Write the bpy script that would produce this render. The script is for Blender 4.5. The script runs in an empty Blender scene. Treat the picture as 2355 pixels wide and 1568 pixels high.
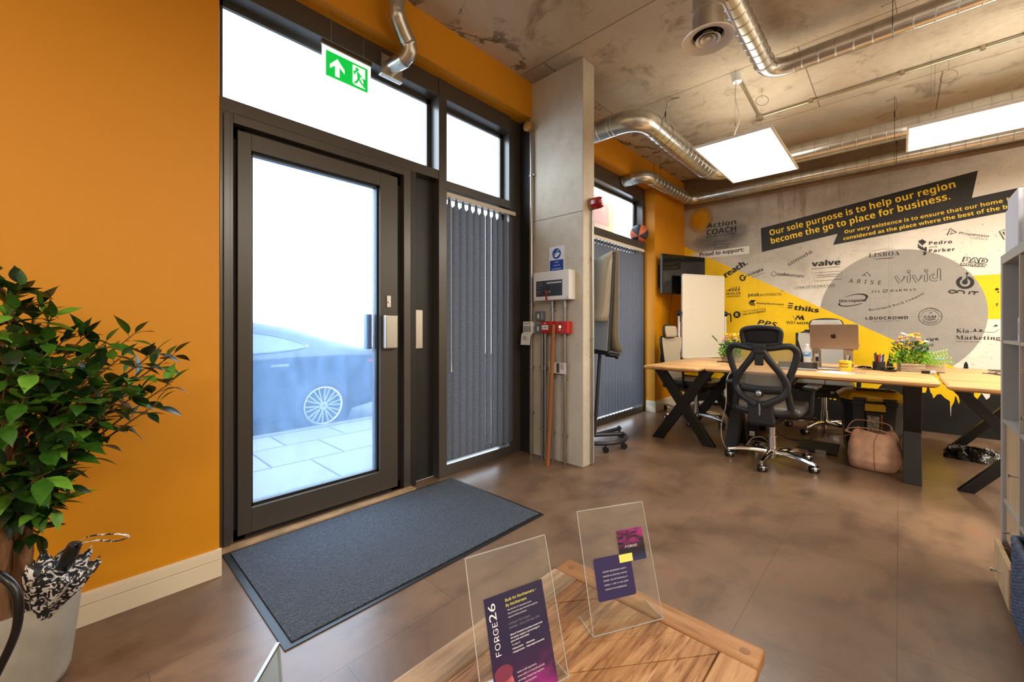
import bpy, bmesh, math, random
from mathutils import Vector as V, Matrix
PI = math.pi; R = math.radians
sc = bpy.context.scene; COL = sc.collection
random.seed(7)

# ---------------------------------------------------------------- camera, sky, lamps, exposure
cam = bpy.data.cameras.new('camera'); cam.lens = 14.48; cam.sensor_width = 36; cam.shift_y = -0.0135
cam.clip_start = 0.02
cam_o = bpy.data.objects.new('camera', cam); COL.objects.link(cam_o)
cam_o.location = (0, 0, 1.15); cam_o.rotation_euler = (R(90), 0, R(43.21)); sc.camera = cam_o
wd = bpy.data.worlds.new('sky'); sc.world = wd; wd.use_nodes = True
bg = wd.node_tree.nodes['Background']; bg.inputs[0].default_value = (0.79, 0.905, 1.0, 1); bg.inputs[1].default_value = 9.0
vs = sc.view_settings; vs.view_transform = 'Standard'; vs.look = 'None'; vs.gamma = 1; vs.exposure = 0.0; vs.use_curve_mapping = False
PANEL_W = 16.0; UP = .35
def lamp(x, y, sx, sy, w, col=(1, .90, .75), z=2.74):
    l = bpy.data.lights.new('added_fill_lamp', 'AREA'); l.shape = 'RECTANGLE'; l.size = sx; l.size_y = sy; l.energy = w; l.color = col
    o = bpy.data.objects.new('added_fill_lamp', l); COL.objects.link(o); o.location = (x, y, z)
    u = bpy.data.lights.new('added_ceiling_fill', 'AREA'); u.shape = 'RECTANGLE'; u.size = sx; u.size_y = sy; u.energy = w*UP; u.color = col  # upward lamp added over each one to lift the ceiling
    o = bpy.data.objects.new('added_ceiling_fill', u); COL.objects.link(o); o.location = (x, y, z+.03); o.rotation_euler = (PI, 0, 0)
# unseen lamps added out of the frame to brighten the room
lamp(2.4, 4.75, 1.2, .6, 110); lamp(2.6, 2.4, .6, 1.2, 110); lamp(1.1, 1.1, .6, 1.2, 65); lamp(0.9, -1.4, .6, 1.2, 60); lamp(-1.0, -1.5, .6, 1.2, 22)
sc.cycles.max_bounces = 8; sc.cycles.transparent_max_bounces = 24; sc.cycles.sample_clamp_indirect = 6.0
sc.cycles.caustics_reflective = False; sc.cycles.caustics_refractive = False

# ---------------------------------------------------------------- helpers
def lin(c):
    f = lambda x: x / 12.92 if x <= .04045 else ((x + .055) / 1.055) ** 2.4
    return tuple(f(x / 255) for x in c[:3]) + (1,)
MATS = {}
class NT:
    def __init__(s, name):
        s.m = bpy.data.materials.new(name); s.m.use_nodes = True; s.t = s.m.node_tree; s.N = s.t.nodes
        s.b = s.N['Principled BSDF']; s.out = s.N['Material Output']; MATS[name] = s.m
    def n(s, typ, **k):
        x = s.N.new('ShaderNode' + typ)
        for a, b in k.items():
            if a.startswith('i_'):
                key = a[2:]; key = int(key) if key.isdigit() else key
                s.set(x.inputs[key], b)
            else: setattr(x, a, b)
        return x
    def set(s, sock, v):
        if hasattr(v, 'is_output') or isinstance(v, bpy.types.NodeSocket): s.t.links.new(v, sock)
        else: sock.default_value = v
    def co(s, kind='Object', scale=None, loc=None, rot=None):
        o = s.n('TexCoord').outputs[kind]
        if scale or loc or rot:
            mp = s.n('Mapping'); s.t.links.new(o, mp.inputs[0])
            if scale: mp.inputs['Scale'].default_value = scale
            if loc: mp.inputs['Location'].default_value = loc
            if rot: mp.inputs['Rotation'].default_value = rot
            o = mp.outputs[0]
        return o
    def noise(s, sc_, co=None, det=4, rough=.55, dist=0):
        x = s.n('TexNoise'); x.inputs['Scale'].default_value = sc_; x.inputs['Detail'].default_value = det; x.inputs['Roughness'].default_value = rough
        x.inputs['Distortion'].default_value = dist
        s.t.links.new(co if co else s.co(), x.inputs[0]); return x.outputs[0]
    def ramp(s, fac, stops):
        x = s.n('ValToRGB'); s.t.links.new(fac, x.inputs[0]); e = x.color_ramp.elements
        while len(e) < len(stops): e.new(.5)
        for k, (p, c) in enumerate(stops):
            e[k].position = p; e[k].color = c if len(c) == 4 and max(c) <= 1.001 and False else (lin(c) if max(c) > 1 else (c + (1,) if len(c) == 3 else c))
        return x.outputs[0]
    def mix(s, fac, a, b, mode='MIX'):
        x = s.n('Mix', data_type='RGBA', blend_type=mode)
        s.set(x.inputs[0], fac)
        for k, v in ((6, a), (7, b)):
            if isinstance(v, tuple): v = lin(v) if max(v) > 1 else (v + (1,))[:4]
            s.set(x.inputs[k], v)
        return x.outputs[2]
    def math(s, op, a, b=0.0):
        x = s.n('Math', operation=op); s.set(x.inputs[0], a); s.set(x.inputs[1], b); return x.outputs[0]
    def rng(s, v, a, b, c=0.0, d=1.0):
        x = s.n('MapRange'); s.set(x.inputs[0], v)
        for k, q in enumerate((a, b, c, d)): x.inputs[k + 1].default_value = q
        return x.outputs[0]
    def bump(s, h, st=.3, d=.01):
        x = s.n('Bump'); x.inputs['Strength'].default_value = st; x.inputs['Distance'].default_value = d
        s.t.links.new(h, x.inputs['Height']); s.t.links.new(x.outputs[0], s.b.inputs['Normal'])
    def P(s, col=None, rough=.5, metal=0, spec=.5, **k):
        if col is not None:
            if isinstance(col, tuple): s.b.inputs['Base Color'].default_value = lin(col)
            else: s.t.links.new(col, s.b.inputs['Base Color'])
        s.set(s.b.inputs['Roughness'], rough); s.b.inputs['Metallic'].default_value = metal; s.b.inputs['Specular IOR Level'].default_value = spec
        for a, b in k.items(): s.set(s.b.inputs[a.replace('_', ' ')], b)
        return s.m
def pm(name, col, rough=.5, metal=0, spec=.5, ns=0, na=0, bs=0, ba=.2, bd=.004, **k):
    if name in MATS: return MATS[name]
    q = NT(name); c = col
    if ns:
        f = q.noise(ns); dk = tuple(max(0, x * (1 - na)) for x in col); lt = tuple(min(255, x * (1 + na)) for x in col)
        c = q.ramp(f, [(.3, dk), (.7, lt)])
    q.P(c, rough, metal, spec, **k)
    if bs: q.bump(q.noise(bs, det=3), ba, bd)
    return q.m

class MB:
    def __init__(s): s.bm = bmesh.new()
    def poly(s, pts):
        try: return s.bm.faces.new([s.bm.verts.new(p) for p in pts])
        except ValueError: return None
    def vf(s, vs_, fs):
        v = [s.bm.verts.new(p) for p in vs_]
        for f in fs:
            try: s.bm.faces.new([v[i] for i in f])
            except ValueError: pass
        return s
    def box(s, a, b):
        (x0, y0, z0), (x1, y1, z1) = [tuple(map(f, zip(a, b))) for f in (min, max)]
        return s.vf([(x0,y0,z0),(x1,y0,z0),(x1,y1,z0),(x0,y1,z0),(x0,y0,z1),(x1,y0,z1),(x1,y1,z1),(x0,y1,z1)],
                    [(0,3,2,1),(4,5,6,7),(0,1,5,4),(1,2,6,5),(2,3,7,6),(3,0,4,7)])
    def obox(s, c, size, m=None):
        m = m or Matrix.Identity(3); h = V(size) / 2; c = V(c)
        p = [c + m @ V((sx*h.x, sy*h.y, sz*h.z)) for sz in (-1, 1) for sx, sy in ((-1,-1),(1,-1),(1,1),(-1,1))]
        return s.vf(p, [(0,3,2,1),(4,5,6,7),(0,1,5,4),(1,2,6,5),(2,3,7,6),(3,0,4,7)])
    def bar(s, p0, p1, w, t, up=(0, 0, 1)):
        p0, p1 = V(p0), V(p1); d = p1 - p0; L = d.length; d.normalize()
        side = d.cross(V(up)); 
        if side.length < 1e-4: side = d.cross(V((1, 0, 0)))
        side.normalize(); n = side.cross(d)
        return s.obox((p0 + p1) / 2, (L, w, t), Matrix((d, side, n)).transposed())
    def ring(s, c, u, v, rx, ry, seg):
        return [s.bm.verts.new(V(c) + V(u) * rx * math.cos(2*PI*k/seg) + V(v) * ry * math.sin(2*PI*k/seg)) for k in range(seg)]
    def skin(s, rings, closed=False, caps=True):
        n = len(rings[0]); R_ = list(rings) + ([rings[0]] if closed else [])
        for a, b in zip(R_, R_[1:]):
            for k in range(n):
                try: s.bm.faces.new((a[k], a[(k+1) % n], b[(k+1) % n], b[k]))
                except ValueError: pass
        if caps and not closed:
            for r_, rev in ((rings[0], 1), (rings[-1], 0)):
                try: s.bm.faces.new(r_[::-1] if rev else r_)
                except ValueError: pass
        return s
    def tube(s, pts, r, seg=10, closed=False, radii=None, ry=None, up=None, caps=True):
        pts = [V(p) for p in pts]; n = len(pts); rings = []; u = None
        for i, p in enumerate(pts):
            a = pts[i-1] if (i or closed) else pts[i]; b = pts[(i+1) % n] if (i < n-1 or closed) else pts[i]
            d = b - a
            if d.length < 1e-9: d = V((0, 0, 1))
            d.normalize()
            if up is not None:
                w = V(up(i) if callable(up) else up); u = d.cross(w)
                if u.length < 1e-5: u = d.orthogonal()
                u.normalize()
            elif u is None: u = d.orthogonal().normalized()
            else:
                u = u - d * u.dot(d)
                if u.length < 1e-6: u = d.orthogonal()
                u.normalize()
            v = d.cross(u)
            rr = radii[i] if radii else r
            rings.append(s.ring(p, u, v, rr, rr * (ry / r) if ry else rr, seg))
        return s.skin(rings, closed, caps)
    def cyl(s, p0, p1, r, seg=16, r1=None):
        return s.tube([p0, p1], r, seg, radii=[r, r if r1 is None else r1])
    def lathe(s, prof, c=(0, 0, 0), seg=24, m=None, caps=True):
        m = m or Matrix.Identity(3); c = V(c)
        rings = [[s.bm.verts.new(c + m @ V((r*math.cos(2*PI*k/seg), r*math.sin(2*PI*k/seg), z))) for k in range(seg)] for r, z in prof]
        return s.skin(rings, False, caps)
    def sphere(s, c, r, seg=16, rings=10, sx=(1, 1, 1), m=None):
        m = m or Matrix.Identity(3)
        pr = [(math.sin(PI*(k+.02)/(rings+.04)), -math.cos(PI*(k+.02)/(rings+.04))) for k in range(rings+1)]
        c = V(c); R_ = [[s.bm.verts.new(c + m @ V((r*a*math.cos(2*PI*k/seg)*sx[0], r*a*math.sin(2*PI*k/seg)*sx[1], r*z*sx[2]))) for k in range(seg)] for a, z in pr]
        return s.skin(R_)
    def prism(s, pts, pl, h):
        o, u, v, n = [V(q) for q in pl]
        a = [s.bm.verts.new(o + u*x + v*y) for x, y in pts]; b = [s.bm.verts.new(o + u*x + v*y + n*h) for x, y in pts]
        k = len(pts)
        for f in [a[::-1], b] + [(a[i], a[(i+1) % k], b[(i+1) % k], b[i]) for i in range(k)]:
            try: s.bm.faces.new(f)
            except ValueError: pass
        return s
    def grid(s, fn, nu, nv, closed=False):
        g = [[s.bm.verts.new(fn(i / (nu-1), j / (nv-1))) for j in range(nv)] for i in range(nu)]
        for i in range(nu - 1):
            for j in range(nv - 1): s.bm.faces.new((g[i][j], g[i+1][j], g[i+1][j+1], g[i][j+1]))
        return s
    def build(s, name, m, parent=None, smooth=0, bevel=0, seg=2, label=None, solid=0, sub=0):
        me = bpy.data.meshes.new(name)
        bmesh.ops.recalc_face_normals(s.bm, faces=s.bm.faces[:]) if s.bm.faces else None
        off = V((0, 0, 0)); o = bpy.data.objects.new(name, me); COL.objects.link(o)
        if parent is not None:
            r_ = parent
            while r_.parent: r_ = r_.parent
            if r_.name in WORLD: off = WORLD[r_.name]
            o.parent = parent
        elif s.bm.verts:
            xs = [v.co for v in s.bm.verts]
            off = V(((min(v.x for v in xs)+max(v.x for v in xs))/2, (min(v.y for v in xs)+max(v.y for v in xs))/2, min(v.z for v in xs)))
            o.location = off; WORLD[o.name] = off
        if off.length: bmesh.ops.translate(s.bm, verts=s.bm.verts[:], vec=-off)
        s.bm.to_mesh(me); s.bm.free()
        me.materials.append(m)
        if smooth:
            for p in me.polygons: p.use_smooth = True
            me.set_sharp_from_angle(angle=R(smooth))
        if solid:
            q = o.modifiers.new('s', 'SOLIDIFY'); q.thickness = solid; q.offset = 0
        if sub:
            q = o.modifiers.new('u', 'SUBSURF'); q.levels = sub; q.render_levels = sub
        if bevel:
            q = o.modifiers.new('b', 'BEVEL'); q.width = bevel; q.segments = seg; q.limit_method = 'ANGLE'; q.angle_limit = R(40)
        if label: o['label'] = label
        return o
WORLD = {}
def thing(name, label, cat, loc=(0, 0, 0), rz=0, group=None, world=True):
    o = bpy.data.objects.new(name, None); COL.objects.link(o); o.location = loc; o.rotation_euler = (0, 0, rz)
    o.empty_display_size = .1
    if world: WORLD[o.name] = V(loc)
    return tag(o, label, cat, group)
def tag(o, label, cat, group=None):
    o['label'] = label; o['category'] = cat
    if group: o['group'] = group
    return o
def struct(o, label=None):
    o['kind'] = 'structure'
    if label: o['label'] = label
    return o
def dup(root, loc, rz, label=None, group=None, scale=1):
    r = root.copy(); COL.objects.link(r); r.location = loc; r.rotation_euler = (0, 0, rz); r.scale = (scale,)*3
    if label: r['label'] = label
    if group: r['group'] = group
    for ch in list(root.children):
        c = ch.copy(); COL.objects.link(c); c.parent = r
        for g in list(ch.children):
            d = g.copy(); COL.objects.link(d); d.parent = c
    return r
def B(a, b): return MB().box(a, b)
def crv(pts, n=8, closed=False):
    P = [V(p) for p in pts]; out = []; m = len(P)
    for i in range(m if closed else m - 1):
        p0 = P[(i-1) % m] if closed or i else P[i]; p1 = P[i]; p2 = P[(i+1) % m]
        p3 = P[(i+2) % m] if closed or i + 2 < m else p2
        for k in range(n):
            t = k / n
            out.append(.5*((2*p1) + (p2-p0)*t + (2*p0-5*p1+4*p2-p3)*t*t + (3*p1-p0-3*p2+p3)*t**3))
    if not closed: out.append(P[-1])
    return out
def fil(pts, rad, n=6):
    """polyline with rounded corners"""
    P = [V(p) for p in pts]; out = [P[0]]
    for a, b, c in zip(P, P[1:], P[2:]):
        d0 = (a-b).normalized(); d1 = (c-b).normalized(); L = min(rad, (a-b).length*.49, (c-b).length*.49)
        s_, e = b + d0*L, b + d1*L
        for k in range(n + 1):
            t = k / n; out.append(s_*(1-t)**2 + b*2*t*(1-t) + e*t*t)
    return out + [P[-1]]

# ---- lettering
FN = {}
def fonts():
    d = bpy.utils.resource_path('LOCAL') + '/datafiles/fonts/'
    for k, f in (('inter', 'Inter.woff2'), ('math', 'NotoSansMath-Regular.woff2')):
        try: FN[k] = bpy.data.fonts.load(d + f)
        except Exception: FN[k] = None
fonts()
def remap(t, A, a, z):
    return ''.join(chr(A+ord(c)-65) if 'A' <= c <= 'Z' else chr(a+ord(c)-97) if 'a' <= c <= 'z' else chr(z+ord(c)-48) if z and '0' <= c <= '9' else c for c in t)
STY = {'g': (None, None, 0, 0), 'G': (None, None, .022, 0), 'i': ('inter', None, 0, 0), 'n': ('math', None, 0, 0), 'b': ('math', (0x1d5d4, 0x1d5ee, 0x1d7ec), 0, 0), 's': ('math', (0x1d400, 0x1d41a, 0x1d7ce), -.005, 0), 'H': ('math', (0x1d5d4, 0x1d5ee, 0x1d7ec), 0, 0), 'O': ('math', (0x1d5d4, 0x1d5ee, 0x1d7ec), .055, 0),
       'I': ('math', (0x1d63c, 0x1d656, 0x1d7ec), 0, 0), 'l': ('math', (0x1d608, 0x1d622, 0), 0, 0)}
TC = {}
def tgeo(t, sty, sp=1.0):
    key = (t, sty, sp)
    if key in TC: return TC[key]
    fk, mp, off, _ = STY[sty]; f = FN.get(fk) if fk else None
    c = bpy.data.curves.new('lettering', 'FONT'); c.body = remap(t, *mp) if (mp and f) else t
    if f: c.font = f
    c.offset = off if not (mp and not f) else .02; c.resolution_u = 3; c.space_character = sp
    o = bpy.data.objects.new('lettering', c); COL.objects.link(o); dg = bpy.context.evaluated_depsgraph_get(); dg.update()
    e = o.evaluated_get(dg); me = e.to_mesh()
    vs_ = [(v.co.x, v.co.y) for v in me.vertices]; fs = [tuple(p.vertices) for p in me.polygons]
    e.to_mesh_clear(); bpy.data.objects.remove(o); bpy.data.curves.remove(c)
    xs = [v[0] for v in vs_] or [0, 1]
    TC[key] = (vs_, fs, min(xs), max(xs)); return TC[key]
CAP = {'g': .7, 'G': .7, 'i': .73, 'n': .714, 'b': .714, 's': .7, 'I': .714, 'l': .714, 'H': .714, 'O': .714}
def letter(mb, pl, t, a, b, cap, sty='b', sp=1.0, lift=.001, slant=0, arc=0):
    """lettering from baseline point a to b on plane pl=(o,u,v,n); cap = cap height"""
    if sty == 'H':
        for k, s_ in enumerate((-.035, 0, .035)): letter(mb, pl, t, (a[0]+s_*cap, a[1]+s_*cap*.4), (b[0]+s_*cap, b[1]+s_*cap*.4), cap, 'b', sp, lift+.0001*k, slant, arc)
        return mb
    o, u, v, n = [V(q) for q in pl]; vs_, fs, x0, x1 = tgeo(t, sty, sp)
    dx, dy = b[0]-a[0], b[1]-a[1]; L = math.hypot(dx, dy); ex, ey = dx/L, dy/L; k = L/(x1-x0); h = cap/CAP[sty]
    out = []
    for x, y in vs_:
        X = (x-x0)*k; Y = y*h
        if arc: 
            q = X/L; Y += arc*4*q*(1-q)
        X += slant*Y
        out.append(o + u*(a[0]+ex*X-ey*Y) + v*(a[1]+ey*X+ex*Y) + n*lift)
    mb.vf(out, fs); return mb
def stroke(mb, pl, pts, w, lift=.001, closed=False):
    """flat painted stroke along 2-D points"""
    o, u, v, n = [V(q) for q in pl]; P = [V((p[0], p[1], 0)) for p in pts]; m = len(P); L, Rr = [], []
    for i in range(m):
        a = P[i-1] if i or closed else P[i]; b = P[(i+1) % m] if i < m-1 or closed else P[i]
        d = (b-a); d = d.normalized() if d.length > 1e-9 else V((1, 0, 0)); nn = V((-d.y, d.x, 0))*w/2
        L.append(P[i]+nn); Rr.append(P[i]-nn)
    W = lambda p: o + u*p.x + v*p.y + n*lift
    vl = [mb.bm.verts.new(W(p)) for p in L]; vr = [mb.bm.verts.new(W(p)) for p in Rr]
    for i in range(m if closed else m-1):
        j = (i+1) % m; mb.bm.faces.new((vl[i], vr[i], vr[j], vl[j]))
    return mb
def shape(mb, pl, pts, lift=.001):
    o, u, v, n = [V(q) for q in pl]; mb.poly([o + u*p[0] + v*p[1] + n*lift for p in pts]); return mb
def ell(cx, cy, rx, ry, n=40, rot=0, a0=0, a1=2*PI):
    c, s_ = math.cos(rot), math.sin(rot); out = []
    full = abs(a1-a0-2*PI) < 1e-6
    for k in range(n if full else n+1):
        t = a0+(a1-a0)*k/n; x, y = rx*math.cos(t), ry*math.sin(t); out.append((cx+x*c-y*s_, cy+x*s_+y*c))
    return out

# ---------------------------------------------------------------- materials
M = {}
M['orange'] = pm('orange_paint', (208, 138, 0), .55, bs=60, ba=.04)
M['white'] = pm('white_plastic', (226, 226, 222), .4)
M['cream'] = pm('cream_gloss', (226, 214, 190), .35)
M['frame'] = pm('bronze_grey_metal', (64, 60, 56), .3, 0, .8)
M['black'] = pm('black_plastic', (14, 14, 15), .45)
M['blackmetal'] = pm('black_steel', (17, 17, 19), .42, 0, .5, bs=200, ba=.05)
M['chrome'] = pm('chrome', (215, 215, 218), .09, 1)
M['steel'] = pm('brushed_steel', (175, 175, 175), .3, 1)
M['alu'] = pm('aluminium', (190, 188, 184), .32, 1)
M['rubber'] = pm('black_rubber', (18, 18, 19), .7)
M['red'] = pm('red_plastic', (176, 24, 24), .35)
M['galv'] = None
q = NT('galvanised_steel'); f = q.noise(14, det=2); q.P(q.ramp(f, [(.35, (190, 189, 184)), (.65, (206, 204, 198))]), .27, .95); M['galv'] = q.m
q = NT('floor_vinyl'); co = q.co('Object')
br = q.n('TexBrick', offset=.5, squash=1); q.t.links.new(q.co('Object', rot=(0, 0, R(90)), loc=(.28, -.17+.46, 0)), br.inputs[0])
for k, v_ in (('Scale', 1.0), ('Mortar Size', .0014), ('Mortar Smooth', .1), ('Brick Width', .93), ('Row Height', .455), ('Bias', 0)): br.inputs[k].default_value = v_
br.inputs['Color1'].default_value = (1, 1, 1, 1); br.inputs['Color2'].default_value = (.92, .92, .92, 1); br.inputs['Mortar'].default_value = (.55, .53, .5, 1)
c1 = q.ramp(q.noise(1.7, co, 6, .62, .6), [(.3, (88, 68, 52)), (.46, (120, 95, 75)), (.6, (134, 108, 86)), (.74, (144, 101, 78))])
c2 = q.mix(q.rng(q.noise(5.5, q.co('Object', scale=(1, .5, 1)), 5, .6), .5, .72), c1, (96, 76, 62))
c3 = q.mix(1.0, c2, br.outputs[0], 'MULTIPLY')
q.P(c3, .3, 0, .5); q.bump(q.noise(90, co, 3), .05, .003); M['floor'] = q.m
q = NT('cast_concrete_ceiling'); co = q.co('Object')
a = q.ramp(q.noise(.9, co, 6, .6, .5), [(.3, (146, 130, 108)), (.5, (182, 166, 142)), (.7, (200, 188, 168))])
a = q.mix(q.rng(q.noise(2.6, co, 8, .65, 1.2), .54, .66), a, (142, 126, 104))
a = q.mix(q.rng(q.noise(22, co, 5, .6), .3, .7, 0, .28), a, (204, 194, 176))
br = q.n('TexBrick', offset=.35); q.t.links.new(q.co('Object', loc=(.4, .28, 0)), br.inputs[0])
for k, v_ in (('Scale', 1.0), ('Mortar Size', .005), ('Mortar Smooth', .3), ('Brick Width', 2.44), ('Row Height', 1.22)): br.inputs[k].default_value = v_
br.inputs['Color1'].default_value = (1, 1, 1, 1); br.inputs['Color2'].default_value = (.84, .84, .86, 1); br.inputs['Mortar'].default_value = (.35, .33, .3, 1)
a = q.mix(1.0, a, br.outputs[0], 'MULTIPLY')
sx = q.n('SeparateXYZ'); q.t.links.new(co, sx.inputs[0])
edge = q.math('MULTIPLY', q.rng(sx.outputs[0], -3.2, -2.55, 1, 0), 1.0)
pt = q.ramp(q.noise(3.2, co, 8, .7, .8), [(.44, (92, 84, 72)), (.47, (196, 184, 164))])
a = q.mix(q.math('MULTIPLY', q.math('MULTIPLY', q.rng(sx.outputs[0], -2.95, -2.72, 1, 0), q.rng(q.noise(1.4, co, 2), .4, .5)), .8), a, pt)
q.P(a, .75, 0, .3); q.bump(q.noise(30, co, 6), .25, .01); M['ceil'] = q.m; CEILN = (q, a, sx, pt)
def concrete(name, lo, hi, blot, rough=.7, bscale=26):
    q = NT(name); co = q.co('Object')
    a = q.ramp(q.noise(1.6, co, 7, .6, .4), [(.3, lo), (.7, hi)])
    a = q.mix(q.rng(q.noise(9, co, 6, .6), .5, .75, 0, .35), a, blot)
    a = q.mix(q.rng(q.noise(70, co, 2, .5), .68, .74), a, tuple(x*.55 for x in blot))
    q.P(a, rough, 0, .35); q.bump(q.noise(bscale, co, 7, .6), .35, .006); return q
M['pillar'] = concrete('pillar_concrete', (186, 178, 162), (210, 202, 186), (164, 152, 132)).m
M['glass'] = None
def glassy(name, tint, haze, hcol, refl=.9):
    q = NT(name); t = q.n('BsdfTransparent'); t.inputs[0].default_value = tint + (1,)
    g = q.n('BsdfGlossy'); g.inputs['Roughness'].default_value = .01; g.inputs[0].default_value = (1, 1, 1, 1)
    lw = q.n('LayerWeight'); lw.inputs[0].default_value = .5; fr = q.n('Math', operation='MULTIPLY_ADD'); q.set(fr.inputs[0], q.math('POWER', lw.outputs['Facing'], 5.0)); fr.inputs[1].default_value = .9; fr.inputs[2].default_value = .04
    base = t.outputs[0]
    if haze:
        d = q.n('BsdfTranslucent'); d.inputs[0].default_value = hcol + (1,)
        mh = q.n('MixShader'); q.set(mh.inputs[0], q.rng(q.noise(16, q.co('Object', scale=(1, 1, .35)), 6, .7), .2, .8, haze*.5, haze*1.5))
        q.t.links.new(base, mh.inputs[1]); q.t.links.new(d.outputs[0], mh.inputs[2]); base = mh.outputs[0]
    mx = q.n('MixShader'); q.set(mx.inputs[0], q.math('MULTIPLY', fr.outputs[0], refl)); q.t.links.new(base, mx.inputs[1]); q.t.links.new(g.outputs[0], mx.inputs[2])
    q.t.links.new(mx.outputs[0], q.out.inputs[0]); q.N.remove(q.b); return q.m
M['glass'] = glassy('window_glass', (.96, .98, 1), .03, (.7, .85, 1), .5)
M['doorglass'] = glassy('dusty_door_glass', (.86, .93, 1), .10, (.40, .62, 1), .35)
M['acrylic'] = glassy('clear_acrylic', (.97, .98, .98), .0, (1, 1, 1), 1.0)
M['acrylicedge'] = pm('acrylic_cut_edge', (190, 194, 192), .15, 0, .7, Alpha=.6)
q = NT('panel_diffuser_lit'); e = q.n('Emission'); e.inputs[0].default_value = (1, .93, .83, 1); e.inputs[1].default_value = PANEL_W
q.t.links.new(e.outputs[0], q.out.inputs[0]); q.N.remove(q.b); M['lit'] = q.m
q = NT('added_upglow'); e = q.n('Emission'); e.inputs[0].default_value = (1, .90, .75, 1); e.inputs[1].default_value = PANEL_W*UP  # upward glow added to the hanging panels to brighten the ceiling
q.t.links.new(e.outputs[0], q.out.inputs[0]); q.N.remove(q.b); M['lit_up'] = q.m
def wood(name, lo, mid, hi, axis=0, sc_=3.0, stretch=14, rough=.45, grain=.5):
    q = NT(name); s_ = [stretch]*3; s_[axis] = 1.0
    co = q.co('Object', scale=tuple(s_))
    a = q.ramp(q.noise(sc_*.5, co, 6, .65, .8), [(.3, lo), (.5, mid), (.72, hi)])
    a = q.mix(q.rng(q.noise(sc_*3, co, 4, .6), .55, .8, 0, grain), a, lo)
    q.P(a, rough, 0, .4); q.bump(q.noise(sc_*4, co, 4), .15, .002); return q.m
M['deskwood'] = wood('live_edge_oak', (186, 134, 80), (218, 170, 114), (232, 190, 138), 0, 1.6, 12)
M['tablewood'] = wood('rustic_pine', (128, 74, 28), (178, 118, 58), (206, 148, 86), 1, 2.2, 16, .5, .7)
M['oak'] = wood('pale_oak_veneer', (176, 144, 104), (206, 176, 134), (218, 192, 152), 2, 3, 10, .5)
M['greyboard'] = pm('grey_board', (128, 132, 138), .45)
M['leaf'] = None
# ---------------------------------------------------------------- setting
CH = 3.36
struct(B((-2.62, -3.1, -.1), (4.1, 6.6, 0)).build('floor', M['floor']))
struct(B((-2.75, -3.1, CH), (4.1, 6.6, CH+.2)).build('ceiling', M['ceil']))
struct(B((-2.72, -3.1, 0), (-2.3, .464, CH)).build('wall_left', M['orange']))
w = struct(B((4.0, -3.1, 0), (4.1, 6.6, CH)).build('wall_right', pm('plain_wall', (214, 204, 186), .7)))
w = struct(B((-2.72, -3.1, 0), (4.0, -3.0, CH)).build('wall_rear', MATS['plain_wall']))
struct(B((-2.72, 5.39, 0), (-2.41, 6.46, CH)).build('wall_corner', M['orange']))
pil_ = struct(B((-2.46, 2.85, 0), (-1.88, 3.02, CH)).build('wall_pillar', M['pillar'], bevel=.006))
B((-2.46, 2.8485, 2.10), (-1.884, 2.8495, 2.105)).build('casting_seam', pm('pillar_seam', (122, 108, 86), .8), pil_)
struct(B((-2.72, 2.85, 0), (-2.462, 3.02, CH)).build('trim_4', pm('dark_gap', (20, 19, 18), .7)))
b = MB().box((-2.72, .464, 3.045), (-2.43, 2.85, CH)); struct(b.build('trim_1', M['orange']))
b = MB().box((-2.72, 2.85, 3.045), (-2.43, 5.39, CH)); struct(b.build('trim_2', M['orange']))
def skirt(name, pts, h=.125):
    b = MB()
    for (x0, y0), (x1, y1), (nx, ny) in pts:
        for z0, z1, t in ((0, h*.62, .018), (h*.62+.002, h-.006, .016), (h-.006, h, .012)):
            b.box((min(x0, x1), min(y0, y1), z0), (max(x0, x1)+nx*t if nx > 0 else max(x0, x1), max(y0, y1), z1)) if nx else b.box((min(x0, x1), min(y0, y1)-t, z0), (max(x0, x1), max(y0, y1), z1))
    return struct(b.build(name, M['cream'], bevel=.0015))
skirt('baseboard_left', [((-2.3, -3), (-2.3, .47), (1, 0))])
skirt('baseboard_corner', [((-2.41, 5.375), (-2.41, 6.44), (1, 0)), ((-2.53, 5.39), (-2.393, 5.39), (0, -1))], .15)
# outside ground
q = NT('pavement_slabs'); br = q.n('TexBrick', offset=.5); q.t.links.new(q.co('Object', rot=(0, 0, R(90))), br.inputs[0])
for k, v_ in (('Scale', 1.0), ('Mortar Size', .010), ('Brick Width', .62), ('Row Height', .62)): br.inputs[k].default_value = v_
br.inputs['Color1'].default_value = lin((108, 109, 108)); br.inputs['Color2'].default_value = lin((101, 102, 101)); br.inputs['Mortar'].default_value = lin((52, 53, 54))
q.P(br.outputs[0], .8); M['pave'] = q.m
struct(B((-4.95, -8, -.14), (-2.72, 14, -.03)).build('pavement', M['pave']))
struct(B((-5.08, -8, -.16), (-4.952, 14, -.025)).build('kerb', pm('kerb_stone', (92, 92, 92), .8, ns=8, na=.1)))
struct(B((-16, -8, -.3), (-5.082, 14, -.14)).build('road', pm('asphalt', (58, 60, 62), .9, ns=40, na=.2)))

# ---- glazing
fm = M['frame']; XF, XG = -2.55, -2.665
def bay(y0, y1, mull, z_trans, name):
    pass
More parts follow.
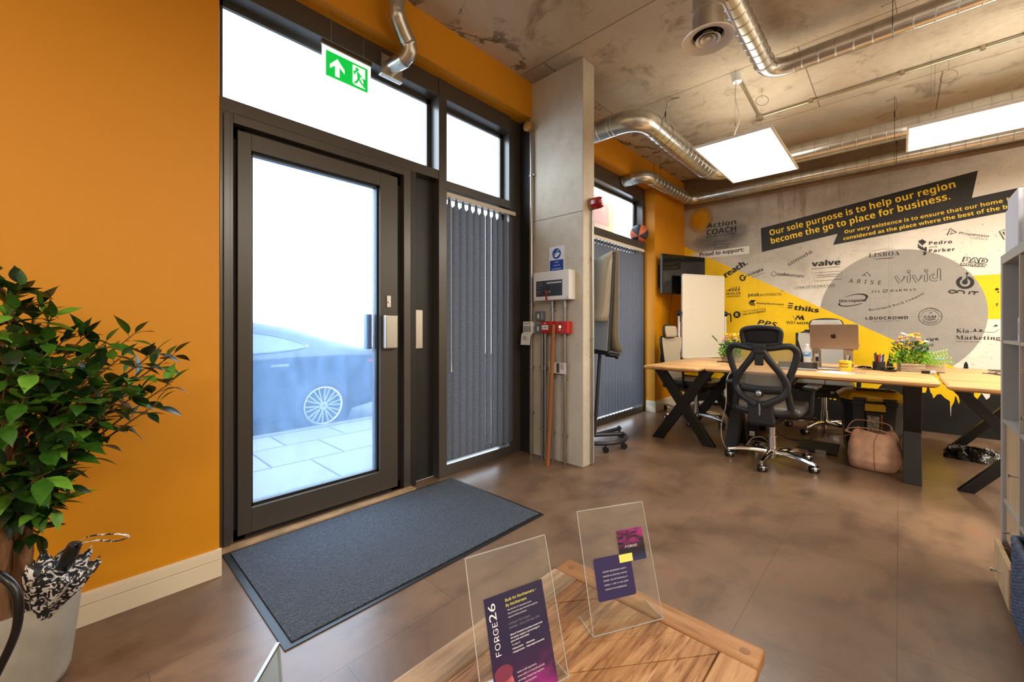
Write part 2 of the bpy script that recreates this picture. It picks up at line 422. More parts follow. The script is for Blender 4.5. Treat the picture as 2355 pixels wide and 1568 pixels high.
# window_1: over the door and beside it
def frame_boxes(lst): 
    b = MB()
    for (ya, yb, za, zb, xf) in lst: b.box((XG-.03, ya, za), (xf, yb, zb))
    return b
w1 = struct(frame_boxes([(.465, .515, 0, 3.05, XF), (.515, 1.90, 2.91, 3.05, XF), (.515, 1.90, 2.275, 2.345, XF), (1.90, 1.975, 0, 3.05, XF+.005), (1.975, 2.70, 2.91, 3.05, XF), (1.975, 2.70, 2.215, 2.285, XF),
    (2.70, 2.85, 0, 3.05, XF-.02), (1.975, 2.70, 0, .085, XF)]).build('window_1', fm, bevel=.002))
b = MB()
for ya, yb, za, zb in ((.515, 1.90, 2.345, 2.91), (1.975, 2.70, 2.285, 2.91), (1.975, 2.70, .085, 2.215)):
    b.box((XG-.012, ya, za), (XG+.012, ya+.035, zb)); b.box((XG-.012, yb-.035, za), (XG+.012, yb, zb)); b.box((XG-.012, ya, za), (XG+.012, yb, za+.03)); b.box((XG-.012, ya, zb-.03), (XG+.012, yb, zb))
b.build('glazing_bead', M['frame'], w1)
for ya, yb, za, zb in ((.55, 1.87, 2.37, 2.885), (2.0, 2.67, 2.31, 2.885), (2.0, 2.67, .11, 2.19)):
    B((XG-.006, ya, za), (XG, yb, zb)).build('glass_pane', M['glass'], w1)
b = MB(); b.box((XG-.03, 1.70, 0), (-2.625, 1.90, 2.275)); b.box((XG-.03, 1.655, 0), (XF, 1.70, 2.275)); b.build('infill_panel', pm('dark_infill', (30, 28, 26), .45), w1, bevel=.002)
pl = B((-2.626, 1.735, .99), (-2.61, 1.80, 1.28)).build('handle_plate', M['alu'], w1, bevel=.004)
# door
d1 = struct(frame_boxes([(.515, .575, 0, 2.275, XF+.0), (.575, 1.60, 2.225, 2.275, XF), (1.60, 1.655, 0, 2.275, XF), (.53, .56, 0, 2.26, XF+.012)]).build('door_1', fm, bevel=.002))
b = MB()
for ya, yb, za, zb in ((.56, .64, .0, 2.25), (1.53, 1.62, 0, 2.25), (.56, 1.62, 2.16, 2.25), (.56, 1.62, 0, .06)): b.box((-2.66, ya, za), (-2.60, yb, zb))
b.build('door_gasket', M['rubber'], d1)
b = MB(); XL = -2.575
for ya, yb, za, zb in ((.60, .665, .03, 2.205), (1.43, 1.565, .03, 2.205), (.665, 1.43, 2.115, 2.205), (.665, 1.43, .03, .165)): b.box((XG-.02, ya, za), (XL, yb, zb))
leaf = b.build('door_leaf', pm('door_metal', (66, 60, 54), .36, 0, .6), d1, bevel=.002)
b = MB()
for ya, yb, za, zb in ((.665, .678, .165, 2.115), (1.417, 1.43, .165, 2.115), (.665, 1.43, 2.10, 2.115), (.665, 1.43, .165, .18)): b.box((-2.64, ya, za), (-2.60, yb, zb))
b.build('glazing_bead', M['black'], leaf)
B((-2.625, .678, .18), (-2.619, 1.417, 2.10)).build('glass_pane', M['doorglass'], leaf)
B((XL, 1.445, 1.0), (XL+.045, 1.545, 1.235)).build('push_plate', M['alu'], leaf, bevel=.012, seg=3)
B((-2.67, 1.36, 1.0), (-2.63, 1.40, 1.24)).build('pull_handle', pm('outside_pull', (60, 90, 130), .4), leaf, bevel=.003)
b = MB().box((XL, 1.475, 1.285), (XL+.008, 1.51, 1.37)); k = b.build('lock_plate', M['alu'], leaf, bevel=.004)
MB().lathe([(.0, 0), (.009, 0), (.009, .008), (0, .008)], (XL+.008, 1.492, 1.325), 12, Matrix.Rotation(PI/2, 3, 'Y')).build('lock_cylinder', M['chrome'], leaf, 40)
struct(B((-2.55, .50, 0), (-2.495, 1.66, .012)).build('threshold', pm('bare_wood_strip', (178, 150, 116), .6, ns=12, na=.12), d1))
# window_2 beyond the pillar
w2 = struct(frame_boxes([(3.02, 3.08, 0, 3.05, XF), (3.08, 5.32, 2.87, 3.05, XF), (3.08, 5.32, 2.20, 2.285, XF+.05), (5.32, 5.39, 0, 3.05, XF), (3.08, 5.32, 0, .085, XF)]).build('window_2', fm, bevel=.002))
for ya, yb, za, zb in ((3.08, 5.32, 2.285, 2.87), (3.08, 5.32, .085, 2.20)):
    b = MB(); b.box((XG-.012, ya, za), (XG+.012, ya+.035, zb)); b.box((XG-.012, yb-.05, za), (XG+.012, yb, zb)); b.box((XG-.012, ya, za), (XG+.012, yb, za+.03)); b.box((XG-.012, ya, zb-.03), (XG+.012, yb, zb))
    b.build('glazing_bead', M['frame'], w2)
    B((XG-.006, ya+.02, za+.02), (XG, yb-.03, zb-.02)).build('glass_pane', M['glass'], w2)
LOGOS = [
 ('K', [('t', 'Action', 'b', -2.085, 2.619, -1.686, 2.616, 0.1, 1.0, 0, 0), ('t', 'COACH', 'b', -2.085, 2.517, -1.685, 2.512, 0.117, 1.0, 0, 0)]),
 ('H', [('t', 'BUSINESS COACHING', 'g', -2.085, 2.469, -1.685, 2.468, 0.039, 1.0, 0, 0), ('s',[(-2.085,2.439),(-1.689,2.441)],0.003,False), ('t', 'SHEFFIELD', 'g', -1.978, 2.386, -1.788, 2.383, 0.03, 1.2, 0, 0), ('t', 'CHESTERFIELD', 'g', -2.016, 2.342, -1.755, 2.336, 0.03, 1.2, 0, 0), ('t', 'WORKSOP', 'g', -1.982, 2.294, -1.782, 2.293, 0.03, 1.2, 0, 0)]),
 ('K', [('t', 'Proud to support:', 'G', -2.183, 2.21, -1.588, 2.217, 0.058, 1.0, 0, 0)]),
 ('K', [('t', 'reach.', 'H', -1.817, 1.862, -1.538, 2.03, 0.121, 1.0, 0, 0)]),
 ('K', [('s',[(-1.578,1.862),(-1.574,1.853),(-1.572,1.842),(-1.573,1.832),(-1.577,1.823),(-1.583,1.815),(-1.59,1.81),(-1.599,1.808),(-1.608,1.809),(-1.616,1.812),(-1.624,1.819),(-1.629,1.827),(-1.633,1.837),(-1.634,1.848),(-1.632,1.858),(-1.628,1.867),(-1.622,1.874),(-1.615,1.879),(-1.606,1.88),(-1.597,1.879),(-1.589,1.875)],0.018,False), ('s',[(-1.599,1.845),(-1.57,1.858)],0.0089,False), ('t', 'ravi', 'n', -1.559, 1.848, -1.469, 1.881, 0.062, 1.0, 0, 0), ('t', 'tate', 'b', -1.464, 1.883, -1.343, 1.924, 0.061, 1.0, 0, 0), ('t', 'accounting', 'n', -1.489, 1.836, -1.337, 1.887, 0.019, 1.0, 0, 0)]),
 ('K', [('p',[(-1.771,1.688),(-1.772,1.684),(-1.775,1.682),(-1.779,1.682),(-1.782,1.685),(-1.783,1.689),(-1.782,1.693),(-1.779,1.695),(-1.775,1.695),(-1.772,1.692)]), ('p',[(-1.806,1.678),(-1.778,1.686),(-1.773,1.678),(-1.795,1.676)]), ('p',[(-1.807,1.679),(-1.795,1.677),(-1.798,1.67),(-1.806,1.664),(-1.811,1.664)]), ('p',[(-1.805,1.679),(-1.795,1.677),(-1.787,1.669),(-1.779,1.662),(-1.789,1.664)]), ('s',[(-1.781,1.677),(-1.777,1.678),(-1.769,1.671)],0.0042,False), ('p',[(-1.741,1.71),(-1.743,1.706),(-1.746,1.704),(-1.749,1.704),(-1.752,1.707),(-1.753,1.711),(-1.752,1.714),(-1.749,1.716),(-1.746,1.716),(-1.743,1.714)]), ('p',[(-1.771,1.687),(-1.748,1.707),(-1.743,1.7),(-1.761,1.683)]), ('p',[(-1.772,1.689),(-1.761,1.684),(-1.765,1.672),(-1.773,1.662),(-1.778,1.662)]), ('p',[(-1.77,1.688),(-1.761,1.686),(-1.755,1.672),(-1.747,1.66),(-1.756,1.662)]), ('s',[(-1.75,1.699),(-1.745,1.688),(-1.74,1.677)],0.0042,False), ('p',[(-1.709,1.715),(-1.71,1.711),(-1.713,1.709),(-1.717,1.709),(-1.719,1.712),(-1.721,1.716),(-1.719,1.719),(-1.717,1.721),(-1.713,1.721),(-1.71,1.719)]), ('p',[(-1.733,1.688),(-1.715,1.712),(-1.71,1.705),(-1.724,1.684)]), ('p',[(-1.734,1.69),(-1.724,1.685),(-1.729,1.672),(-1.737,1.66),(-1.742,1.66)]), ('p',[(-1.732,1.689),(-1.724,1.686),(-1.719,1.671),(-1.711,1.658),(-1.72,1.66)]), ('s',[(-1.716,1.704),(-1.711,1.689),(-1.708,1.677)],0.0042,False), ('p',[(-1.677,1.721),(-1.678,1.718),(-1.681,1.715),(-1.684,1.716),(-1.687,1.718),(-1.688,1.722),(-1.687,1.726),(-1.684,1.728),(-1.681,1.728),(-1.678,1.725)]), ('p',[(-1.695,1.689),(-1.682,1.719),(-1.677,1.711),(-1.687,1.685)]), ('p',[(-1.697,1.691),(-1.687,1.686),(-1.693,1.671),(-1.701,1.657),(-1.706,1.658)]), ('p',[(-1.694,1.691),(-1.687,1.688),(-1.683,1.671),(-1.675,1.656),(-1.684,1.658)]), ('s',[(-1.682,1.71),(-1.677,1.691),(-1.677,1.677)],0.0042,False), ('p',[(-1.641,1.723),(-1.643,1.719),(-1.645,1.717),(-1.649,1.718),(-1.652,1.72),(-1.653,1.724),(-1.652,1.728),(-1.649,1.73),(-1.645,1.729),(-1.643,1.727)]), ('p',[(-1.655,1.688),(-1.646,1.721),(-1.641,1.713),(-1.647,1.684)]), ('p',[(-1.656,1.691),(-1.647,1.686),(-1.655,1.67),(-1.663,1.655),(-1.668,1.656)]), ('p',[(-1.654,1.691),(-1.647,1.687),(-1.645,1.669),(-1.637,1.654),(-1.646,1.656)]), ('s',[(-1.646,1.712),(-1.64,1.691),(-1.642,1.676)],0.0042,False), ('t', 'DEVELOP', 'b', -1.818, 1.614, -1.629, 1.611, 0.049, 1.0, 0, 0), ('t', 'YOUR STAFF', 'b', -1.817, 1.578, -1.63, 1.576, 0.034, 1.0, 0, 0)]),
 ('K', [('t', 'peak', 'b', -1.533, 1.578, -1.394, 1.576, 0.066, 1.0, 0, 0), ('t', 'architects', 'i', -1.39, 1.575, -1.139, 1.572, 0.059, 1.0, 0, 0), ('s',[(-1.142,1.619),(-1.13,1.638),(-1.119,1.619)],0.0042,False)]),
 ('K', [('p',[(-1.45,1.437),(-1.497,1.449),(-1.507,1.459),(-1.516,1.469),(-1.523,1.479),(-1.526,1.489),(-1.523,1.499),(-1.516,1.508),(-1.507,1.517),(-1.497,1.527),(-1.436,1.516),(-1.484,1.526),(-1.495,1.517),(-1.504,1.508),(-1.51,1.498),(-1.514,1.489),(-1.51,1.479),(-1.504,1.469),(-1.495,1.459),(-1.484,1.449)]), ('p',[(-1.448,1.441),(-1.484,1.454),(-1.493,1.463),(-1.5,1.473),(-1.506,1.482),(-1.509,1.491),(-1.506,1.5),(-1.5,1.509),(-1.493,1.518),(-1.484,1.526),(-1.436,1.518),(-1.472,1.526),(-1.481,1.517),(-1.488,1.508),(-1.494,1.5),(-1.497,1.491),(-1.494,1.481),(-1.488,1.472),(-1.481,1.463),(-1.472,1.454)]), ('p',[(-1.447,1.445),(-1.472,1.459),(-1.479,1.468),(-1.485,1.476),(-1.489,1.485),(-1.492,1.493),(-1.489,1.501),(-1.485,1.51),(-1.479,1.518),(-1.472,1.526),(-1.436,1.52),(-1.46,1.525),(-1.467,1.517),(-1.473,1.509),(-1.477,1.501),(-1.48,1.493),(-1.477,1.484),(-1.473,1.476),(-1.467,1.467),(-1.46,1.459)]), ('p',[(-1.446,1.449),(-1.46,1.464),(-1.465,1.472),(-1.469,1.48),(-1.473,1.488),(-1.475,1.495),(-1.473,1.503),(-1.469,1.51),(-1.465,1.518),(-1.46,1.525),(-1.436,1.522),(-1.448,1.525),(-1.453,1.517),(-1.457,1.51),(-1.461,1.502),(-1.462,1.495),(-1.461,1.487),(-1.457,1.479),(-1.453,1.472),(-1.448,1.464)]), ('t', 'AnwayWashroom', 'b', -1.434, 1.471, -1.113, 1.44, 0.034, 1.0, 0, 0), ('t', 'LTD', 'n', -1.172, 1.413, -1.116, 1.408, 0.016, 1.6, 0, 0)]),
 ('K', [('p',[(-1.628,1.327),(-1.629,1.319),(-1.631,1.31),(-1.634,1.303),(-1.639,1.296),(-1.645,1.29),(-1.651,1.286),(-1.659,1.282),(-1.667,1.28),(-1.675,1.28),(-1.683,1.28),(-1.691,1.283),(-1.698,1.286),(-1.705,1.291),(-1.711,1.297),(-1.716,1.304),(-1.719,1.312),(-1.721,1.32),(-1.722,1.329),(-1.721,1.337),(-1.719,1.345),(-1.716,1.353),(-1.711,1.36),(-1.705,1.365),(-1.698,1.37),(-1.691,1.374),(-1.683,1.375),(-1.675,1.376),(-1.667,1.375),(-1.659,1.373),(-1.651,1.369),(-1.645,1.364),(-1.639,1.358),(-1.634,1.351),(-1.631,1.343),(-1.629,1.335)]), ('s',[(-1.619,1.39),(-1.605,1.288)],0.0018,False), ('t', 'INTEGRATED', 'g', -1.597, 1.354, -1.316, 1.388, 0.027, 1.35, 0, 0), ('t', 'RECRUITMENT', 'b', -1.592, 1.317, -1.316, 1.356, 0.036, 1.0, 0, 0)]),
 ('Y', [('t', 'R', 'b', -1.693, 1.302, -1.654, 1.304, 0.071, 1.0, 0, 0)]),
 ('K', [('p',[(-1.058,1.473),(-1.005,1.463),(-1.009,1.449),(-1.062,1.46)]), ('p',[(-1.063,1.443),(-1.011,1.434),(-1.015,1.419),(-1.067,1.43)]), ('p',[(-1.069,1.416),(-1.017,1.406),(-1.02,1.393),(-1.073,1.404)]), ('t', 'thiks', 'H', -1.001, 1.379, -0.742, 1.333, 0.086, 1.0, 0, 0)]),
 ('K', [('s',[(-1.012,1.303),(-0.989,1.245),(-0.965,1.3)],0.0054,False), ('p',[(-0.972,1.277),(-0.957,1.303),(-0.947,1.303),(-0.934,1.27),(-0.919,1.302),(-0.903,1.302),(-0.886,1.243),(-0.911,1.241),(-0.919,1.27),(-0.933,1.241),(-0.938,1.241),(-0.957,1.284),(-0.978,1.244),(-0.989,1.244)]), ('t', 'WAY', 'g', -1.086, 1.188, -0.978, 1.188, 0.046, 1.0, 0, 0), ('t', 'MORE', 'b', -0.966, 1.188, -0.813, 1.187, 0.044, 1.0, 0, 0)]),
 ('K', [('t', 'PPS', 'I', -1.422, 1.194, -1.193, 1.147, 0.095, 1.0, 0, 0)]),
 ('K', [('t', 'simoda', 'n', -1.056, 1.953, -0.804, 2.099, 0.067, 1.0, 0, 0)]),
 ('K', [('t', 'valve', 'H', -0.808, 1.924, -0.525, 1.92, 0.096, 1.0, 0, 0), ('t', '& process solutions', 'n', -0.81, 1.887, -0.525, 1.889, 0.02, 1.0, 0, 0)]),
 ('H', [('s',[(-0.785,1.838),(-0.512,1.84),(-0.512,1.739),(-0.781,1.733)],0.0031,True), ('t', 'SHEFFIELD SOLID SURFACES', 'b', -0.76, 1.799, -0.535, 1.801, 0.016, 1.0, 0, 0), ('s',[(-0.76,1.781),(-0.731,1.781)],0.0031,False), ('s',[(-0.564,1.781),(-0.535,1.781)],0.0031,False), ('s',[(-0.723,1.781),(-0.571,1.782)],0.0044,False)]),
 ('H', [('t', 'LINKINTEGRATED', 'i', -0.993, 1.658, -0.575, 1.662, 0.03, 1.25, 0, 0), ('s',[(-0.993,1.649),(-0.575,1.653)],0.0019,False), ('t', 'security Solutions', 'n', -0.99, 1.631, -0.574, 1.638, 0.016, 2.4, 0, 0)]),
 ('K', [('t', 'ARISE', 'n', -0.443, 1.692, -0.156, 1.644, 0.07, 1.75, 0, 0), ('s',[(-0.32,1.76),(-0.276,1.805),(-0.244,1.75)],0.0069,False), ('s',[(-0.301,1.778),(-0.285,1.755)],0.0056,False)]),
 ('H', [('t', 'ZIA', 's', -0.237, 1.554, -0.16, 1.556, 0.042, 1.2, 0, 0), ('t', 'HARMAN', 's', -0.074, 1.556, 0.143, 1.559, 0.042, 1.25, 0, 0), ('s',[(-0.132,1.587),(-0.099,1.587),(-0.099,1.554),(-0.132,1.554)],0.0043,True), ('s',[(-0.13,1.557),(-0.119,1.57),(-0.109,1.57),(-0.1,1.584)],0.0036,False)]),
 ('K', [('t', 'Elite Logistics', 'b', -0.535, 1.456, -0.283, 1.456, 0.046, 1.0, 0, 0), ('p',[(-0.48,1.514),(-0.467,1.522),(-0.453,1.529),(-0.438,1.535),(-0.422,1.54),(-0.406,1.545),(-0.389,1.548),(-0.373,1.55),(-0.356,1.552),(-0.341,1.552),(-0.326,1.551),(-0.313,1.549),(-0.301,1.546),(-0.29,1.542),(-0.281,1.537),(-0.274,1.532),(-0.27,1.525),(-0.267,1.518),(-0.266,1.511),(-0.268,1.503),(-0.272,1.494),(-0.277,1.486),(-0.285,1.478),(-0.295,1.47),(-0.306,1.462),(-0.313,1.468),(-0.304,1.475),(-0.297,1.482),(-0.292,1.489),(-0.289,1.496),(-0.287,1.503),(-0.287,1.51),(-0.29,1.516),(-0.293,1.522),(-0.299,1.527),(-0.306,1.531),(-0.315,1.535),(-0.326,1.538),(-0.337,1.54),(-0.35,1.541),(-0.364,1.542),(-0.378,1.541),(-0.393,1.539),(-0.408,1.537),(-0.423,1.533),(-0.437,1.529),(-0.452,1.524),(-0.465,1.519),(-0.478,1.513),(-0.489,1.506)]), ('p',[(-0.322,1.433),(-0.333,1.428),(-0.345,1.424),(-0.358,1.419),(-0.372,1.416),(-0.386,1.412),(-0.4,1.409),(-0.414,1.406),(-0.429,1.404),(-0.443,1.403),(-0.457,1.402),(-0.47,1.402),(-0.483,1.402),(-0.495,1.403),(-0.506,1.405),(-0.515,1.407),(-0.524,1.41),(-0.531,1.413),(-0.537,1.417),(-0.541,1.421),(-0.543,1.425),(-0.544,1.43),(-0.544,1.435),(-0.541,1.441),(-0.538,1.446),(-0.521,1.447),(-0.525,1.442),(-0.527,1.438),(-0.528,1.434),(-0.527,1.43),(-0.525,1.426),(-0.521,1.423),(-0.516,1.42),(-0.509,1.417),(-0.501,1.415),(-0.492,1.413),(-0.482,1.412),(-0.471,1.412),(-0.459,1.412),(-0.447,1.412),(-0.434,1.413),(-0.421,1.414),(-0.407,1.416),(-0.394,1.419),(-0.38,1.421),(-0.367,1.425),(-0.355,1.428),(-0.343,1.432),(-0.331,1.436),(-0.321,1.44)])]),
 ('H', [('t', 'Reclaimed Brick Company', 's', -0.257, 1.344, 0.208, 1.522, 0.04, 1.15, -0.036, 0)]),
 ('K', [('t', 'LOUDCROWD', 'b', -0.289, 1.239, 0.076, 1.242, 0.049, 1.1, 0, 0), ('s',[(-0.241,1.283),(-0.241,1.233)],0.0036,False), ('t', 'DIGITAL MARKETING', 'n', -0.217, 1.213, 0.005, 1.217, 0.018, 1.5, 0, 0)]),
 ('H', [('s',[(0.342,1.266),(0.34,1.25),(0.336,1.234),(0.33,1.22),(0.321,1.206),(0.31,1.195),(0.297,1.186),(0.283,1.179),(0.268,1.175),(0.252,1.173),(0.236,1.175),(0.22,1.179),(0.206,1.186),(0.193,1.196),(0.181,1.208),(0.172,1.221),(0.165,1.236),(0.161,1.253),(0.159,1.269),(0.161,1.286),(0.165,1.302),(0.172,1.317),(0.181,1.33),(0.193,1.341),(0.206,1.35),(0.22,1.357),(0.236,1.361),(0.252,1.362),(0.268,1.36),(0.283,1.355),(0.297,1.348),(0.31,1.338),(0.321,1.326),(0.33,1.313),(0.336,1.298),(0.34,1.282)],0.0036,True), ('s',[(0.186,1.285),(0.188,1.294),(0.192,1.302),(0.197,1.31),(0.203,1.316),(0.21,1.322),(0.218,1.327),(0.226,1.331),(0.235,1.333),(0.244,1.335),(0.253,1.335),(0.262,1.334),(0.271,1.332),(0.28,1.328),(0.287,1.324),(0.295,1.318),(0.301,1.312),(0.307,1.305),(0.311,1.297),(0.315,1.288),(0.317,1.28)],0.0029,False), ('s',[(0.315,1.243),(0.311,1.236),(0.307,1.229),(0.302,1.223),(0.296,1.217),(0.29,1.212),(0.283,1.207),(0.276,1.204),(0.268,1.202),(0.26,1.2),(0.251,1.2),(0.243,1.201),(0.235,1.202),(0.227,1.205),(0.22,1.208),(0.212,1.213),(0.206,1.218),(0.2,1.224),(0.195,1.231),(0.191,1.238),(0.188,1.246)],0.0029,False), ('t', 'C&M', 'b', 0.203, 1.253, 0.296, 1.254, 0.037, 1.0, 0, 0), ('t', 'COURIERS', 'b', 0.207, 1.229, 0.292, 1.231, 0.022, 1.0, 0, 0), ('t', 'DIRECT', 'b', 0.229, 1.214, 0.271, 1.215, 0.011, 1.0, 0, 0), ('t', 'LET OUR COMMITMENT', 'n', 0.185, 1.315, 0.317, 1.315, 0.017, 1.1, 0.034, 0), ('t', 'BE YOUR SUCCESS', 'n', 0.194, 1.208, 0.306, 1.209, 0.018, 1.1, -0.023, 0), ('t', 'EST', 'b', 0.165, 1.264, 0.186, 1.265, 0.012, 1.0, 0, 0), ('t', '2007', 'b', 0.311, 1.264, 0.336, 1.264, 0.012, 1.0, 0, 0), ('s',[(0.24,1.317),(0.261,1.306),(0.24,1.297)],0.0029,False), ('s',[(0.249,1.316),(0.27,1.306),(0.249,1.297)],0.0029,False)]),
 ('H', [('t', 'LISBOA', 's', -0.259, 1.973, 0.006, 1.971, 0.074, 1.1, 0, 0), ('s',[(-0.222,2.049),(-0.142,2.056),(-0.13,2.068),(-0.124,2.053),(-0.117,2.066),(-0.104,2.053),(-0.034,2.049)],0.0021,False), ('s',[(-0.22,1.95),(-0.034,1.95)],0.0021,False), ('s',[(-0.196,1.948),(-0.054,1.947)],0.0057,False)]),
 ('K', [('s',[(0.008,1.649),(-0.004,1.657),(-0.031,1.72),(-0.031,1.735),(-0.019,1.739),(0.02,1.662),(0.042,1.727),(0.051,1.728),(0.05,1.713),(0.02,1.665)],0.0043,False), ('s',[(0.079,1.731),(0.069,1.725),(0.068,1.668),(0.074,1.654),(0.086,1.655),(0.093,1.666),(0.093,1.743),(0.076,1.767)],0.0043,False), ('s',[(0.094,1.777),(0.093,1.772),(0.09,1.768),(0.086,1.766),(0.081,1.765),(0.076,1.767),(0.071,1.77),(0.069,1.774),(0.067,1.78),(0.069,1.785),(0.071,1.789),(0.076,1.791),(0.081,1.792),(0.086,1.79),(0.09,1.787),(0.093,1.782)],0.0043,True), ('s',[(0.147,1.649),(0.136,1.656),(0.11,1.718),(0.11,1.733),(0.122,1.737),(0.159,1.661),(0.18,1.725),(0.188,1.726),(0.187,1.711),(0.159,1.664)],0.0043,False), ('s',[(0.216,1.729),(0.207,1.723),(0.206,1.667),(0.212,1.654),(0.223,1.654),(0.23,1.665),(0.23,1.74),(0.214,1.765)],0.0043,False), ('s',[(0.232,1.774),(0.231,1.769),(0.228,1.765),(0.224,1.763),(0.219,1.762),(0.214,1.764),(0.21,1.767),(0.207,1.772),(0.206,1.777),(0.207,1.782),(0.21,1.786),(0.214,1.788),(0.219,1.788),(0.224,1.787),(0.228,1.784),(0.231,1.779)],0.0043,True), ('s',[(0.331,1.654),(0.33,1.773),(0.324,1.788),(0.313,1.789),(0.306,1.776),(0.306,1.685),(0.293,1.679),(0.272,1.685),(0.268,1.701),(0.277,1.723),(0.288,1.732),(0.27,1.734),(0.249,1.716),(0.246,1.684),(0.261,1.66),(0.286,1.653),(0.308,1.659)],0.0043,False)]),
 ('K', [('s',[(0.38,2.141),(0.402,2.209),(0.448,2.16),(0.4,2.149)],0.0094,False), ('p',[(0.407,2.179),(0.417,2.17),(0.406,2.163)]), ('t', 'Propensio', 'n', 0.464, 2.14, 0.672, 2.074, 0.037, 1.0, 0, 0), ('t', 'FINANCE', 'n', 0.553, 2.083, 0.663, 2.046, 0.018, 1.3, 0, 0)]),
 ('K', [('p',[(0.157,2.101),(0.164,2.115),(0.184,2.119),(0.184,2.131),(0.223,2.093),(0.19,2.056),(0.175,2.08)]), ('p',[(0.155,2.08),(0.163,2.075),(0.169,2.05),(0.18,2.058),(0.18,2.036),(0.193,2.047),(0.199,2.021),(0.212,2.035),(0.223,2.036),(0.225,1.987),(0.217,1.985),(0.201,2.002),(0.18,2.011),(0.155,2.039)]), ('p',[(0.199,1.989),(0.212,1.984),(0.224,1.966),(0.214,1.949),(0.197,1.943)]), ('t', 'Pedro', 'b', 0.24, 2.056, 0.414, 2.049, 0.055, 1.15, 0, 0), ('t', 'and', 'n', 0.242, 2.023, 0.3, 2.02, 0.027, 1.1, 0, 0), ('t', 'Parker', 'b', 0.24, 1.971, 0.435, 1.965, 0.054, 1.15, 0, 0)]),
 ('K', [('t', 'BAD', 'O', 0.488, 1.844, 0.663, 1.808, 0.069, 1.0, 0, 0), ('t', 'MONKEY', 'O', 0.474, 1.807, 0.659, 1.77, 0.036, 1.0, 0, 0)]),
 ('W', [('t', 'BAD', 'b', 0.498, 1.843, 0.655, 1.81, 0.065, 1.0, 0, 0), ('t', 'MONKEY', 'b', 0.481, 1.807, 0.652, 1.772, 0.033, 1.0, 0, 0)]),
 ('K', [('p',[(0.531,1.687),(0.539,1.683),(0.547,1.677),(0.554,1.67),(0.56,1.663),(0.565,1.655),(0.569,1.646),(0.572,1.637),(0.574,1.627),(0.574,1.618),(0.574,1.608),(0.572,1.599),(0.569,1.59),(0.564,1.582),(0.559,1.575),(0.553,1.568),(0.546,1.563),(0.538,1.559),(0.529,1.556),(0.521,1.554),(0.512,1.554),(0.503,1.555),(0.494,1.557),(0.485,1.561),(0.477,1.566),(0.469,1.572),(0.463,1.579),(0.457,1.587),(0.452,1.596),(0.448,1.605),(0.446,1.615),(0.445,1.624),(0.445,1.634),(0.446,1.644),(0.449,1.653),(0.453,1.661),(0.458,1.669),(0.464,1.676),(0.471,1.682),(0.479,1.686),(0.487,1.69),(0.489,1.662),(0.485,1.659),(0.482,1.656),(0.478,1.651),(0.476,1.647),(0.474,1.641),(0.472,1.636),(0.471,1.63),(0.471,1.625),(0.472,1.619),(0.473,1.613),(0.475,1.607),(0.477,1.602),(0.48,1.597),(0.483,1.593),(0.487,1.589),(0.491,1.585),(0.496,1.583),(0.5,1.58),(0.505,1.579),(0.51,1.579),(0.515,1.579),(0.52,1.58),(0.525,1.581),(0.529,1.584),(0.533,1.587),(0.537,1.59),(0.54,1.594),(0.542,1.599),(0.545,1.604),(0.546,1.609),(0.547,1.615),(0.547,1.621),(0.547,1.627),(0.546,1.632),(0.544,1.638),(0.542,1.643),(0.539,1.648),(0.536,1.653),(0.532,1.657),(0.528,1.66)]), ('p',[(0.521,1.713),(0.524,1.713),(0.526,1.674),(0.524,1.642),(0.527,1.637),(0.528,1.631),(0.529,1.625),(0.528,1.62),(0.527,1.614),(0.525,1.609),(0.521,1.605),(0.518,1.602),(0.513,1.601),(0.509,1.6),(0.504,1.601),(0.5,1.603),(0.496,1.607),(0.492,1.611),(0.49,1.616),(0.488,1.621),(0.488,1.627),(0.488,1.633),(0.49,1.638),(0.492,1.643),(0.517,1.669)]), ('p',[(0.534,1.716),(0.533,1.711),(0.53,1.707),(0.526,1.705),(0.522,1.706),(0.518,1.708),(0.515,1.712),(0.514,1.718),(0.515,1.723),(0.518,1.726),(0.522,1.728),(0.526,1.728),(0.53,1.725),(0.533,1.721)]), ('s',[(0.443,1.53),(0.442,1.525),(0.438,1.521),(0.433,1.518),(0.426,1.516),(0.418,1.516),(0.41,1.517),(0.403,1.52),(0.398,1.523),(0.394,1.528),(0.393,1.533),(0.394,1.537),(0.398,1.542),(0.403,1.545),(0.41,1.546),(0.418,1.547),(0.426,1.545),(0.433,1.543),(0.438,1.539),(0.442,1.535)],0.0107,True), ('s',[(0.452,1.514),(0.453,1.533),(0.462,1.541),(0.496,1.533),(0.504,1.521),(0.5,1.503)],0.0107,False), ('s',[(0.544,1.527),(0.538,1.496)],0.0107,False), ('s',[(0.553,1.524),(0.604,1.515)],0.0107,False), ('s',[(0.579,1.517),(0.573,1.49)],0.0107,False)]),
 ('K', [('s',[(0.781,2.136),(0.744,2.124),(0.777,2.035)],0.0067,False), ('p',[(0.765,2.115),(0.777,2.115),(0.781,2.074),(0.772,2.092)])]),
 ('K', [('p',[(0.742,1.536),(0.741,1.531),(0.737,1.527),(0.732,1.525),(0.726,1.525),(0.721,1.528),(0.717,1.532),(0.716,1.538),(0.717,1.543),(0.721,1.547),(0.726,1.549),(0.732,1.549),(0.737,1.546),(0.741,1.542)]), ('p',[(0.727,1.502),(0.739,1.52),(0.743,1.501)]), ('t', 'F', 'b', 0.725, 1.363, 0.738, 1.363, 0.049, 1.0, 0, 0)]),
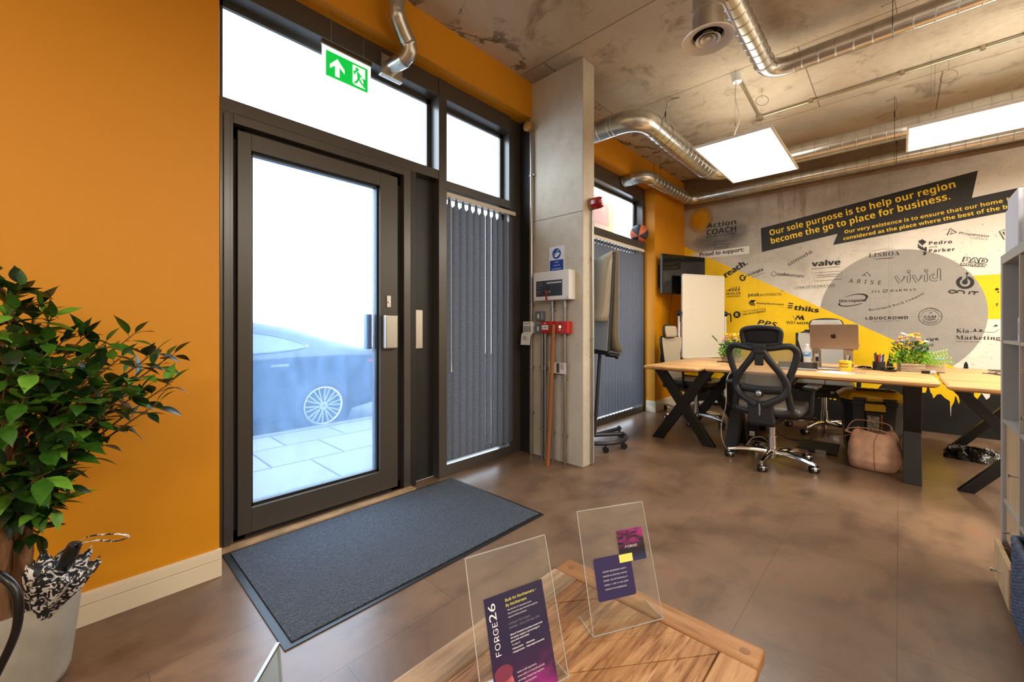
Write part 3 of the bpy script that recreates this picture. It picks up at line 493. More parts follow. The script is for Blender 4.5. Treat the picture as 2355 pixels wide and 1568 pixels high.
 ('K', [('t', 'Kia', 's', 0.446, 1.094, 0.537, 1.093, 0.063, 1.05, 0, 0), ('t', 'Marketing', 's', 0.442, 1.02, 0.751, 1.021, 0.065, 1.05, 0, 0), ('t', 'Your tone, our voice', 's', 0.443, 0.994, 0.624, 0.995, 0.015, 1.05, 0, 0), ('s',[(0.543,1.1),(0.577,1.107),(0.628,1.104),(0.682,1.098),(0.715,1.101),(0.743,1.128)],0.003,False), ('p',[(0.573,1.118),(0.576,1.134),(0.582,1.136),(0.587,1.118),(0.581,1.102),(0.576,1.104)]), ('p',[(0.607,1.131),(0.617,1.125),(0.636,1.121),(0.626,1.111),(0.603,1.104),(0.615,1.115)]), ('p',[(0.711,1.18),(0.721,1.175),(0.739,1.167),(0.727,1.159),(0.696,1.153),(0.717,1.165)])]),
 ('K', [('t', 'Little Fire', 'b', 0.086, 0.949, 0.317, 1.01, 0.053, 1.0, 0, 0), ('t', 'Digital Ltd', 'n', 0.125, 0.905, 0.278, 0.945, 0.045, 1.0, 0, 0)]),
 ('K', [('s',[(-1.198,1.848),(-1.226,1.833),(-1.254,1.853),(-1.254,1.886),(-1.226,1.901),(-1.198,1.881)],0.0054,True), ('t', 'cube', 'I', -1.187, 1.844, -1.055, 1.822, 0.055, 1.0, 0, 0), ('t', 'wraps', 'l', -1.048, 1.82, -0.892, 1.791, 0.051, 1.0, 0, 0)]),
]
BANNER = [(-1.378, 2.504), (0.6, 2.781), (0.558, 2.505), (0.904, 2.542), (1.25, 2.6119999999999997), (1.2, 2.3819999999999997), (0.795, 2.312), (-0.045, 2.227), (-0.595, 2.169), (-0.55, 2.302), (-1.367, 2.176)]
BANNER_TXT = [('t', 'Our sole purpose is to help our region', 'b', -1.27, 2.387, 0.443, 2.644, 0.114, 1.0, 0, 0), ('t', 'become the go to place for business.', 'b', -1.254, 2.274, 0.404, 2.525, 0.114, 1.0, 0, 0), ('t', 'Our very existence is to ensure that our home', 'b', -0.482, 2.292, 0.769, 2.412, 0.061, 1, 0, 0), ('t', 'town', 'b', 0.792, 2.42, 0.923, 2.431, 0.061, 1, 0, 0), ('t', 'considered as the place where the best of the b', 'b', -0.494, 2.212, 0.798, 2.347, 0.061, 1, 0, 0)]
# ---------------------------------------------------------------- mural wall
YW = 6.45; WP = ((0, YW, 0), (1, 0, 0), (0, 0, 1), (0, -1, 0))
q = NT('mural_concrete'); co = q.co('Object')
g = q.n('NewGeometry').outputs['Position']; sx = q.n('SeparateXYZ'); q.t.links.new(g, sx.inputs[0]); X_, Z_ = sx.outputs[0], sx.outputs[2]
bare = q.ramp(q.noise(1.7, g, 8, .62, .5), [(.3, (164, 157, 144)), (.5, (188, 181, 168)), (.7, (206, 199, 186))])
st = q.noise(1.0, q.co('Object', scale=(9, 9, .7)), 6, .7)
stain = q.math('MULTIPLY', q.rng(st, .5, .68), q.math('MULTIPLY', q.rng(Z_, 2.35, 2.8), q.math('MULTIPLY', q.rng(X_, -1.5, -1.3), q.rng(X_, -.3, -.8))))
bare = q.mix(q.math('MULTIPLY', stain, .75), bare, (128, 98, 70))
bare = q.mix(q.rng(Z_, 2.86, 2.95, 0, .6), bare, (140, 110, 84))
white = q.ramp(q.noise(2.2, g, 6, .6, .3), [(.3, (232, 224, 208)), (.7, (242, 236, 222))])
wf = q.rng(q.math('ADD', q.math('ADD', X_, q.math('MULTIPLY', Z_, -1.1)), q.math('MULTIPLY', q.noise(3, g, 6, .7), .9)), -2.55, -1.75)
a = q.mix(wf, bare, white)
a = q.mix(q.rng(q.noise(34, g, 4, .6), .62, .7, 0, .55), a, (120, 108, 92))
q.P(a, .68, 0, .35); q.bump(q.noise(16, g, 8, .68), .5, .008)
wb = struct(B((-2.72, YW, 0), (4.0, YW+.15, CH)).build('wall_back', q.m))
struct(B((-2.41, YW-.018, 2.945), (4.0, YW, CH)).build('trim_3', concrete('rust_stained_beam', (120, 96, 70), (150, 122, 92), (96, 70, 48)).m))
def paint(name, col, rough=.55, var=.05, scuff=None):
    q = NT(name); g = q.n('NewGeometry').outputs['Position']
    a = q.ramp(q.noise(2.4, g, 7, .6), [(.3, tuple(x*(1-var) for x in col)), (.7, tuple(min(255, x*(1+var)) for x in col))])
    a = q.mix(q.rng(q.noise(48, g, 3, .6), .66, .72, 0, .5), a, tuple(x*.6 for x in col))
    if scuff: a = q.mix(q.rng(q.noise(7, g, 8, .75), .6, .75, 0, .4), a, scuff)
    q.P(a, rough, 0, .35); q.bump(q.noise(16, g, 8, .68), .4, .008); return q.m
PY = paint('yellow_wall_paint', (246, 200, 16)); PG = paint('grey_wall_paint', (160, 155, 148)); PK = paint('black_wall_paint', (24, 23, 21), .6, .2, (60, 58, 52))
PI_ = pm('black_logo_vinyl', (14, 12, 10), .5); PH = pm('thin_logo_vinyl', (44, 39, 32), .5); PLY = pm('yellow_lettering', (248, 206, 36), .5); PW = pm('white_wall_sticker', (226, 220, 208), .5)
def wpart(name, pts, m, lift, label=None):
    b = MB(); shape(b, WP, pts, lift); return b.build(name, m, wb, label=label)
wpart('painted_band', [(.2, 1.233), (1.6, 1.233), (1.6, 1.70), (.2, 1.685)], PY, .0008, 'yellow painted band right of the grey circle')
wpart('painted_circle', ell(-.03, 1.30, .70, .738, 72), PG, .0014, 'grey painted circle')
sky = [(-2.41, .42), (-1.9, .40), (-1.75, .55), (-1.62, .42), (-1.45, .5), (-1.3, .7), (-1.2, .62), (-1.05, .62), (-.981, .70), (-.981, 1.077), (-.888, 1.078), (-.888, 1.118), (-.70, 1.118), (-.70, .8), (-.56, .8), (-.53, .55), (-.46, .49), (-.406, .486), (-.393, .412), (-.366, .375), (-.331, .407), (-.314, .375), (-.195, .377), (-.17, .446), (-.163, .458), (-.13, .50), (-.111, .682), (-.1, .748), (-.089, .784), (-.081, .834), (-.078, .875), (-.075, .834), (-.067, .785), (-.052, .736), (-.041, .672), (-.03, .52), (.05, .52),
 (.10, .50), (.117, .485), (.129, .449), (.148, .425), (.159, .426), (.16, .463), (.172, .464), (.174, .425), (.215, .425), (.224, .459), (.226, .50), (.241, .50), (.252, .436), (.267, .411), (.274, .371), (.288, .388), (.303, .416), (.332, .424), (.36, .386), (.399, .355), (.4035, .197), (.408, .198), (.41, .29), (.431, .354), (.439, .415), (.444, .411), (.466, .328), (.471, .369), (.455, .458), (.47, .60), (.485, .63), (.496, .686), (.502, .755), (.508, .775), (.511, .783), (.521, .784), (.530, .757), (.536, .689), (.55, .62), (.573, .60), (.573, .416), (.59, .388), (.626, .466), (.658, .401), (.681, .429), (.691, .52), (.85, .6), (1.0, .5), (1.6, .62)]
wpart('painted_triangle', [(-2.41, 2.39), (.472, .70), (.62, .60), (.62, .30), (-2.41, .30)], PY, .002, 'yellow painted wedge')
wpart('painted_skyline', sky + [(1.6, 0), (-2.41, 0)], PK, .0028, 'black painted city skyline along the bottom of the wall')
b = MB()
for x, z, w_, h_ in ((-.735, .261, .008, .012), (-.62, .262, .022, .022), (-.578, .258, .034, .02), (-.565, .284, .03, .014), (-.53, .272, .012, .03), (-.66, .262, .006, .006)): shape(b, WP, ell(x, z, w_/2, h_/2, 10), .0034)
b.build('painted_windows', PY, wb, label='small yellow window dots on the black skyline')
wpart('painted_banner', BANNER, paint('banner_black', (38, 36, 32), .5, .25, (70, 64, 54)), .0022, 'black painted slogan banner')
b = MB()
for t in BANNER_TXT: letter(b, WP, t[1], t[3:5], t[5:7], t[7], t[2], t[8], .0032)
b.build('slogan_lettering', PLY, wb, label='yellow slogan lettering on the black banner')
wpart('painted_pennant', [(-2.351, 2.265), (-1.519, 2.284), (-1.521, 2.177), (-2.08, 2.174), (-2.19, 2.20)], PW, .0036, 'white pennant strip')
cols = {'K': PI_, 'H': PH, 'Y': PY, 'W': PW}
for cl, its in LOGOS:
    b = MB()
    for it in its:
        lf = .0046 if cl in 'KH' else .0058
        if it[0] == 't': letter(b, WP, it[1], it[3:5], it[5:7], it[7], it[2], it[8], lf, it[10], it[9])
        elif it[0] == 'p': shape(b, WP, it[1], lf)
        else: stroke(b, WP, it[1], it[2], lf, it[3])
    b.build('logo', cols[cl], wb)
def spray(cx, cz, rx, rz, col, dens, lift, label):
    nm = 'spray_%02x%02x%02x' % col
    if nm not in MATS:
        q = NT(nm); co = q.co('Object'); ln = q.n('VectorMath', operation='LENGTH'); q.t.links.new(co, ln.inputs[0])
        f = q.rng(q.math('ADD', ln.outputs['Value'], q.math('MULTIPLY', q.noise(3, co, 3), .25)), .55, 1.1, dens, 0)
        q.P(col, .6, 0, .3); q.t.links.new(f, q.b.inputs['Alpha'])
    me = bpy.data.meshes.new('spray_paint'); me.from_pydata([(x, 0, z) for x, z in ell(0, 0, 1, 1, 40)], [], [tuple(range(40))]); me.materials.append(MATS[nm])
    o = bpy.data.objects.new('spray_paint', me); COL.objects.link(o); o.parent = wb; o.location = V((cx, YW-lift, cz)) - WORLD[wb.name]; o.scale = (rx, 1, rz); o['label'] = label
spray(-2.17, 2.76, .20, .23, (228, 170, 14), .95, .001, 'soft yellow sprayed spot')
for k, (x, z, rx, rz) in enumerate(((-1.9, 2.47, .40, .20), (-1.66, 2.52, .20, .16), (-2.12, 2.40, .22, .13), (-1.85, 2.36, .40, .16))): spray(x, z, rx, rz, (120, 122, 124), .32, .0016+.0004*k, 'soft grey sprayed cloud')
b = MB()
for x in (-1.418, -.087):
    for dx, w_ in ((0, .006), (.022, .004)): shape(b, WP, [(x+dx, .3), (x+dx+w_, .3), (x+dx+w_, 2.94), (x+dx, 2.94)], .004)
b.build('casting_seam', pm('seam_line', (140, 118, 84), .8, Alpha=.13), wb)
# ---------------------------------------------------------------- ducts
def ductpath(pts, rad, r, pitch=.11):
    """mitred duct path with seam ridges: returns centre points and radii"""
    P = fil(pts, rad, 10); seg = [(b-a).length for a, b in zip(P, P[1:])]; tot = sum(seg)
    marks = []; d = 0
    for i, L in enumerate(seg):
        marks.append(d); d += L
    marks.append(d)
    def at(t):
        for i, L in enumerate(seg):
            if t <= marks[i+1] or i == len(seg)-1:
                return P[i].lerp(P[i+1], min(1, max(0, (t-marks[i])/max(L, 1e-9))))
    ts = [(m_, 0) for m_ in marks]; straight = [(marks[i], marks[i+1]) for i, L in enumerate(seg) if L > rad*.5]
    for a, b in straight:
        k = a + .03
        while k < b - .02:
            ts += [(k-.004, 0), (k-.0015, .0035), (k+.0015, .0035), (k+.004, 0)]; k += pitch
        for e in (a+.012, b-.012): ts += [(e-.006, 0), (e-.004, .005), (e+.004, .005), (e+.006, 0)]
    ts = sorted(t for t in ts if 0 <= t[0] <= tot)
    out = []; rr = []
    for t, dr in ts:
        if out and (at(t)-out[-1]).length < 5e-4: continue
        out.append(at(t)); rr.append(r+dr)
    return out, rr
def wire(mb, pts, r=.002): mb.tube(pts, r, 5)
WIRE = pm('steel_wire', (60, 56, 50), .4, .6)
def duct(name, label, pts, rad, r, hangs, pitch=.11):
    t = thing(name, label, 'duct', pts[0]); p, rr = ductpath(pts, rad, r, pitch)
    MB().tube(p, r, 28, radii=rr).build('duct_pipe', M['galv'], t, 35)
    for x, y, z in hangs:
        b = MB(); rw = r + .004
        b.tube([(x + (rw*math.sin(a)*dx_), y + (rw*math.sin(a)*dy_), z + rw*math.cos(a)) for a in [2*PI*k/24 for k in range(24)] for dx_, dy_ in [HD]], .002, 5, closed=True)
        wire(b, [(x, y, z+rw), (x, y, CH)]); wire(b, [(x, y, CH-.16), (x+.02, y+.01, CH-.1), (x+.01, y, CH-.02), (x-.06, y+.02, CH-.015), (x-.05, y, CH-.03)], .0015)
        b.cyl((x, y, CH-.2), (x, y, CH-.15), .006, 8)
        b.build('suspension_wire', WIRE, t)
    return t
HD = (0, 1)
dB = duct('ventilation_duct', 'silver spiral duct from the wall beside the pillar, running behind the first panel light', [(-2.55, 3.45, 3.03), (-1.68, 3.45, 3.03), (-1.68, 5.38, 3.03), (3.9, 5.38, 3.03)], .24, .095, [(-.03, 5.38, 3.03), (1.9, 5.38, 3.03)])
HD = (1, 0)
b = MB(); rw = .1
b.tube([(-1.68+rw*math.sin(2*PI*k/24), 3.95, 3.03+rw*math.cos(2*PI*k/24)) for k in range(24)], .002, 5, closed=True)
wire(b, [(-1.68+.03, 3.95, 3.12), (-1.66, 3.95, 3.22), (-1.64, 3.94, 3.34), (-1.57, 3.96, 3.345), (-1.53, 3.98, 3.35), (-1.6, 3.95, 3.355)]); wire(b, [(-1.68-.03, 3.95, 3.12), (-1.66, 3.95, 3.24)]); b.cyl((-1.66, 3.95, 3.2), (-1.657, 3.95, 3.25), .006, 8)
b.build('suspension_wire', WIRE, dB)
HD = (0, 1)
dC = duct('ventilation_duct', 'slim silver duct from above the far window, hugging the top of the mural wall', [(-2.56, 4.78, 3.0), (-2.25, 4.78, 3.0), (-2.25, 6.22, 3.02), (3.9, 6.22, 3.02)], .19, .075, [(-.02, 6.22, 3.02)], .105)
MB().lathe([(.075, 0), (.095, 0), (.095, .012), (.08, .016)], (-2.55, 4.78, 3.0), 28, Matrix.Rotation(PI/2, 3, 'Y')).build('wall_collar', pm('duct_collar', (70, 66, 58), .5), dC, 40)
b = MB(); rw = .08
b.tube([(-2.25+rw*math.sin(2*PI*k/20), 5.2, 3.01+rw*math.cos(2*PI*k/20)) for k in range(20)], .002, 5, closed=True); wire(b, [(-2.25, 5.2, 3.09), (-2.25, 5.2, CH)]); b.cyl((-2.25, 5.2, 3.2), (-2.25, 5.2, 3.25), .006, 8); wire(b, [(-2.25, 5.2, 3.22), (-2.2, 5.2, 3.215)], .003)
b.build('suspension_wire', WIRE, dC)
dA = duct('ventilation_duct', 'silver duct high at the top right, bending down to the round ceiling diffuser', [(3.9, 3.77, 3.17), (-.75, 3.77, 3.17), (-.75, 2.34, 3.17), (-.75, 2.34, 2.95)], .16, .066, [(-.03, 3.77, 3.17), (2.0, 3.77, 3.17)], .1)
t = thing('ceiling_diffuser', 'round white louvre diffuser on the end of a vertical silver duct', 'air diffuser', (-.75, 2.34, 2.70))
p, rr = ductpath([(-.75, 2.34, 2.99), (-.75, 2.34, 2.72)], .05, .078, .12)
MB().tube(p, .078, 28, radii=rr, caps=False).build('duct_stub', M['galv'], t, 35)
WD = pm('diffuser_enamel', (222, 214, 202), .3, .1)
MB().lathe([(.075, .03), (.08, .012), (.118, .006), (.13, .0), (.128, -.006), (.112, -.002), (.088, .010), (.084, .03)], (-.75, 2.34, 2.70), 40, caps=False).build('outer_ring', WD, t, 40)
for r0, z0 in ((.05, .0), (.027, .004)):
    MB().lathe([(r0*.62, z0+.03), (r0*.8, z0+.012), (r0+.012, z0-.002), (r0+.013, z0-.006), (r0*.8, z0+.008), (r0*.58, z0+.028)], (-.75, 2.34, 2.70), 32, caps=False).build('louvre_cone', WD, t, 40)
MB().lathe([(.0, .0), (.011, .0), (.013, .004), (.006, .012), (.004, .05), (0, .05)], (-.75, 2.34, 2.70), 20).build('centre_cone', WD, t, 40)
# short S bend over the door
t = thing('ventilation_duct', 'short S-shaped silver duct dropping into the dark panel over the door', 'duct', (-2.5, 1.5, 2.95))
pts = crv([(-2.30, 1.40, 3.36), (-2.30, 1.39, 3.20), (-2.31, 1.40, 3.12), (-2.33, 1.46, 3.05), (-2.34, 1.50, 3.01), (-2.355, 1.515, 2.965), (-2.40, 1.505, 2.93), (-2.47, 1.49, 2.925), (-2.53, 1.485, 2.925)], 7)
rr = [.05 + (.004 if k % 14 in (0,) else 0) for k in range(len(pts))]
MB().tube(pts, .05, 24, radii=rr).build('duct_pipe', M['galv'], t, 50)
MB().box((-2.56, 1.41, 2.85), (-2.52, 1.57, 2.99)).build('wall_box', M['galv'], t, bevel=.004)
# ---------------------------------------------------------------- suspended panel lights
def panel(x0, x1, y0, y1, z, label):
    t = thing('panel_light', label, 'ceiling light', ((x0+x1)/2, (y0+y1)/2, z), group='suspended white panel lights')
    b = MB(); f = .014
    for a, c in (((x0, y0), (x1, y0+f)), ((x0, y1-f), (x1, y1)), ((x0, y0+f), (x0+f, y1-f)), ((x1-f, y0+f), (x1, y1-f))): b.box((a[0], a[1], z), (c[0], c[1], z+.012))
    b.box((x0, y0, z+.0122), (x1, y1, z+.02)); b.build('frame', pm('light_frame', (236, 234, 230), .4), t)
    B((x0+f, y0+f, z+.002), (x1-f, y1-f, z+.008)).build('diffuser', M['lit'], t)
    cx, cy = (x0+x1)/2, (y0+y1)/2; b = MB()
    B((x0+.03, y0+.03, z+.0202), (x1-.03, y1-.03, z+.0212)).build('added_upglow_sheet', M['lit_up'], t)  # added glowing sheet on the panel's top, lifts the ceiling above
    dx, dy = (x1-x0)*.42, (y1-y0)*.42
    for s_ in ((-1, 1) if dy > dx else (-1, 1)):
        e = (cx, cy+s_*dy*.9, z+.16) if dy > dx else (cx+s_*dx*.9, cy, z+.16)
        for q_ in (-1, 1):
            k = (cx+q_*dx, cy+s_*dy, z+.02) if dy > dx else (cx+s_*dx, cy+q_*dy, z+.02)
            wire(b, [e, k], .0008)
        wire(b, [e, (e[0], e[1], CH)], .0008); b.cyl((e[0], e[1], e[2]-.008), (e[0], e[1], e[2]+.02), .004, 6)
        b.build('suspension_wire', pm('fine_cable', (120, 112, 100), .4, .5), t); b = MB()
    return t
p1 = panel(-1.315, -.72, 3.72, 4.9, 2.71, 'square-on white panel light hanging over the left end of the desks')
MB().tube(crv([(-1.03, 3.96, 3.32), (-1.04, 3.95, 3.15), (-1.0, 3.92, 2.95), (-1.02, 3.86, 2.80), (-1.02, 3.84, 2.725)], 8), .0045, 8).build('power_flex', M['white'], p1, 60)
MB().lathe([(.0, -.07), (.036, -.07), (.04, -.06), (.042, -.025), (.044, -.022), (.05, 0), (0, 0)], (-1.03, 3.97, CH), 24).build('ceiling_rose', M['white'], p1, 40)
panel(.045, 1.24, 4.46, 5.06, 2.70, 'long white panel light cut by the right edge, over the right-hand desk')
# ---------------------------------------------------------------- ceiling conduit
GC = pm('conduit_steel', (186, 176, 150), .28, .9)
t = thing('ceiling_conduit', 'thin steel conduit on the ceiling from the light rose to the right edge', 'conduit', (-1.05, 4.9, 3.3))
zc = CH - .022
MB().tube([(-1.03, 4.0, zc), (-1.06, 4.86, zc)], .011, 10).tube([(-1.03, 4.9, zc), (3.9, 4.85, zc)], .011, 10).build('conduit_pipe', GC, t, 40)
b = MB().cyl((-1.06, 4.9, CH), (-1.06, 4.9, CH-.05), .034, 20); b.build('junction_box', GC, t, 40)
for x in (-.62, .02, .48, .9, 1.8): MB().cyl((x, 4.885, CH), (x, 4.885, CH-.034), .018, 12).build('conduit_saddle', GC, t, 40)
b = MB(); wire(b, [(-.92, 4.35, CH), (-.92, 4.35, CH-.1)], .0012); b.tube([(-.92+.045*math.cos(2*PI*k/20), 4.35+.03*math.cos(2*PI*k/20), CH-.12+.045*math.sin(2*PI*k/20)) for k in range(20)], .002, 5, closed=True)
tag(b.build('wire_loop', WIRE), 'small loop of dark wire hanging from the ceiling beside the short conduit', 'wire')
b = MB(); wire(b, [(.22, 4.9, CH-.03), (.215, 4.9, CH-.3)], .0009); b.tube([(.30+.05*math.cos(2*PI*k/20), 4.95, CH-.14+.05*math.sin(2*PI*k/20)) for k in range(20)], .0012, 5, closed=True); wire(b, [(.3, 4.95, CH-.09), (.3, 4.95, CH)], .0009)
tag(b.build('wire_loop', WIRE), 'faint loop of thin wire hanging from the long ceiling conduit', 'wire')
# ---------------------------------------------------------------- exit sign
SX = -2.485
t = thing('exit_sign', 'hanging green emergency exit sign with arrow and running figure', 'sign', (SX, 1.17, 2.62))
def EP(u, v): return None
y0, y1, zt = 1.005, 1.312, 2.832
B((SX-.014, y0-.004, zt-.006), (SX+.014, y1+.004, zt+.022)).build('top_rail', pm('sign_rail', (96, 84, 72), .35, .8), t, bevel=.002)
q = NT('sign_panel_lit'); q.P((225, 240, 232), .3, 0, .5); q.b.inputs['Emission Color'].default_value = (.85, 1, .92, 1); q.b.inputs['Emission Strength'].default_value = .9; M['signw'] = q.m
q = NT('sign_green_lit'); q.P((8, 170, 60), .3); q.b.inputs['Emission Color'].default_value = (.0, .56, .06, 1); q.b.inputs['Emission Strength'].default_value = .85; M['signg'] = q.m
pn = B((SX-.003, y0, zt-.222), (SX+.003, y1, zt-.006)).build('sign_panel', M['signw'], t)
SP = ((SX+.0031, y0, zt-.222), (0, 1, 0), (0, 0, 1), (1, 0, 0)); w_ = y1-y0
b = MB(); shape(b, SP, [(.022, .04), (w_-.022, .04), (w_-.022, .19), (.022, .19)], .0006); b.build('green_field', M['signg'], t)
b = MB()
shape(b, SP, [(.045, .115), (.09, .165), (.135, .115), (.135, .09), (.104, .118), (.104, .055), (.076, .055), (.076, .118), (.045, .09)], .0012)
shape(b, SP, [(.185, .055), (.268, .055), (.268, .178), (.185, .178)], .0012)
b.build('white_pictogram', M['signw'], t)
b = MB()
shape(b, SP, ell(.214, .158, .011, .011, 14), .0018)
for pts, w2 in ((((.190, .132), (.206, .145), (.222, .138), (.232, .128), (.246, .122)), .010), (((.222, .14), (.226, .105)), .018), (((.226, .108), (.240, .085), (.262, .07), (.272, .078)), .012), (((.224, .105), (.214, .082), (.198, .068)), .012), (((.206, .145), (.196, .12)), .008)): stroke(b, SP, pts, w2, .0018)
shape(b, SP, [(.243, .115), (.268, .115), (.268, .06), (.258, .06), (.255, .10)], .0018)
shape(b, SP, [(.185, .055), (.20, .055), (.192, .063), (.185, .063)], .0018)
b.build('running_figure', M['signg'], t)
for y in (1.06, 1.265): MB().cyl((SX, y, zt+.02), (SX, y, 3.045), .0016, 6).cyl((SX, y, zt+.02), (SX, y, zt+.032), .005, 8).build('suspension_cable', M['steel'], t)
# ---------------------------------------------------------------- vertical blinds
q = NT('blind_fabric'); g = q.noise(240, q.co('Object', scale=(1, 1, .4)), 3)
col = q.ramp(g, [(.3, (76, 78, 86)), (.7, (108, 110, 118))]); q.P(col, .85, 0, .2)
tl = q.n('BsdfTranslucent'); q.t.links.new(col, tl.inputs[0]); mx = q.n('MixShader'); mx.inputs[0].default_value = .2
q.t.links.new(q.b.outputs[0], mx.inputs[1]); q.t.links.new(tl.outputs[0], mx.inputs[2]); q.t.links.new(mx.outputs[0], q.out.inputs[0]); M['blind'] = q.m
def blind(y0, y1, z0, z1, x, label, n, ang, wand, chain, curl=.014):
    t = thing('vertical_blind', label, 'blind', (x, (y0+y1)/2, z0))
    B((x-.022, y0-.01, z1), (x+.022, y1+.01, z1+.035)).build('head_rail', pm('blind_rail', (216, 208, 190), .4), t, bevel=.003)
    pit = (y1-y0)/n; w_ = .089; rnd = random.Random(n)
    ch = MB()
    for k in range(n):
        yc = y0 + pit*(k+.5); a = ang + rnd.uniform(-.05, .05); c, s_ = math.cos(a), math.sin(a); b = MB()
        def fn(u, v):
            q_ = (u-.5)*w_; bow = curl*(1-4*(u-.5)**2); z = z0 + (z1-.02-z0)*v
            tp = 1 if v < .985 else .45
            return V((x + q_*tp*s_ + bow*c, yc + q_*tp*c - bow*s_, z))
        vv_ = [0, .012, .5, .975, .985, 1]
        b.grid(lambda u, v: fn(u, vv_[int(round(v*5))]), 7, 6); b.box((x-.003, yc-.006, z1-.03), (x+.003, yc+.006, z1))
        b.build('vane', M['blind'], t, 50)
        if chain and k: 
            for f in (-1, 1): ch.tube(crv([(x + f*.03*1, yc-pit, z0+.012), (x+f*.03, yc-pit*.5, z0-.02), (x+f*.03, yc, z0+.012)], 4), .0018, 5)
    if chain: ch.build('bottom_chain', M['white'], t)
    if wand: MB().tube([(x+.03, y0+.03, z1-.02), (x+.032, y0+.032, .9), (x+.032, y0+.032, .8)], .003, 8, radii=[.0025, .0025, .006]).build('control_wand', M['white'], t)
    return t
blind(1.985, 2.76, .115, 2.165, -2.575, 'narrow grey vertical blind between the door and the concrete pillar', 11, -.20, True, False)
blind(3.10, 5.28, .115, 2.165, -2.53, 'wide grey vertical blind beyond the pillar, with white bottom chains', 29, .16, False, True)

# ---------------------------------------------------------------- things on the pillar
YP = 2.85
def scr(b, pts, r, d=.002):
    for x, y, z in pts: b.lathe([(0, 0), (r, 0), (r*.8, d), (0, d)], (x, y, z), 10, Matrix.Rotation(PI/2, 3, 'X'))
    return b
AP = lambda y: ((0, y, 0), (1, 0, 0), (0, 0, 1), (0, -1, 0))
t = thing('fire_alarm_panel', 'white fire alarm control panel with dark display on the pillar', 'alarm panel', (-2.14, 2.80, 1.38))
B((-2.33, 2.752, 1.378), (-1.952, YP-.001, 1.622)).build('housing', M['white'], t, bevel=.006)
B((-2.297, 2.7505, 1.412), (-2.018, 2.754, 1.545)).build('display', pm('panel_dark', (52, 56, 62), .4), t, label='dark grey display with indicator lights')
b = MB(); P_ = AP(2.7503)
for k in range(8): shape(b, P_, [(-2.178+.0195*k, 1.518), (-2.163+.0195*k, 1.518), (-2.163+.0195*k, 1.53), (-2.178+.0195*k, 1.53)], .0008)
b.build('zone_labels', M['white'], t)
b = MB()
for z in (1.495, 1.473, 1.452): shape(b, P_, [(-2.19, z-.004), (-2.15, z-.004), (-2.15, z+.004), (-2.19, z+.004)], .0008)
for r_ in range(4):
    for k in range(7): shape(b, P_, [(-2.13+.015*k, 1.44+.018*r_), (-2.123+.015*k, 1.44+.018*r_), (-2.123+.015*k, 1.446+.018*r_), (-2.13+.015*k, 1.446+.018*r_)], .0008)
b.build('indicators', M['black'], t)
b = MB()
for z in (1.525, 1.505, 1.485, 1.46, 1.445): stroke(b, P_, [(-2.29, z), (-2.245+.02*(z > 1.5), z)], .003, .0008)
b.build('panel_lettering', pm('pale_print', (160, 166, 170), .5), t)
b = MB(); shape(b, P_, [(-2.292, 1.415), (-2.276, 1.415), (-2.276, 1.432), (-2.292, 1.432)], .0009); shape(b, P_, ell(-2.145, 1.507, .004, .004, 8), .001); b.build('red_marks', M['red'], t)
q = NT('green_led'); q.P((120, 230, 130), .3); q.b.inputs['Emission Color'].default_value = (.4, 1, .5, 1); q.b.inputs['Emission Strength'].default_value = 1.2
b = MB(); shape(b, P_, ell(-2.146, 1.45, .004, .004, 8), .001); b.build('status_light', q.m, t)
scr(MB(), [(-2.315, 2.7505, 1.395), (-1.968, 2.7505, 1.395)], .006).build('screw', M['steel'], t)
b = MB().cyl((-2.172, 2.75, 1.447), (-2.172, 2.735, 1.447), .012, 12); b.tube([(-2.172+.012*math.cos(2*PI*k/14), 2.738, 1.425+.018*math.sin(2*PI*k/14)) for k in range(14)], .002, 5, closed=True)
b.box((-2.182, 2.735, 1.375), (-2.173, 2.738, 1.41)); b.box((-2.176, 2.738, 1.37), (-2.167, 2.741, 1.405))
tag(b.build('key_bunch', pm('red_key_tag', (170, 40, 34), .4)), 'bunch of keys with a red tag hanging from the alarm panel', 'keys')
# hand sanitiser sign
t = thing('wall_sign', 'blue and white hand sanitiser notice above the alarm panel', 'sign', (-2.147, YP, 1.63))
B((-2.228, YP-.004, 1.632), (-2.066, YP-.0005, 1.845)).build('sign_board', pm('sign_white', (222, 224, 228), .35), t)
P_ = AP(YP-.004); BL = pm('sign_blue', (12, 62, 150), .4)
b = MB(); shape(b, P_, ell(-2.147, 1.782, .046, .046, 30), .0006); shape(b, P_, [(-2.219, 1.638), (-2.075, 1.638), (-2.075, 1.728), (-2.219, 1.728)], .0006); b.build('blue_field', BL, t)
b = MB(); letter(b, P_, 'Use', (-2.168, 1.704), (-2.124, 1.704), .018, 'n'); letter(b, P_, 'hand', (-2.178, 1.677), (-2.115, 1.677), .018, 'n'); letter(b, P_, 'sanitiser', (-2.200, 1.648), (-2.094, 1.648), .018, 'n')
shape(b, P_, [(-2.172, 1.762), (-2.165, 1.77), (-2.140, 1.795), (-2.135, 1.79), (-2.130, 1.796), (-2.122, 1.788), (-2.118, 1.790), (-2.112, 1.780), (-2.135, 1.757), (-2.152, 1.750), (-2.158, 1.752)], .0012)
stroke(b, P_, [(-2.178, 1.768), (-2.172, 1.782), (-2.152, 1.79)], .004, .0012); stroke(b, P_, [(-2.15, 1.802), (-2.138, 1.808), (-2.124, 1.814)], .005, .0012); stroke(b, P_, [(-2.124, 1.814), (-2.120, 1.804)], .006, .0012)
b.build('white_pictogram', M['signw'] if 0 else pm('sign_white', (222, 224, 228)), t)
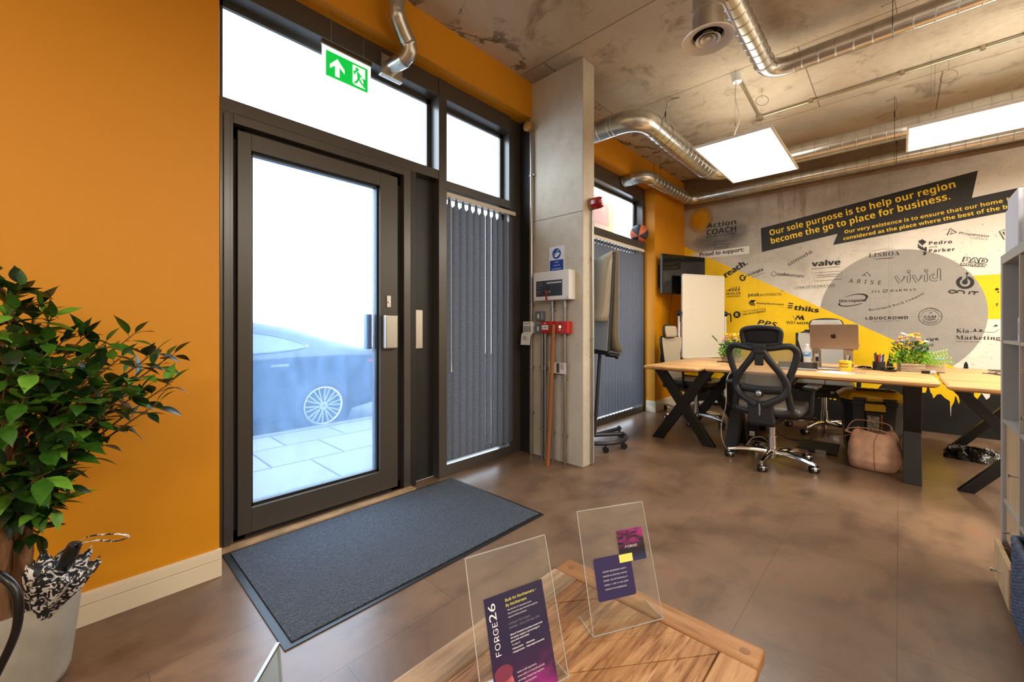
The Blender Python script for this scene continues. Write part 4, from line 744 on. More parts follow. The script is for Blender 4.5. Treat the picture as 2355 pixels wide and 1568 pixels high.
# conduits down the pillar
CS = pm('galvanised_conduit', (168, 168, 164), .3, .9)
def conduit(label, x, z0, z1, y, clips, top=None, r=.0125, xw=0):
    t = thing('wall_conduit', label, 'conduit', (x, y, z0), group='steel conduits on the pillar')
    MB().cyl((x, y, z0), (x, y, z1), r, 12).build('conduit_pipe', CS, t, 40)
    for z in clips:
        b = MB()
        if xw: b.cyl((x, y, z-.009), (x, y, z+.009), r+.004, 12); b.box((xw, y-.012, z-.012), (x, y+.012, z+.012)); 
        else: b.cyl((x, y, z-.009), (x, y, z+.009), r+.004, 12); b.box((x-.014, y, z-.012), (x+.014, YP-.0005, z+.012)); b.lathe([(0, 0), (.007, 0), (.006, .005), (0, .006)], (x+.024, y+.004, z), 8, Matrix.Rotation(PI/2, 3, 'X')); b.lathe([(0, 0), (.007, 0), (.006, .005), (0, .006)], (x-.024, y+.004, z), 8, Matrix.Rotation(PI/2, 3, 'X'))
        b.build('conduit_clip', CS, t, 40)
    for z, rr_ in (top or []): MB().cyl((x, y, z), (x, y, z+.05), r+.004, 12).build('conduit_coupler', CS, t, 40)
    return t
c1 = conduit('tall steel conduit at the left corner of the pillar, behind the keypad', -2.415, 0.002, 2.94, 2.828, (2.52, 1.95, 1.35, .79, .38))
MB().lathe([(0, 0), (.045, 0), (.045, -.03), (.03, -.038), (0, -.038)], (-2.425, 2.805, 2.95), 20, Matrix.Rotation(-PI/2, 3, 'X')).build('conduit_box', pm('painted_box', (176, 130, 60), .5), c1, 40)
conduit('short steel conduit under the grey switches, left one of the close pair', -2.292, .002, 1.125, 2.83, (.80, .25))
conduit('short steel conduit under the red call point, right one of the close pair', -2.253, .002, 1.125, 2.826, (.79, .26), [(1.05, 0)])
conduit('steel conduit from the alarm panel through the red call point', -2.175, .002, 1.385, 2.826, (1.30, .72, .24), [(1.33, 0)])
conduit('steel conduit from the alarm panel through the red key switch', -2.045, .002, 1.385, 2.826, (1.32, .72, .235), [(1.33, 0)])
conduit('thin steel conduit on the side of the pillar up to the red beacon', -1.866, .002, 2.14, 2.965, (1.72, 1.05, .42), None, .009, -1.88)
def plate(name, label, cat, x0, x1, z0, z1, d, m, bev=.008):
    t = thing(name, label, cat, ((x0+x1)/2, YP-d/2, z0)); B((x0, YP-d, z0), (x1, YP-.001, z1)).build('back_box', m, t, bevel=bev); return t
GS = pm('grey_metalclad', (118, 126, 138), .4, .3)
for lab, z0, xs in (('upper grey metal switch box below the alarm panel', 1.205, (-2.35, -2.268)), ('lower grey metal switch box beside the red call point', 1.095, (-2.352, -2.27))):
    t = plate('switch_box', lab, 'switch', xs[0], xs[1], z0, z0+.085, .055, GS)
    xc = (xs[0]+xs[1])/2
    B((xc-.008, YP-.060, z0+.022), (xc+.008, YP-.055, z0+.06)).build('rocker', M['white'], t, bevel=.002)
    scr(MB(), [(xs[0]+.01, YP-.0555, z0+.043), (xs[1]-.01, YP-.0555, z0+.043)], .004).build('screw', M['steel'], t)
RD = pm('alarm_red', (178, 26, 28), .4)
t = plate('call_point', 'red fire alarm call point with a white break-glass square', 'call point', -2.265, -2.155, 1.095, 1.20, .075, RD)
P_ = AP(YP-.075); b = MB(); shape(b, P_, [(-2.252, 1.128), (-2.182, 1.128), (-2.182, 1.168), (-2.252, 1.168)], .0006); b.build('glass_square', M['white'], t)
b = MB(); shape(b, P_, ell(-2.217, 1.148, .005, .006, 10), .0012); shape(b, P_, [(-2.238, 1.148), (-2.232, 1.153), (-2.232, 1.15), (-2.226, 1.15), (-2.226, 1.146), (-2.232, 1.146), (-2.232, 1.143)], .0012); shape(b, P_, [(-2.196, 1.148), (-2.202, 1.153), (-2.202, 1.15), (-2.208, 1.15), (-2.208, 1.146), (-2.202, 1.146), (-2.202, 1.143)], .0012); b.build('arrow_print', M['black'], t)
b = MB(); shape(b, P_, [(-2.228, 1.18), (-2.206, 1.18), (-2.206, 1.188), (-2.228, 1.188)], .0008); b.build('label_print', M['white'], t)
t = plate('key_switch', 'red key switch box with a lit green lamp, right of the call point', 'switch', -2.112, -1.985, 1.095, 1.20, .07, pm('bright_red', (200, 44, 38), .4))
b = MB(); shape(b, AP(YP-.07), ell(-2.062, 1.153, .012, .012, 14), .0008); b.build('lamp', MATS['green_led'], t)
MB().lathe([(0, 0), (.012, 0), (.011, .008), (.004, .012), (0, .012)], (-2.062, YP-.07, 1.125), 14, Matrix.Rotation(PI/2, 3, 'X')).build('key_barrel', M['chrome'], t, 40)
b = MB(); stroke(b, AP(YP-.07), [(-2.08, 1.185), (-2.04, 1.185)], .003); stroke(b, AP(YP-.07), [(-2.075, 1.178), (-2.045, 1.178)], .003); b.build('print', M['black'], t)
# keypad
t = thing('alarm_keypad', 'white alarm keypad with its flap hanging open at the pillar corner', 'keypad', (-2.43, 2.80, 1.0))
B((-2.485, 2.788, 1.095), (-2.378, 2.84, 1.20)).build('housing', M['white'], t, bevel=.006)
b = MB().box((-2.486, 2.775, 1.082), (-2.377, 2.80, 1.097)); b.obox((-2.436, 2.772, 1.04), (.108, .008, .1), Matrix.Rotation(-.12, 3, 'X')); b.build('flap', M['white'], t, bevel=.003)
b = MB()
for r_ in range(3):
    for k in range(5): b.box((-2.472+.017*k, 2.783, 1.112+.018*r_), (-2.461+.017*k+(.004 if k == 4 else 0), 2.789, 1.122+.018*r_))
b.build('keys', pm('key_grey', (120, 124, 126), .5), t)
b = MB(); PF = ((-2.436, 2.7675, 1.04), (1, 0, 0), (0, -.12, .9928), (0, -.9928, -.12))
for z in (.03, .02, .01, 0, -.01): stroke(b, PF, [(-.025, z), (.02 - abs(z)*.3, z)], .003, .0012)
stroke(b, AP(2.788), [(-2.475, 1.182), (-2.395, 1.185)], .005); b.build('printed_text', pm('grey_print', (110, 112, 112), .5), t)
# extinguisher sign, wooden pole, beacon
t = thing('wall_sign', 'small fire extinguisher notice behind the leaning wooden pole', 'sign', (-2.11, YP-.06, .76))
b = MB().obox((-2.107, YP-.045, .805), (.175, .006, .092)); b.build('sign_board', pm('sign_white', (222, 224, 228)), t)
P_ = AP(YP-.048)
b = MB(); shape(b, P_, [(-2.187, .785), (-2.152, .785), (-2.152, .842), (-2.187, .842)], .0008); b.build('red_square', M['red'], t)
b = MB(); shape(b, P_, [(-2.176, .79), (-2.164, .79), (-2.164, .82), (-2.167, .826), (-2.173, .826), (-2.176, .82)], .0014); stroke(b, P_, [(-2.172, .83), (-2.160, .834)], .003, .0014); b.build('white_pictogram', MATS['sign_white'], t)
b = MB()
for z in (.84, .833, .826, .819, .812, .805, .798): stroke(b, P_, [(-2.075, z), (-2.04, z)], .003, .0008)
b.build('printed_text', pm('red_print', (150, 70, 66), .5), t); b = MB(); shape(b, P_, [(-2.115, .765), (-2.085, .765), (-2.085, .845), (-2.115, .845)], .0008); b.build('dark_strip', pm('brown_strip', (92, 70, 60), .5), t)
t = thing('wooden_pole', 'brown wooden pole leaning against the pillar', 'pole', (-2.13, 2.72, 0))
MB().tube([(-2.130, 2.700, .0), (-2.123, 2.725, .45), (-2.118, 2.765, 1.16)], .018, 16, radii=[.019, .018, .017]).build('shaft', wood('pole_wood', (128, 78, 36), (150, 94, 46), (170, 112, 62), 2, 3, 14), t, 60)
MB().lathe([(.0, .0), (.0175, .0), (.0165, .012), (.008, .018), (0, .018)], (-2.118, 2.765, 1.16), 16).build('rounded_end', MATS['pole_wood'], t, 40)
t = thing('alarm_beacon', 'red fire alarm beacon on the side of the pillar', 'alarm beacon', (-1.85, 2.96, 2.16))
ry = Matrix.Rotation(PI/2, 3, 'Y')
MB().lathe([(0, 0), (.05, 0), (.05, .02), (.046, .026), (0, .026)], (-1.88, 2.96, 2.175), 24, ry).build('base', pm('beacon_base', (150, 120, 90), .5), t, 40)
MB().lathe([(0, .02), (.046, .02), (.05, .03), (.05, .085), (.044, .105), (.03, .118), (0, .118)], (-1.88, 2.96, 2.175), 10, ry).build('lens', pm('beacon_red', (150, 10, 22), .15, 0, .7), t, 20)
MB().lathe([(0, .117), (.022, .117), (.02, .122), (0, .122)], (-1.88, 2.96, 2.175), 20, ry).build('end_cap', M['white'], t, 40)
# ---------------------------------------------------------------- desks
DZ = .768; rnd = random.Random(3)
def slab(x0, x1, y0, y1, z, seed, wav=.012, th=.043):
    r_ = random.Random(seed); ph = [r_.uniform(0, 6) for _ in range(8)]
    w = lambda t, k: wav*(.6*math.sin(t*5+ph[k]) + .4*math.sin(t*13+ph[k+1]) + .25*math.sin(t*31+ph[k+2]))
    def loop(ins, z_):
        L = []; n = 26
        for k in range(n): L.append((x0+ins+(x1-x0-2*ins)*k/n, y0+ins+w(k/n, 0), z_))
        for k in range(n): L.append((x1-ins+w(k/n, 1)*.6, y0+ins+(y1-y0-2*ins)*k/n, z_))
        for k in range(n): L.append((x1-ins-(x1-x0-2*ins)*k/n, y1-ins+w(k/n, 3), z_))
        for k in range(n): L.append((x0+ins+w(k/n, 4)*.6, y1-ins-(y1-y0-2*ins)*k/n, z_))
        return L
    b = MB(); rings = [[b.bm.verts.new(p) for p in loop(i_, z_)] for i_, z_ in ((.03, z-th), (.006, z-th*.7), (0, z-th*.3), (.006, z-.003), (.012, z))]
    return b.skin(rings)
def xframe(parent, c, half0, half1, z1, axis, w=.075, t=.06):
    """X-shaped leg frame: axis 'x' lies in the XZ plane, 'y' in the YZ plane"""
    P = (lambda s_, z: (c[0]+s_, c[1], z)) if axis == 'x' else (lambda s_, z: (c[0], c[1]+s_, z))
    up = (0, 1, 0) if axis == 'x' else (1, 0, 0)
    for s_ in (-1, 1):
        b = MB(); d = w*.62
        o_, u, n = V((c[0], c[1], 0)), V((1, 0, 0)) if axis == 'x' else V((0, 1, 0)), V((0, 1, 0)) if axis == 'x' else V((1, 0, 0))
        b.prism([(s_*half0-d, 0), (s_*half0+d, 0), (-s_*half1+d, z1), (-s_*half1-d, z1)], (o_-n*t/2+n*.002*s_, u, (0, 0, 1), n), t-.004*(s_ > 0))
        b.build('leg', M['blackmetal'], parent, bevel=.003)
    b = MB(); 
    if axis == 'x': b.box((c[0]-half1-.05, c[1]-t/2, z1-.006), (c[0]+half1+.05, c[1]+t/2, z1))
    else: b.box((c[0]-t/2, c[1]-half1-.05, z1-.006), (c[0]+t/2, c[1]+half1+.05, z1))
    b.build('top_plate', M['blackmetal'], parent)
def desk(label, x0, x1, y0, y1, seed, frames, z=DZ):
    t = thing('desk', label, 'desk', ((x0+x1)/2, (y0+y1)/2, 0), group='live-edge wooden desks')
    slab(x0, x1, y0, y1, z, seed).build('desk_top', M['deskwood'], t, 40)
    for f in frames: xframe(t, *f)
    return t
ZL = DZ-.0445
desk('narrow wooden desk with X legs at the window end, left of the long desk', -1.88, -1.352, 3.95, 5.42, 1, [((-1.585, 4.2), .255, .24, ZL, 'x', .09), ((-1.585, 5.25), .255, .24, ZL, 'x', .09)])
desk('long wooden desk in the middle, with the mug and papers on it', -1.335, .21, 4.09, 4.76, 2, [((-1.13, 4.36), .20, .20, ZL, 'y', .07, .10), ((.075, 4.36), .13, .13, ZL, 'y', .07, .10)])
desk('long wooden desk behind the middle one, toward the mural', -1.34, .215, 4.775, 5.46, 3, [((-1.13, 5.1), .20, .20, ZL, 'y', .07, .10), ((.075, 5.1), .13, .13, ZL, 'y', .07, .10)], DZ-.002)
desk('wooden desk at the right, with its front legs crossed beside the shelving', .235, .95, 4.0, 5.72, 4, [((.60, 4.28), .26, .30, ZL, 'x', .064), ((.60, 5.55), .26, .30, ZL, 'x', .064)], DZ-.004)
# ---------------------------------------------------------------- office chairs
q = NT('chair_mesh'); q.P((160, 154, 142), .8, 0, .2)
vo = q.n('TexWave', bands_direction='Z'); vo.inputs['Scale'].default_value = 90; q.t.links.new(q.co('Object'), vo.inputs[0])
q.t.links.new(q.rng(vo.outputs['Fac'] if 'Fac' in vo.outputs else vo.outputs[1], 0, 1, .4, .6), q.b.inputs['Alpha']); M['mesh'] = q.m
M['seat'] = pm('seat_leather', (62, 60, 60), .38, 0, .5, bs=90, ba=.08); M['chairframe'] = pm('chair_black', (27, 28, 31), .42, 0, .5, bs=240, ba=.05)
M['headmesh'] = pm('head_fabric', (16, 16, 18), .85)
def bk(x, z, d=0): return V((x, -.335-(z-.45)*.08+.06*(x/.28)**2-d, z))
half = [(x*.89, z) for x, z in [(0, 1.0), (.08, 1.0), (.19, 1.017), (.235, 1.010), (.262, .983), (.267, .94), (.246, .86), (.218, .78), (.197, .70), (.197, .66), (.212, .58), (.221, .52), (.210, .495), (.17, .481), (.09, .475), (0, .475)]]
loop = half + [(-x, z) for x, z in half[-2:0:-1]]
def wid(z):
    t = sorted([(z_, x_) for x_, z_ in half[4:13]])
    if z <= t[0][0]: return t[0][1]
    for (a, xa), (b_, xb) in zip(t, t[1:]):
        if z <= b_: return xa+(xb-xa)*(z-a)/(b_-a)
    return t[-1][1]
def office_chair(name, label, legrot=0, front='mesh'):
    t = thing(name, label, 'office chair', (0, 0, 0), world=False, group='mesh-backed office chairs')
    cf = M['chairframe']; lp = crv([(x, 0, z) for x, z in loop], 4, True)
    fr = MB().tube([bk(p.x, p.z) for p in lp], .025, 12, closed=True, ry=.016, up=(0, 1, 0)).build('back_frame', cf, t, 60)
    for s_ in (-1, 1):
        pts = crv([bk(s_*x*.89, z, d) for x, z, d in ((.022, .985, .012), (.075, .905, .02), (.165, .79, .026), (.200, .715, .03), (.198, .665, .034), (.158, .612, .04), (.085, .572, .046), (.03, .54, .05))], 6)
        MB().tube(pts, .026, 12, ry=.015, up=(0, 1, 0)).build('back_brace', cf, t, 60)
    b = MB().prism([(-.105, .60), (-.05, .578), (0, .572), (.05, .578), (.105, .60), (.088, .53), (.092, .47), (.105, .405), (.09, .385), (-.075, .385), (-.09, .41), (-.085, .47), (-.088, .53)], ((0, -.325, 0), (1, 0, 0), (0, 0, 1), (0, -1, 0)), .062)
    sp_ = b.build('back_spine', cf, t, 50, bevel=.014, seg=3)
    MB().tube([(0, -.390, .555), (0, -.391, .46)], .009, 10, ry=.005, up=(0, 1, 0), radii=[.010, .006]).build('silver_trim', M['steel'], sp_, 60)
    MB().grid(lambda u, v: bk((2*u-1)*wid(.49+.51*v)*(.985 if front == 'mesh' else 1.07), (.49+.51*v) if front == 'mesh' else (.475+.545*v), -.004 if front == 'mesh' else -.021), 13, 17).build('back_mesh', M['mesh'], t, 60)
    lb = MB().tube(crv([bk(x, z, .008) for x, z in ((-.135, .672), (-.08, .668), (0, .664), (.08, .668), (.135, .672))], 5), .032, 12, ry=.012, up=(0, 1, 0), radii=None)
    l_ = lb.build('lumbar_pad', cf, t, 60)
    MB().sphere((-.004, -.405, .634), .024, 16, 10, (1, .5, 1)).build('lumbar_knob', M['steel'], l_, 60); MB().cyl((-.004, -.36, .634), (-.004, -.395, .634), .03, 18).build('knob_seat', cf, l_, 40)
    hl = [(x*.86, z) for x, z in [(-.10, 1.158), (0, 1.166), (.10, 1.158), (.148, 1.142), (.158, 1.11), (.15, 1.055), (.138, 1.032), (.09, 1.026), (0, 1.022), (-.09, 1.026), (-.138, 1.032), (-.15, 1.055), (-.158, 1.11), (-.148, 1.142)]]
    hp = lambda x, z, d=0: V((x, -.365+.55*x*x*1.6-d-(z-1.09)*.1, z))
    h = MB().tube([hp(p.x, p.z) for p in crv([(x, 0, z) for x, z in hl], 4, True)], .02, 12, closed=True, ry=.014, up=(0, 1, 0)).build('headrest', cf, t, 60)
    MB().grid(lambda u, v: hp((2*u-1)*(.122 if front == 'mesh' else .142)*(1-.16*abs(2*v-1)**4), (1.035 if front == 'mesh' else 1.022)+(.115 if front == 'mesh' else .142)*v, -.012 if front == 'mesh' else -.026), 11, 6).build('headrest_pad', M['headmesh'] if front == 'mesh' else M[front], h, 60, solid=.02)
    b = MB().box((-.05, -.41, .985), (.045, -.365, 1.028)); b.box((-.04, -.415, .955), (.038, -.375, .99)); b.box((-.032, -.405, .86), (.03, -.385, .96))
    b.build('headrest_bracket', cf, h, 40, bevel=.008, seg=3)
    B((-.25, -.26, .445), (.25, .25, .515)).build('seat', M['seat'], t, 60, bevel=.034, seg=5)
    b = MB().box((-.20, -.22, .425), (.20, .2, .445)); b.box((-.09, -.335, .365), (.09, .1, .426)); b.build('seat_mechanism', cf, t, 40, bevel=.008)
    for s_ in (-1, 1):
        ap = MB().tube(fil([(s_*.19, -.03, .432), (s_*.275, -.03, .432), (s_*.285, -.03, .66)], .06), .019, 12, ry=.012, up=(0, 1, 0)).build('armrest', cf, t, 60)
        MB().box((s_*.285-.048, -.15, .662), (s_*.285+.048, .11, .695)).build('armrest_pad', M['seat'] if 0 else pm('armpad', (40, 41, 44), .35), ap, 60, bevel=.015, seg=4)
    MB().lathe([(0, .365), (.026, .365), (.026, .22), (.033, .22), (.034, .12), (.05, .115), (.05, .075), (.022, .07), (.022, .035), (0, .035)], (0, 0, 0), 24).build('gas_lift', M['chrome'], t, 40)
    for k in range(5):
        a = R(-90+72*k)+legrot; c, s_ = math.cos(a), math.sin(a); d = V((c, s_, 0)); sd = V((-s_, c, 0)); b = MB()
        st = [(.03, .095, .026, .02), (.12, .102, .023, .018), (.22, .095, .020, .015), (.31, .078, .016, .012), (.335, .072, .015, .011)]
        rings = []
        for rr, z, w_, h_ in st:
            p = d*rr+V((0, 0, z)); rings.append([b.bm.verts.new(p+sd*x*w_+V((0, 0, y*h_))) for x, y in ((-1, -1), (-.85, .55), (-.5, 1), (.5, 1), (.85, .55), (1, -1))])
        b.skin(rings); b.cyl(d*.33+V((0, 0, .085)), d*.33+V((0, 0, .045)), .010, 10)
        ca = a+k*1.9+.6; cd = V((math.cos(ca), math.sin(ca), 0)); cs = V((-cd.y, cd.x, 0)); cc = d*.33+cd*.016+V((0, 0, .0285))
        b.tube([cc+cs*(-.014), cc+cs*.014], .026, 16); lg = b.build('base_leg', M['chrome'], t, 50)
        MB().cyl(cc-cs*.031, cc-cs*.009, .0283, 20).cyl(cc+cs*.009, cc+cs*.031, .0283, 20).build('caster', pm('caster_black', (20, 20, 22), .3), lg, 40, bevel=.004)
    return t
ch = office_chair('office_chair', 'black office chair nearest the camera, seen from behind at the middle desk')
ch.location = (-.79, 4.10, 0); ch.rotation_euler = (0, 0, R(-2)); ch.scale = (1, 1, .986)
M['creamback'] = pm('cream_mesh_front', (176, 164, 144), .8)
ch2 = office_chair('office_chair', 'office chair with a beige back at the window end desk, turned sideways', .5, 'creamback'); ch2.location = (-1.80, 5.20, 0); ch2.rotation_euler = (0, 0, R(-95))
for c in ch2.children:
    if c.name.startswith('back_mesh'): c.data.materials[0] = M['creamback']
M['greyback'] = pm('grey_mesh_front', (168, 164, 158), .75)
ch3 = office_chair('office_chair', 'office chair with a grey back facing the room, behind the laptop', .2, 'greyback'); ch3.location = (-.60, 5.68, 0); ch3.rotation_euler = (0, 0, R(184)); ch3.scale = (1.05, 1.05, 1.06)
for c in ch3.children:
    if c.name.startswith('back_mesh'): c.data.materials[0] = M['greyback']
# ---------------------------------------------------------------- things on the desks
def plantbox(name, label, x, y, z, rz, w, d, h, seed, fol_h, spread):
    t = thing(name, label, 'flower planter', (x, y, z), rz, world=False, group='flower planters on the desks')
    b = MB(); n = 3
    for k in range(n):
        z0 = k*h/n
        for a, c in (((-w/2, -d/2), (w/2, -d/2+.01)), ((-w/2, d/2-.01), (w/2, d/2)), ((-w/2, -d/2+.01), (-w/2+.01, d/2-.01)), ((w/2-.01, -d/2+.01), (w/2, d/2-.01))): b.box((a[0], a[1], z0+.001), (c[0], c[1], z0+h/n-.0015))
    b.box((-w/2+.01, -d/2+.01, .002), (w/2-.01, d/2-.01, h*.8)); b.build('planter_box', wood('weathered_crate', (120, 104, 92), (168, 152, 136), (196, 182, 166), 0, 6, 8, .7), t)
    r_ = random.Random(seed)
    def leafs(n, zr, sp, size, m, nm, lab=None, upb=.5):
        b = MB()
        for _ in range(n):
            a = r_.uniform(0, 2*PI); rr = sp*math.sqrt(r_.random()); c = V((rr*math.cos(a)*1.25, rr*math.sin(a)*.8, r_.uniform(*zr)))
            dr = V((math.cos(a)*r_.uniform(.2, 1), math.sin(a)*r_.uniform(.2, 1), r_.uniform(-.1, upb*2))).normalized(); sd = dr.cross(V((r_.uniform(-1, 1), r_.uniform(-1, 1), 1))).normalized(); up_ = sd.cross(dr); s_ = size*r_.uniform(.7, 1.3)
            P = [c, c+dr*s_*.35+sd*s_*.26+up_*s_*.06, c+dr*s_*.7+sd*s_*.22+up_*s_*.02, c+dr*s_-up_*s_*.1, c+dr*s_*.7-sd*s_*.22+up_*s_*.02, c+dr*s_*.35-sd*s_*.26+up_*s_*.06]
            b.poly(P)
        o = b.build(nm, m, t, label=lab); return o
    leafs(230, (h*.8, h+fol_h*.38), spread, .034, pm('light_green_leaf', (136, 196, 60), .5), 'light_foliage', 'light green leaves'); leafs(190, (h, h+fol_h*.66), spread*.8, .036, pm('dark_green_leaf', (66, 116, 50), .45), 'dark_foliage', 'dark green leaves')
    st = MB(); fl = {}
    for k in range(26):
        a = r_.uniform(0, 2*PI); rr = spread*.9*math.sqrt(r_.random()); top = V((rr*math.cos(a)*1.1, rr*math.sin(a)*.8, h+fol_h*r_.uniform(.55, 1)))
        st.tube([(top.x*.5, top.y*.5, h*.9), (top.x*.9, top.y*.9, top.z*.7), top], .0014, 5)
        kind = ('yellow_flower', 'pink_flower', 'orange_flower', 'white_flower')[(k*7) % 4 if k % 3 else 0]; b = fl.setdefault(kind, MB()); s_ = r_.uniform(.014, .024)
        ax = V((r_.uniform(-.5, .5), r_.uniform(-.9, .1), 1)).normalized(); u = ax.orthogonal().normalized(); v_ = ax.cross(u)
        for j in range(7):
            q_ = 2*PI*j/7; dd = u*math.cos(q_)+v_*math.sin(q_); e_ = u*math.cos(q_+.5)+v_*math.sin(q_+.5); f_ = u*math.cos(q_-.5)+v_*math.sin(q_-.5)
            b.poly([top, top+e_*s_*.7+ax*s_*.3, top+dd*s_*1.25+ax*s_*.2, top+f_*s_*.7+ax*s_*.3])
        b.sphere(top+ax*s_*.2, s_*.4, 8, 5)
    st.build('flower_stems', MATS['dark_green_leaf'], t)
    cl = {'yellow_flower': (246, 206, 62), 'pink_flower': (222, 150, 150), 'orange_flower': (238, 160, 60), 'white_flower': (236, 232, 214)}
    for kd, b in fl.items(): b.build(kd+'s', pm(kd, cl[kd], .6), t)
    return t, r_
t, r_ = plantbox('flower_planter', 'right-hand wooden planter of yellow and pink artificial flowers with ferns, by the pen pot', .075, 4.98, DZ, R(12), .155, .13, .072, 5, .25, .105)
b = MB()
for dx, dz, L in ((.9, .75, .17), (.95, .35, .19), (1, .15, .12)):
    base = V((.05, -.02, .09)); pts = [base+V((dx*L*k/9, -.02*k/9, dz*L*k/9 - .25*L*(k/9)**2)) for k in range(10)]
    b.tube(pts, .0012, 4)
    for k in range(1, 10):
        for s_ in (-1, 1):
            p = pts[k]; l_ = .045*(1-k/11); b.poly([p, p+V((.012, s_*l_*.5, .012*s_+.006)), p+V((.02, s_*l_, .03*s_)), p+V((.004, s_*l_*.6, .02*s_))])
b.build('fern_fronds', pm('fern_green', (150, 190, 60), .5), t, label='yellow green fern fronds')
t, r_ = plantbox('flower_planter', 'left-hand grey planter of yellow artificial flowers, near the whiteboard', -1.36, 5.0, DZ, R(-12), .155, .11, .06, 9, .25, .095)
b = MB()
for k in range(5): b.tube([(-.05, 0, .1), (-.12-.01*k, -.02, .19+.012*k), (-.16-.012*k, -.02, .24+.012*k)], .0016, 5); b.sphere((-.15-.012*k, -.02, .232+.012*k), .009, 8, 6)
b.build('flower_spray', MATS['dark_green_leaf'], t, label='thin spray leaning to the left')
# pens
t = thing('pen_pot', 'black round pen pot beside the planter', 'pen pot', (-.13, 4.91, DZ))
MB().lathe([(0, 0), (.043, 0), (.043, .075), (.040, .075), (.038, .006), (0, .006)], (-.13, 4.91, DZ+.0005), 28).build('cup', pm('pot_black', (26, 25, 25), .5), t, 40)
PENS = [('silver and black pen leaning at the left of the black pot', (120, 112, 108), -.026, .012), ('dark brown pen in the black pot', (70, 52, 44), -.018, -.012), ('black pen in the middle of the black pot', (30, 30, 32), -.01, .014), ('red marker with thick barrel in the black pot', (206, 60, 36), .0, -.012), ('orange red pen in the black pot', (226, 92, 44), .007, .008), ('pale blue pen in the black pot', (150, 180, 214), .013, -.008), ('white pen in the black pot', (214, 214, 220), .02, .010), ('dark blue marker at the right of the black pot', (30, 62, 150), .028, -.004)]
for k, (lb, c_, dx, dy) in enumerate(PENS):
    t = thing('pen', lb, 'pen', (-.13+dx*.8, 4.91+dy, DZ+.007), group='pens in the black pot'); b = MB(); p0 = V((-.13+dx*.75, 4.91+dy, DZ+.0075)); p1 = p0+V((dx*.35, dy*.2, .128+.012*math.sin(k*2.1)-(.0 if k < 3 else .012)))
    b.cyl(p0, p1, .0056, 10); b.build('barrel', pm('pen_%d' % k, c_, .35), t, 40)
    MB().cyl(p1, p1+(p1-p0).normalized()*.012, .0046, 10, .0036).build('cap', pm('pencap_%d' % k, tuple(x*.55 for x in c_), .35), t, 40)
# succulent
t = thing('succulent_plant', 'small dark succulent in a flat dish between the pens and the planter', 'plant', (-.055, 4.84, DZ)); b = MB()
MB().lathe([(0, 0), (.042, 0), (.05, .012), (.046, .012), (.04, .004), (0, .004)], (-.055, 4.84, DZ+.0005), 24).build('dish', pm('dark_dish', (52, 44, 40), .5), t, 40)
for k in range(36):
    a = k*2.4; rr = .012+.0012*k; d = V((math.cos(a), math.sin(a), .9-.02*k)).normalized(); c = V((-.055, 4.84, DZ+.012)); s_ = .045+.0006*k; sd = d.cross(V((0, 0, 1))).normalized()
    b.poly([c, c+d*s_*.5+sd*.009, c+d*s_, c+d*s_*.5-sd*.009])
b.build('leaves', pm('succulent_green', (62, 72, 40), .5), t)
# laptop on stand
LX, LY = -.425, 4.72
t = thing('laptop_stand', 'silver folding laptop stand on the middle desk', 'laptop stand', (LX, LY, DZ))
MB().box((LX-.125, LY-.13, DZ+.001), (LX+.13, LY+.10, DZ+.016)).build('base_plate', M['alu'], t, bevel=.007, seg=3)
for s_ in (-1, 1):
    x = LX+s_*.115-.02; b = MB()
    b.prism([(-.035, 0), (.035, 0), (.035, .165), (-.035, .165), (-.035, .13), (-.014, .13), (-.014, .05), (.014, .05), (.014, .13), (-.035, .1301)] if 0 else [(-.035, 0), (-.013, 0), (-.013, .165), (-.035, .165)], ((x, LY+.07, DZ+.012), (1, 0, 0), (0, -.28, .96), (0, .96, .28)), .012)
    b.prism([(.013, 0), (.035, 0), (.035, .165), (.013, .165)], ((x, LY+.07, DZ+.012), (1, 0, 0), (0, -.28, .96), (0, .96, .28)), .012)
    for z0, z1 in ((0, .05), (.125, .165)): b.prism([(-.013, z0), (.013, z0), (.013, z1), (-.013, z1)], ((x, LY+.07, DZ+.012), (1, 0, 0), (0, -.28, .96), (0, .96, .28)), .012)
    b.build('stand_leg', M['alu'], t, bevel=.003)
    MB().bar((x, LY-.06, DZ+.178), (x, LY+.17, DZ+.215), .06, .005).build('support_arm', M['alu'], t)
t = thing('laptop', 'bronze silver laptop with a black fruit emblem, its back to the camera', 'laptop', (LX, LY, DZ+.19))
mS = Matrix.Rotation(R(9.2), 3, 'X')
MB().obox((LX, LY+.06, DZ+.2075), (.335, .235, .012), mS).build('keyboard_base', pm('laptop_body', (168, 148, 130), .35, .8), t, bevel=.004)
n_ = V((0, -.985, -.17)).normalized(); up_ = V((0, -.17, .985)); LP = (V((LX, LY-.06, DZ+.196)), (1, 0, 0), up_, n_)
b = MB().prism([(-.172, 0), (.172, 0), (.172, .206), (.164, .215), (-.164, .215), (-.172, .206)], LP, .006); b.build('lid', MATS['laptop_body'], t, bevel=.003)
b = MB(); LE = (LP[0]+n_*.006, LP[1], LP[2], n_)
ap = lambda L_: [(x, z-.016) for x, z in L_]
shape(b, LE, crv(ap([(0, .138), (-.010, .141), (-.018, .136), (-.0205, .124), (-.016, .110), (-.008, .103), (0, .106), (.008, .103), (.015, .109), (.019, .116), (.014, .122), (.0145, .130), (.018, .135), (.011, .141)]), 4, True), .0008)
shape(b, LE, crv(ap([(.0, .144), (.002, .151), (.009, .156), (.008, .149)]), 4, True), .0008); b.build('fruit_emblem', pm('emblem_black', (40, 30, 26), .2), t, label='black fruit emblem')
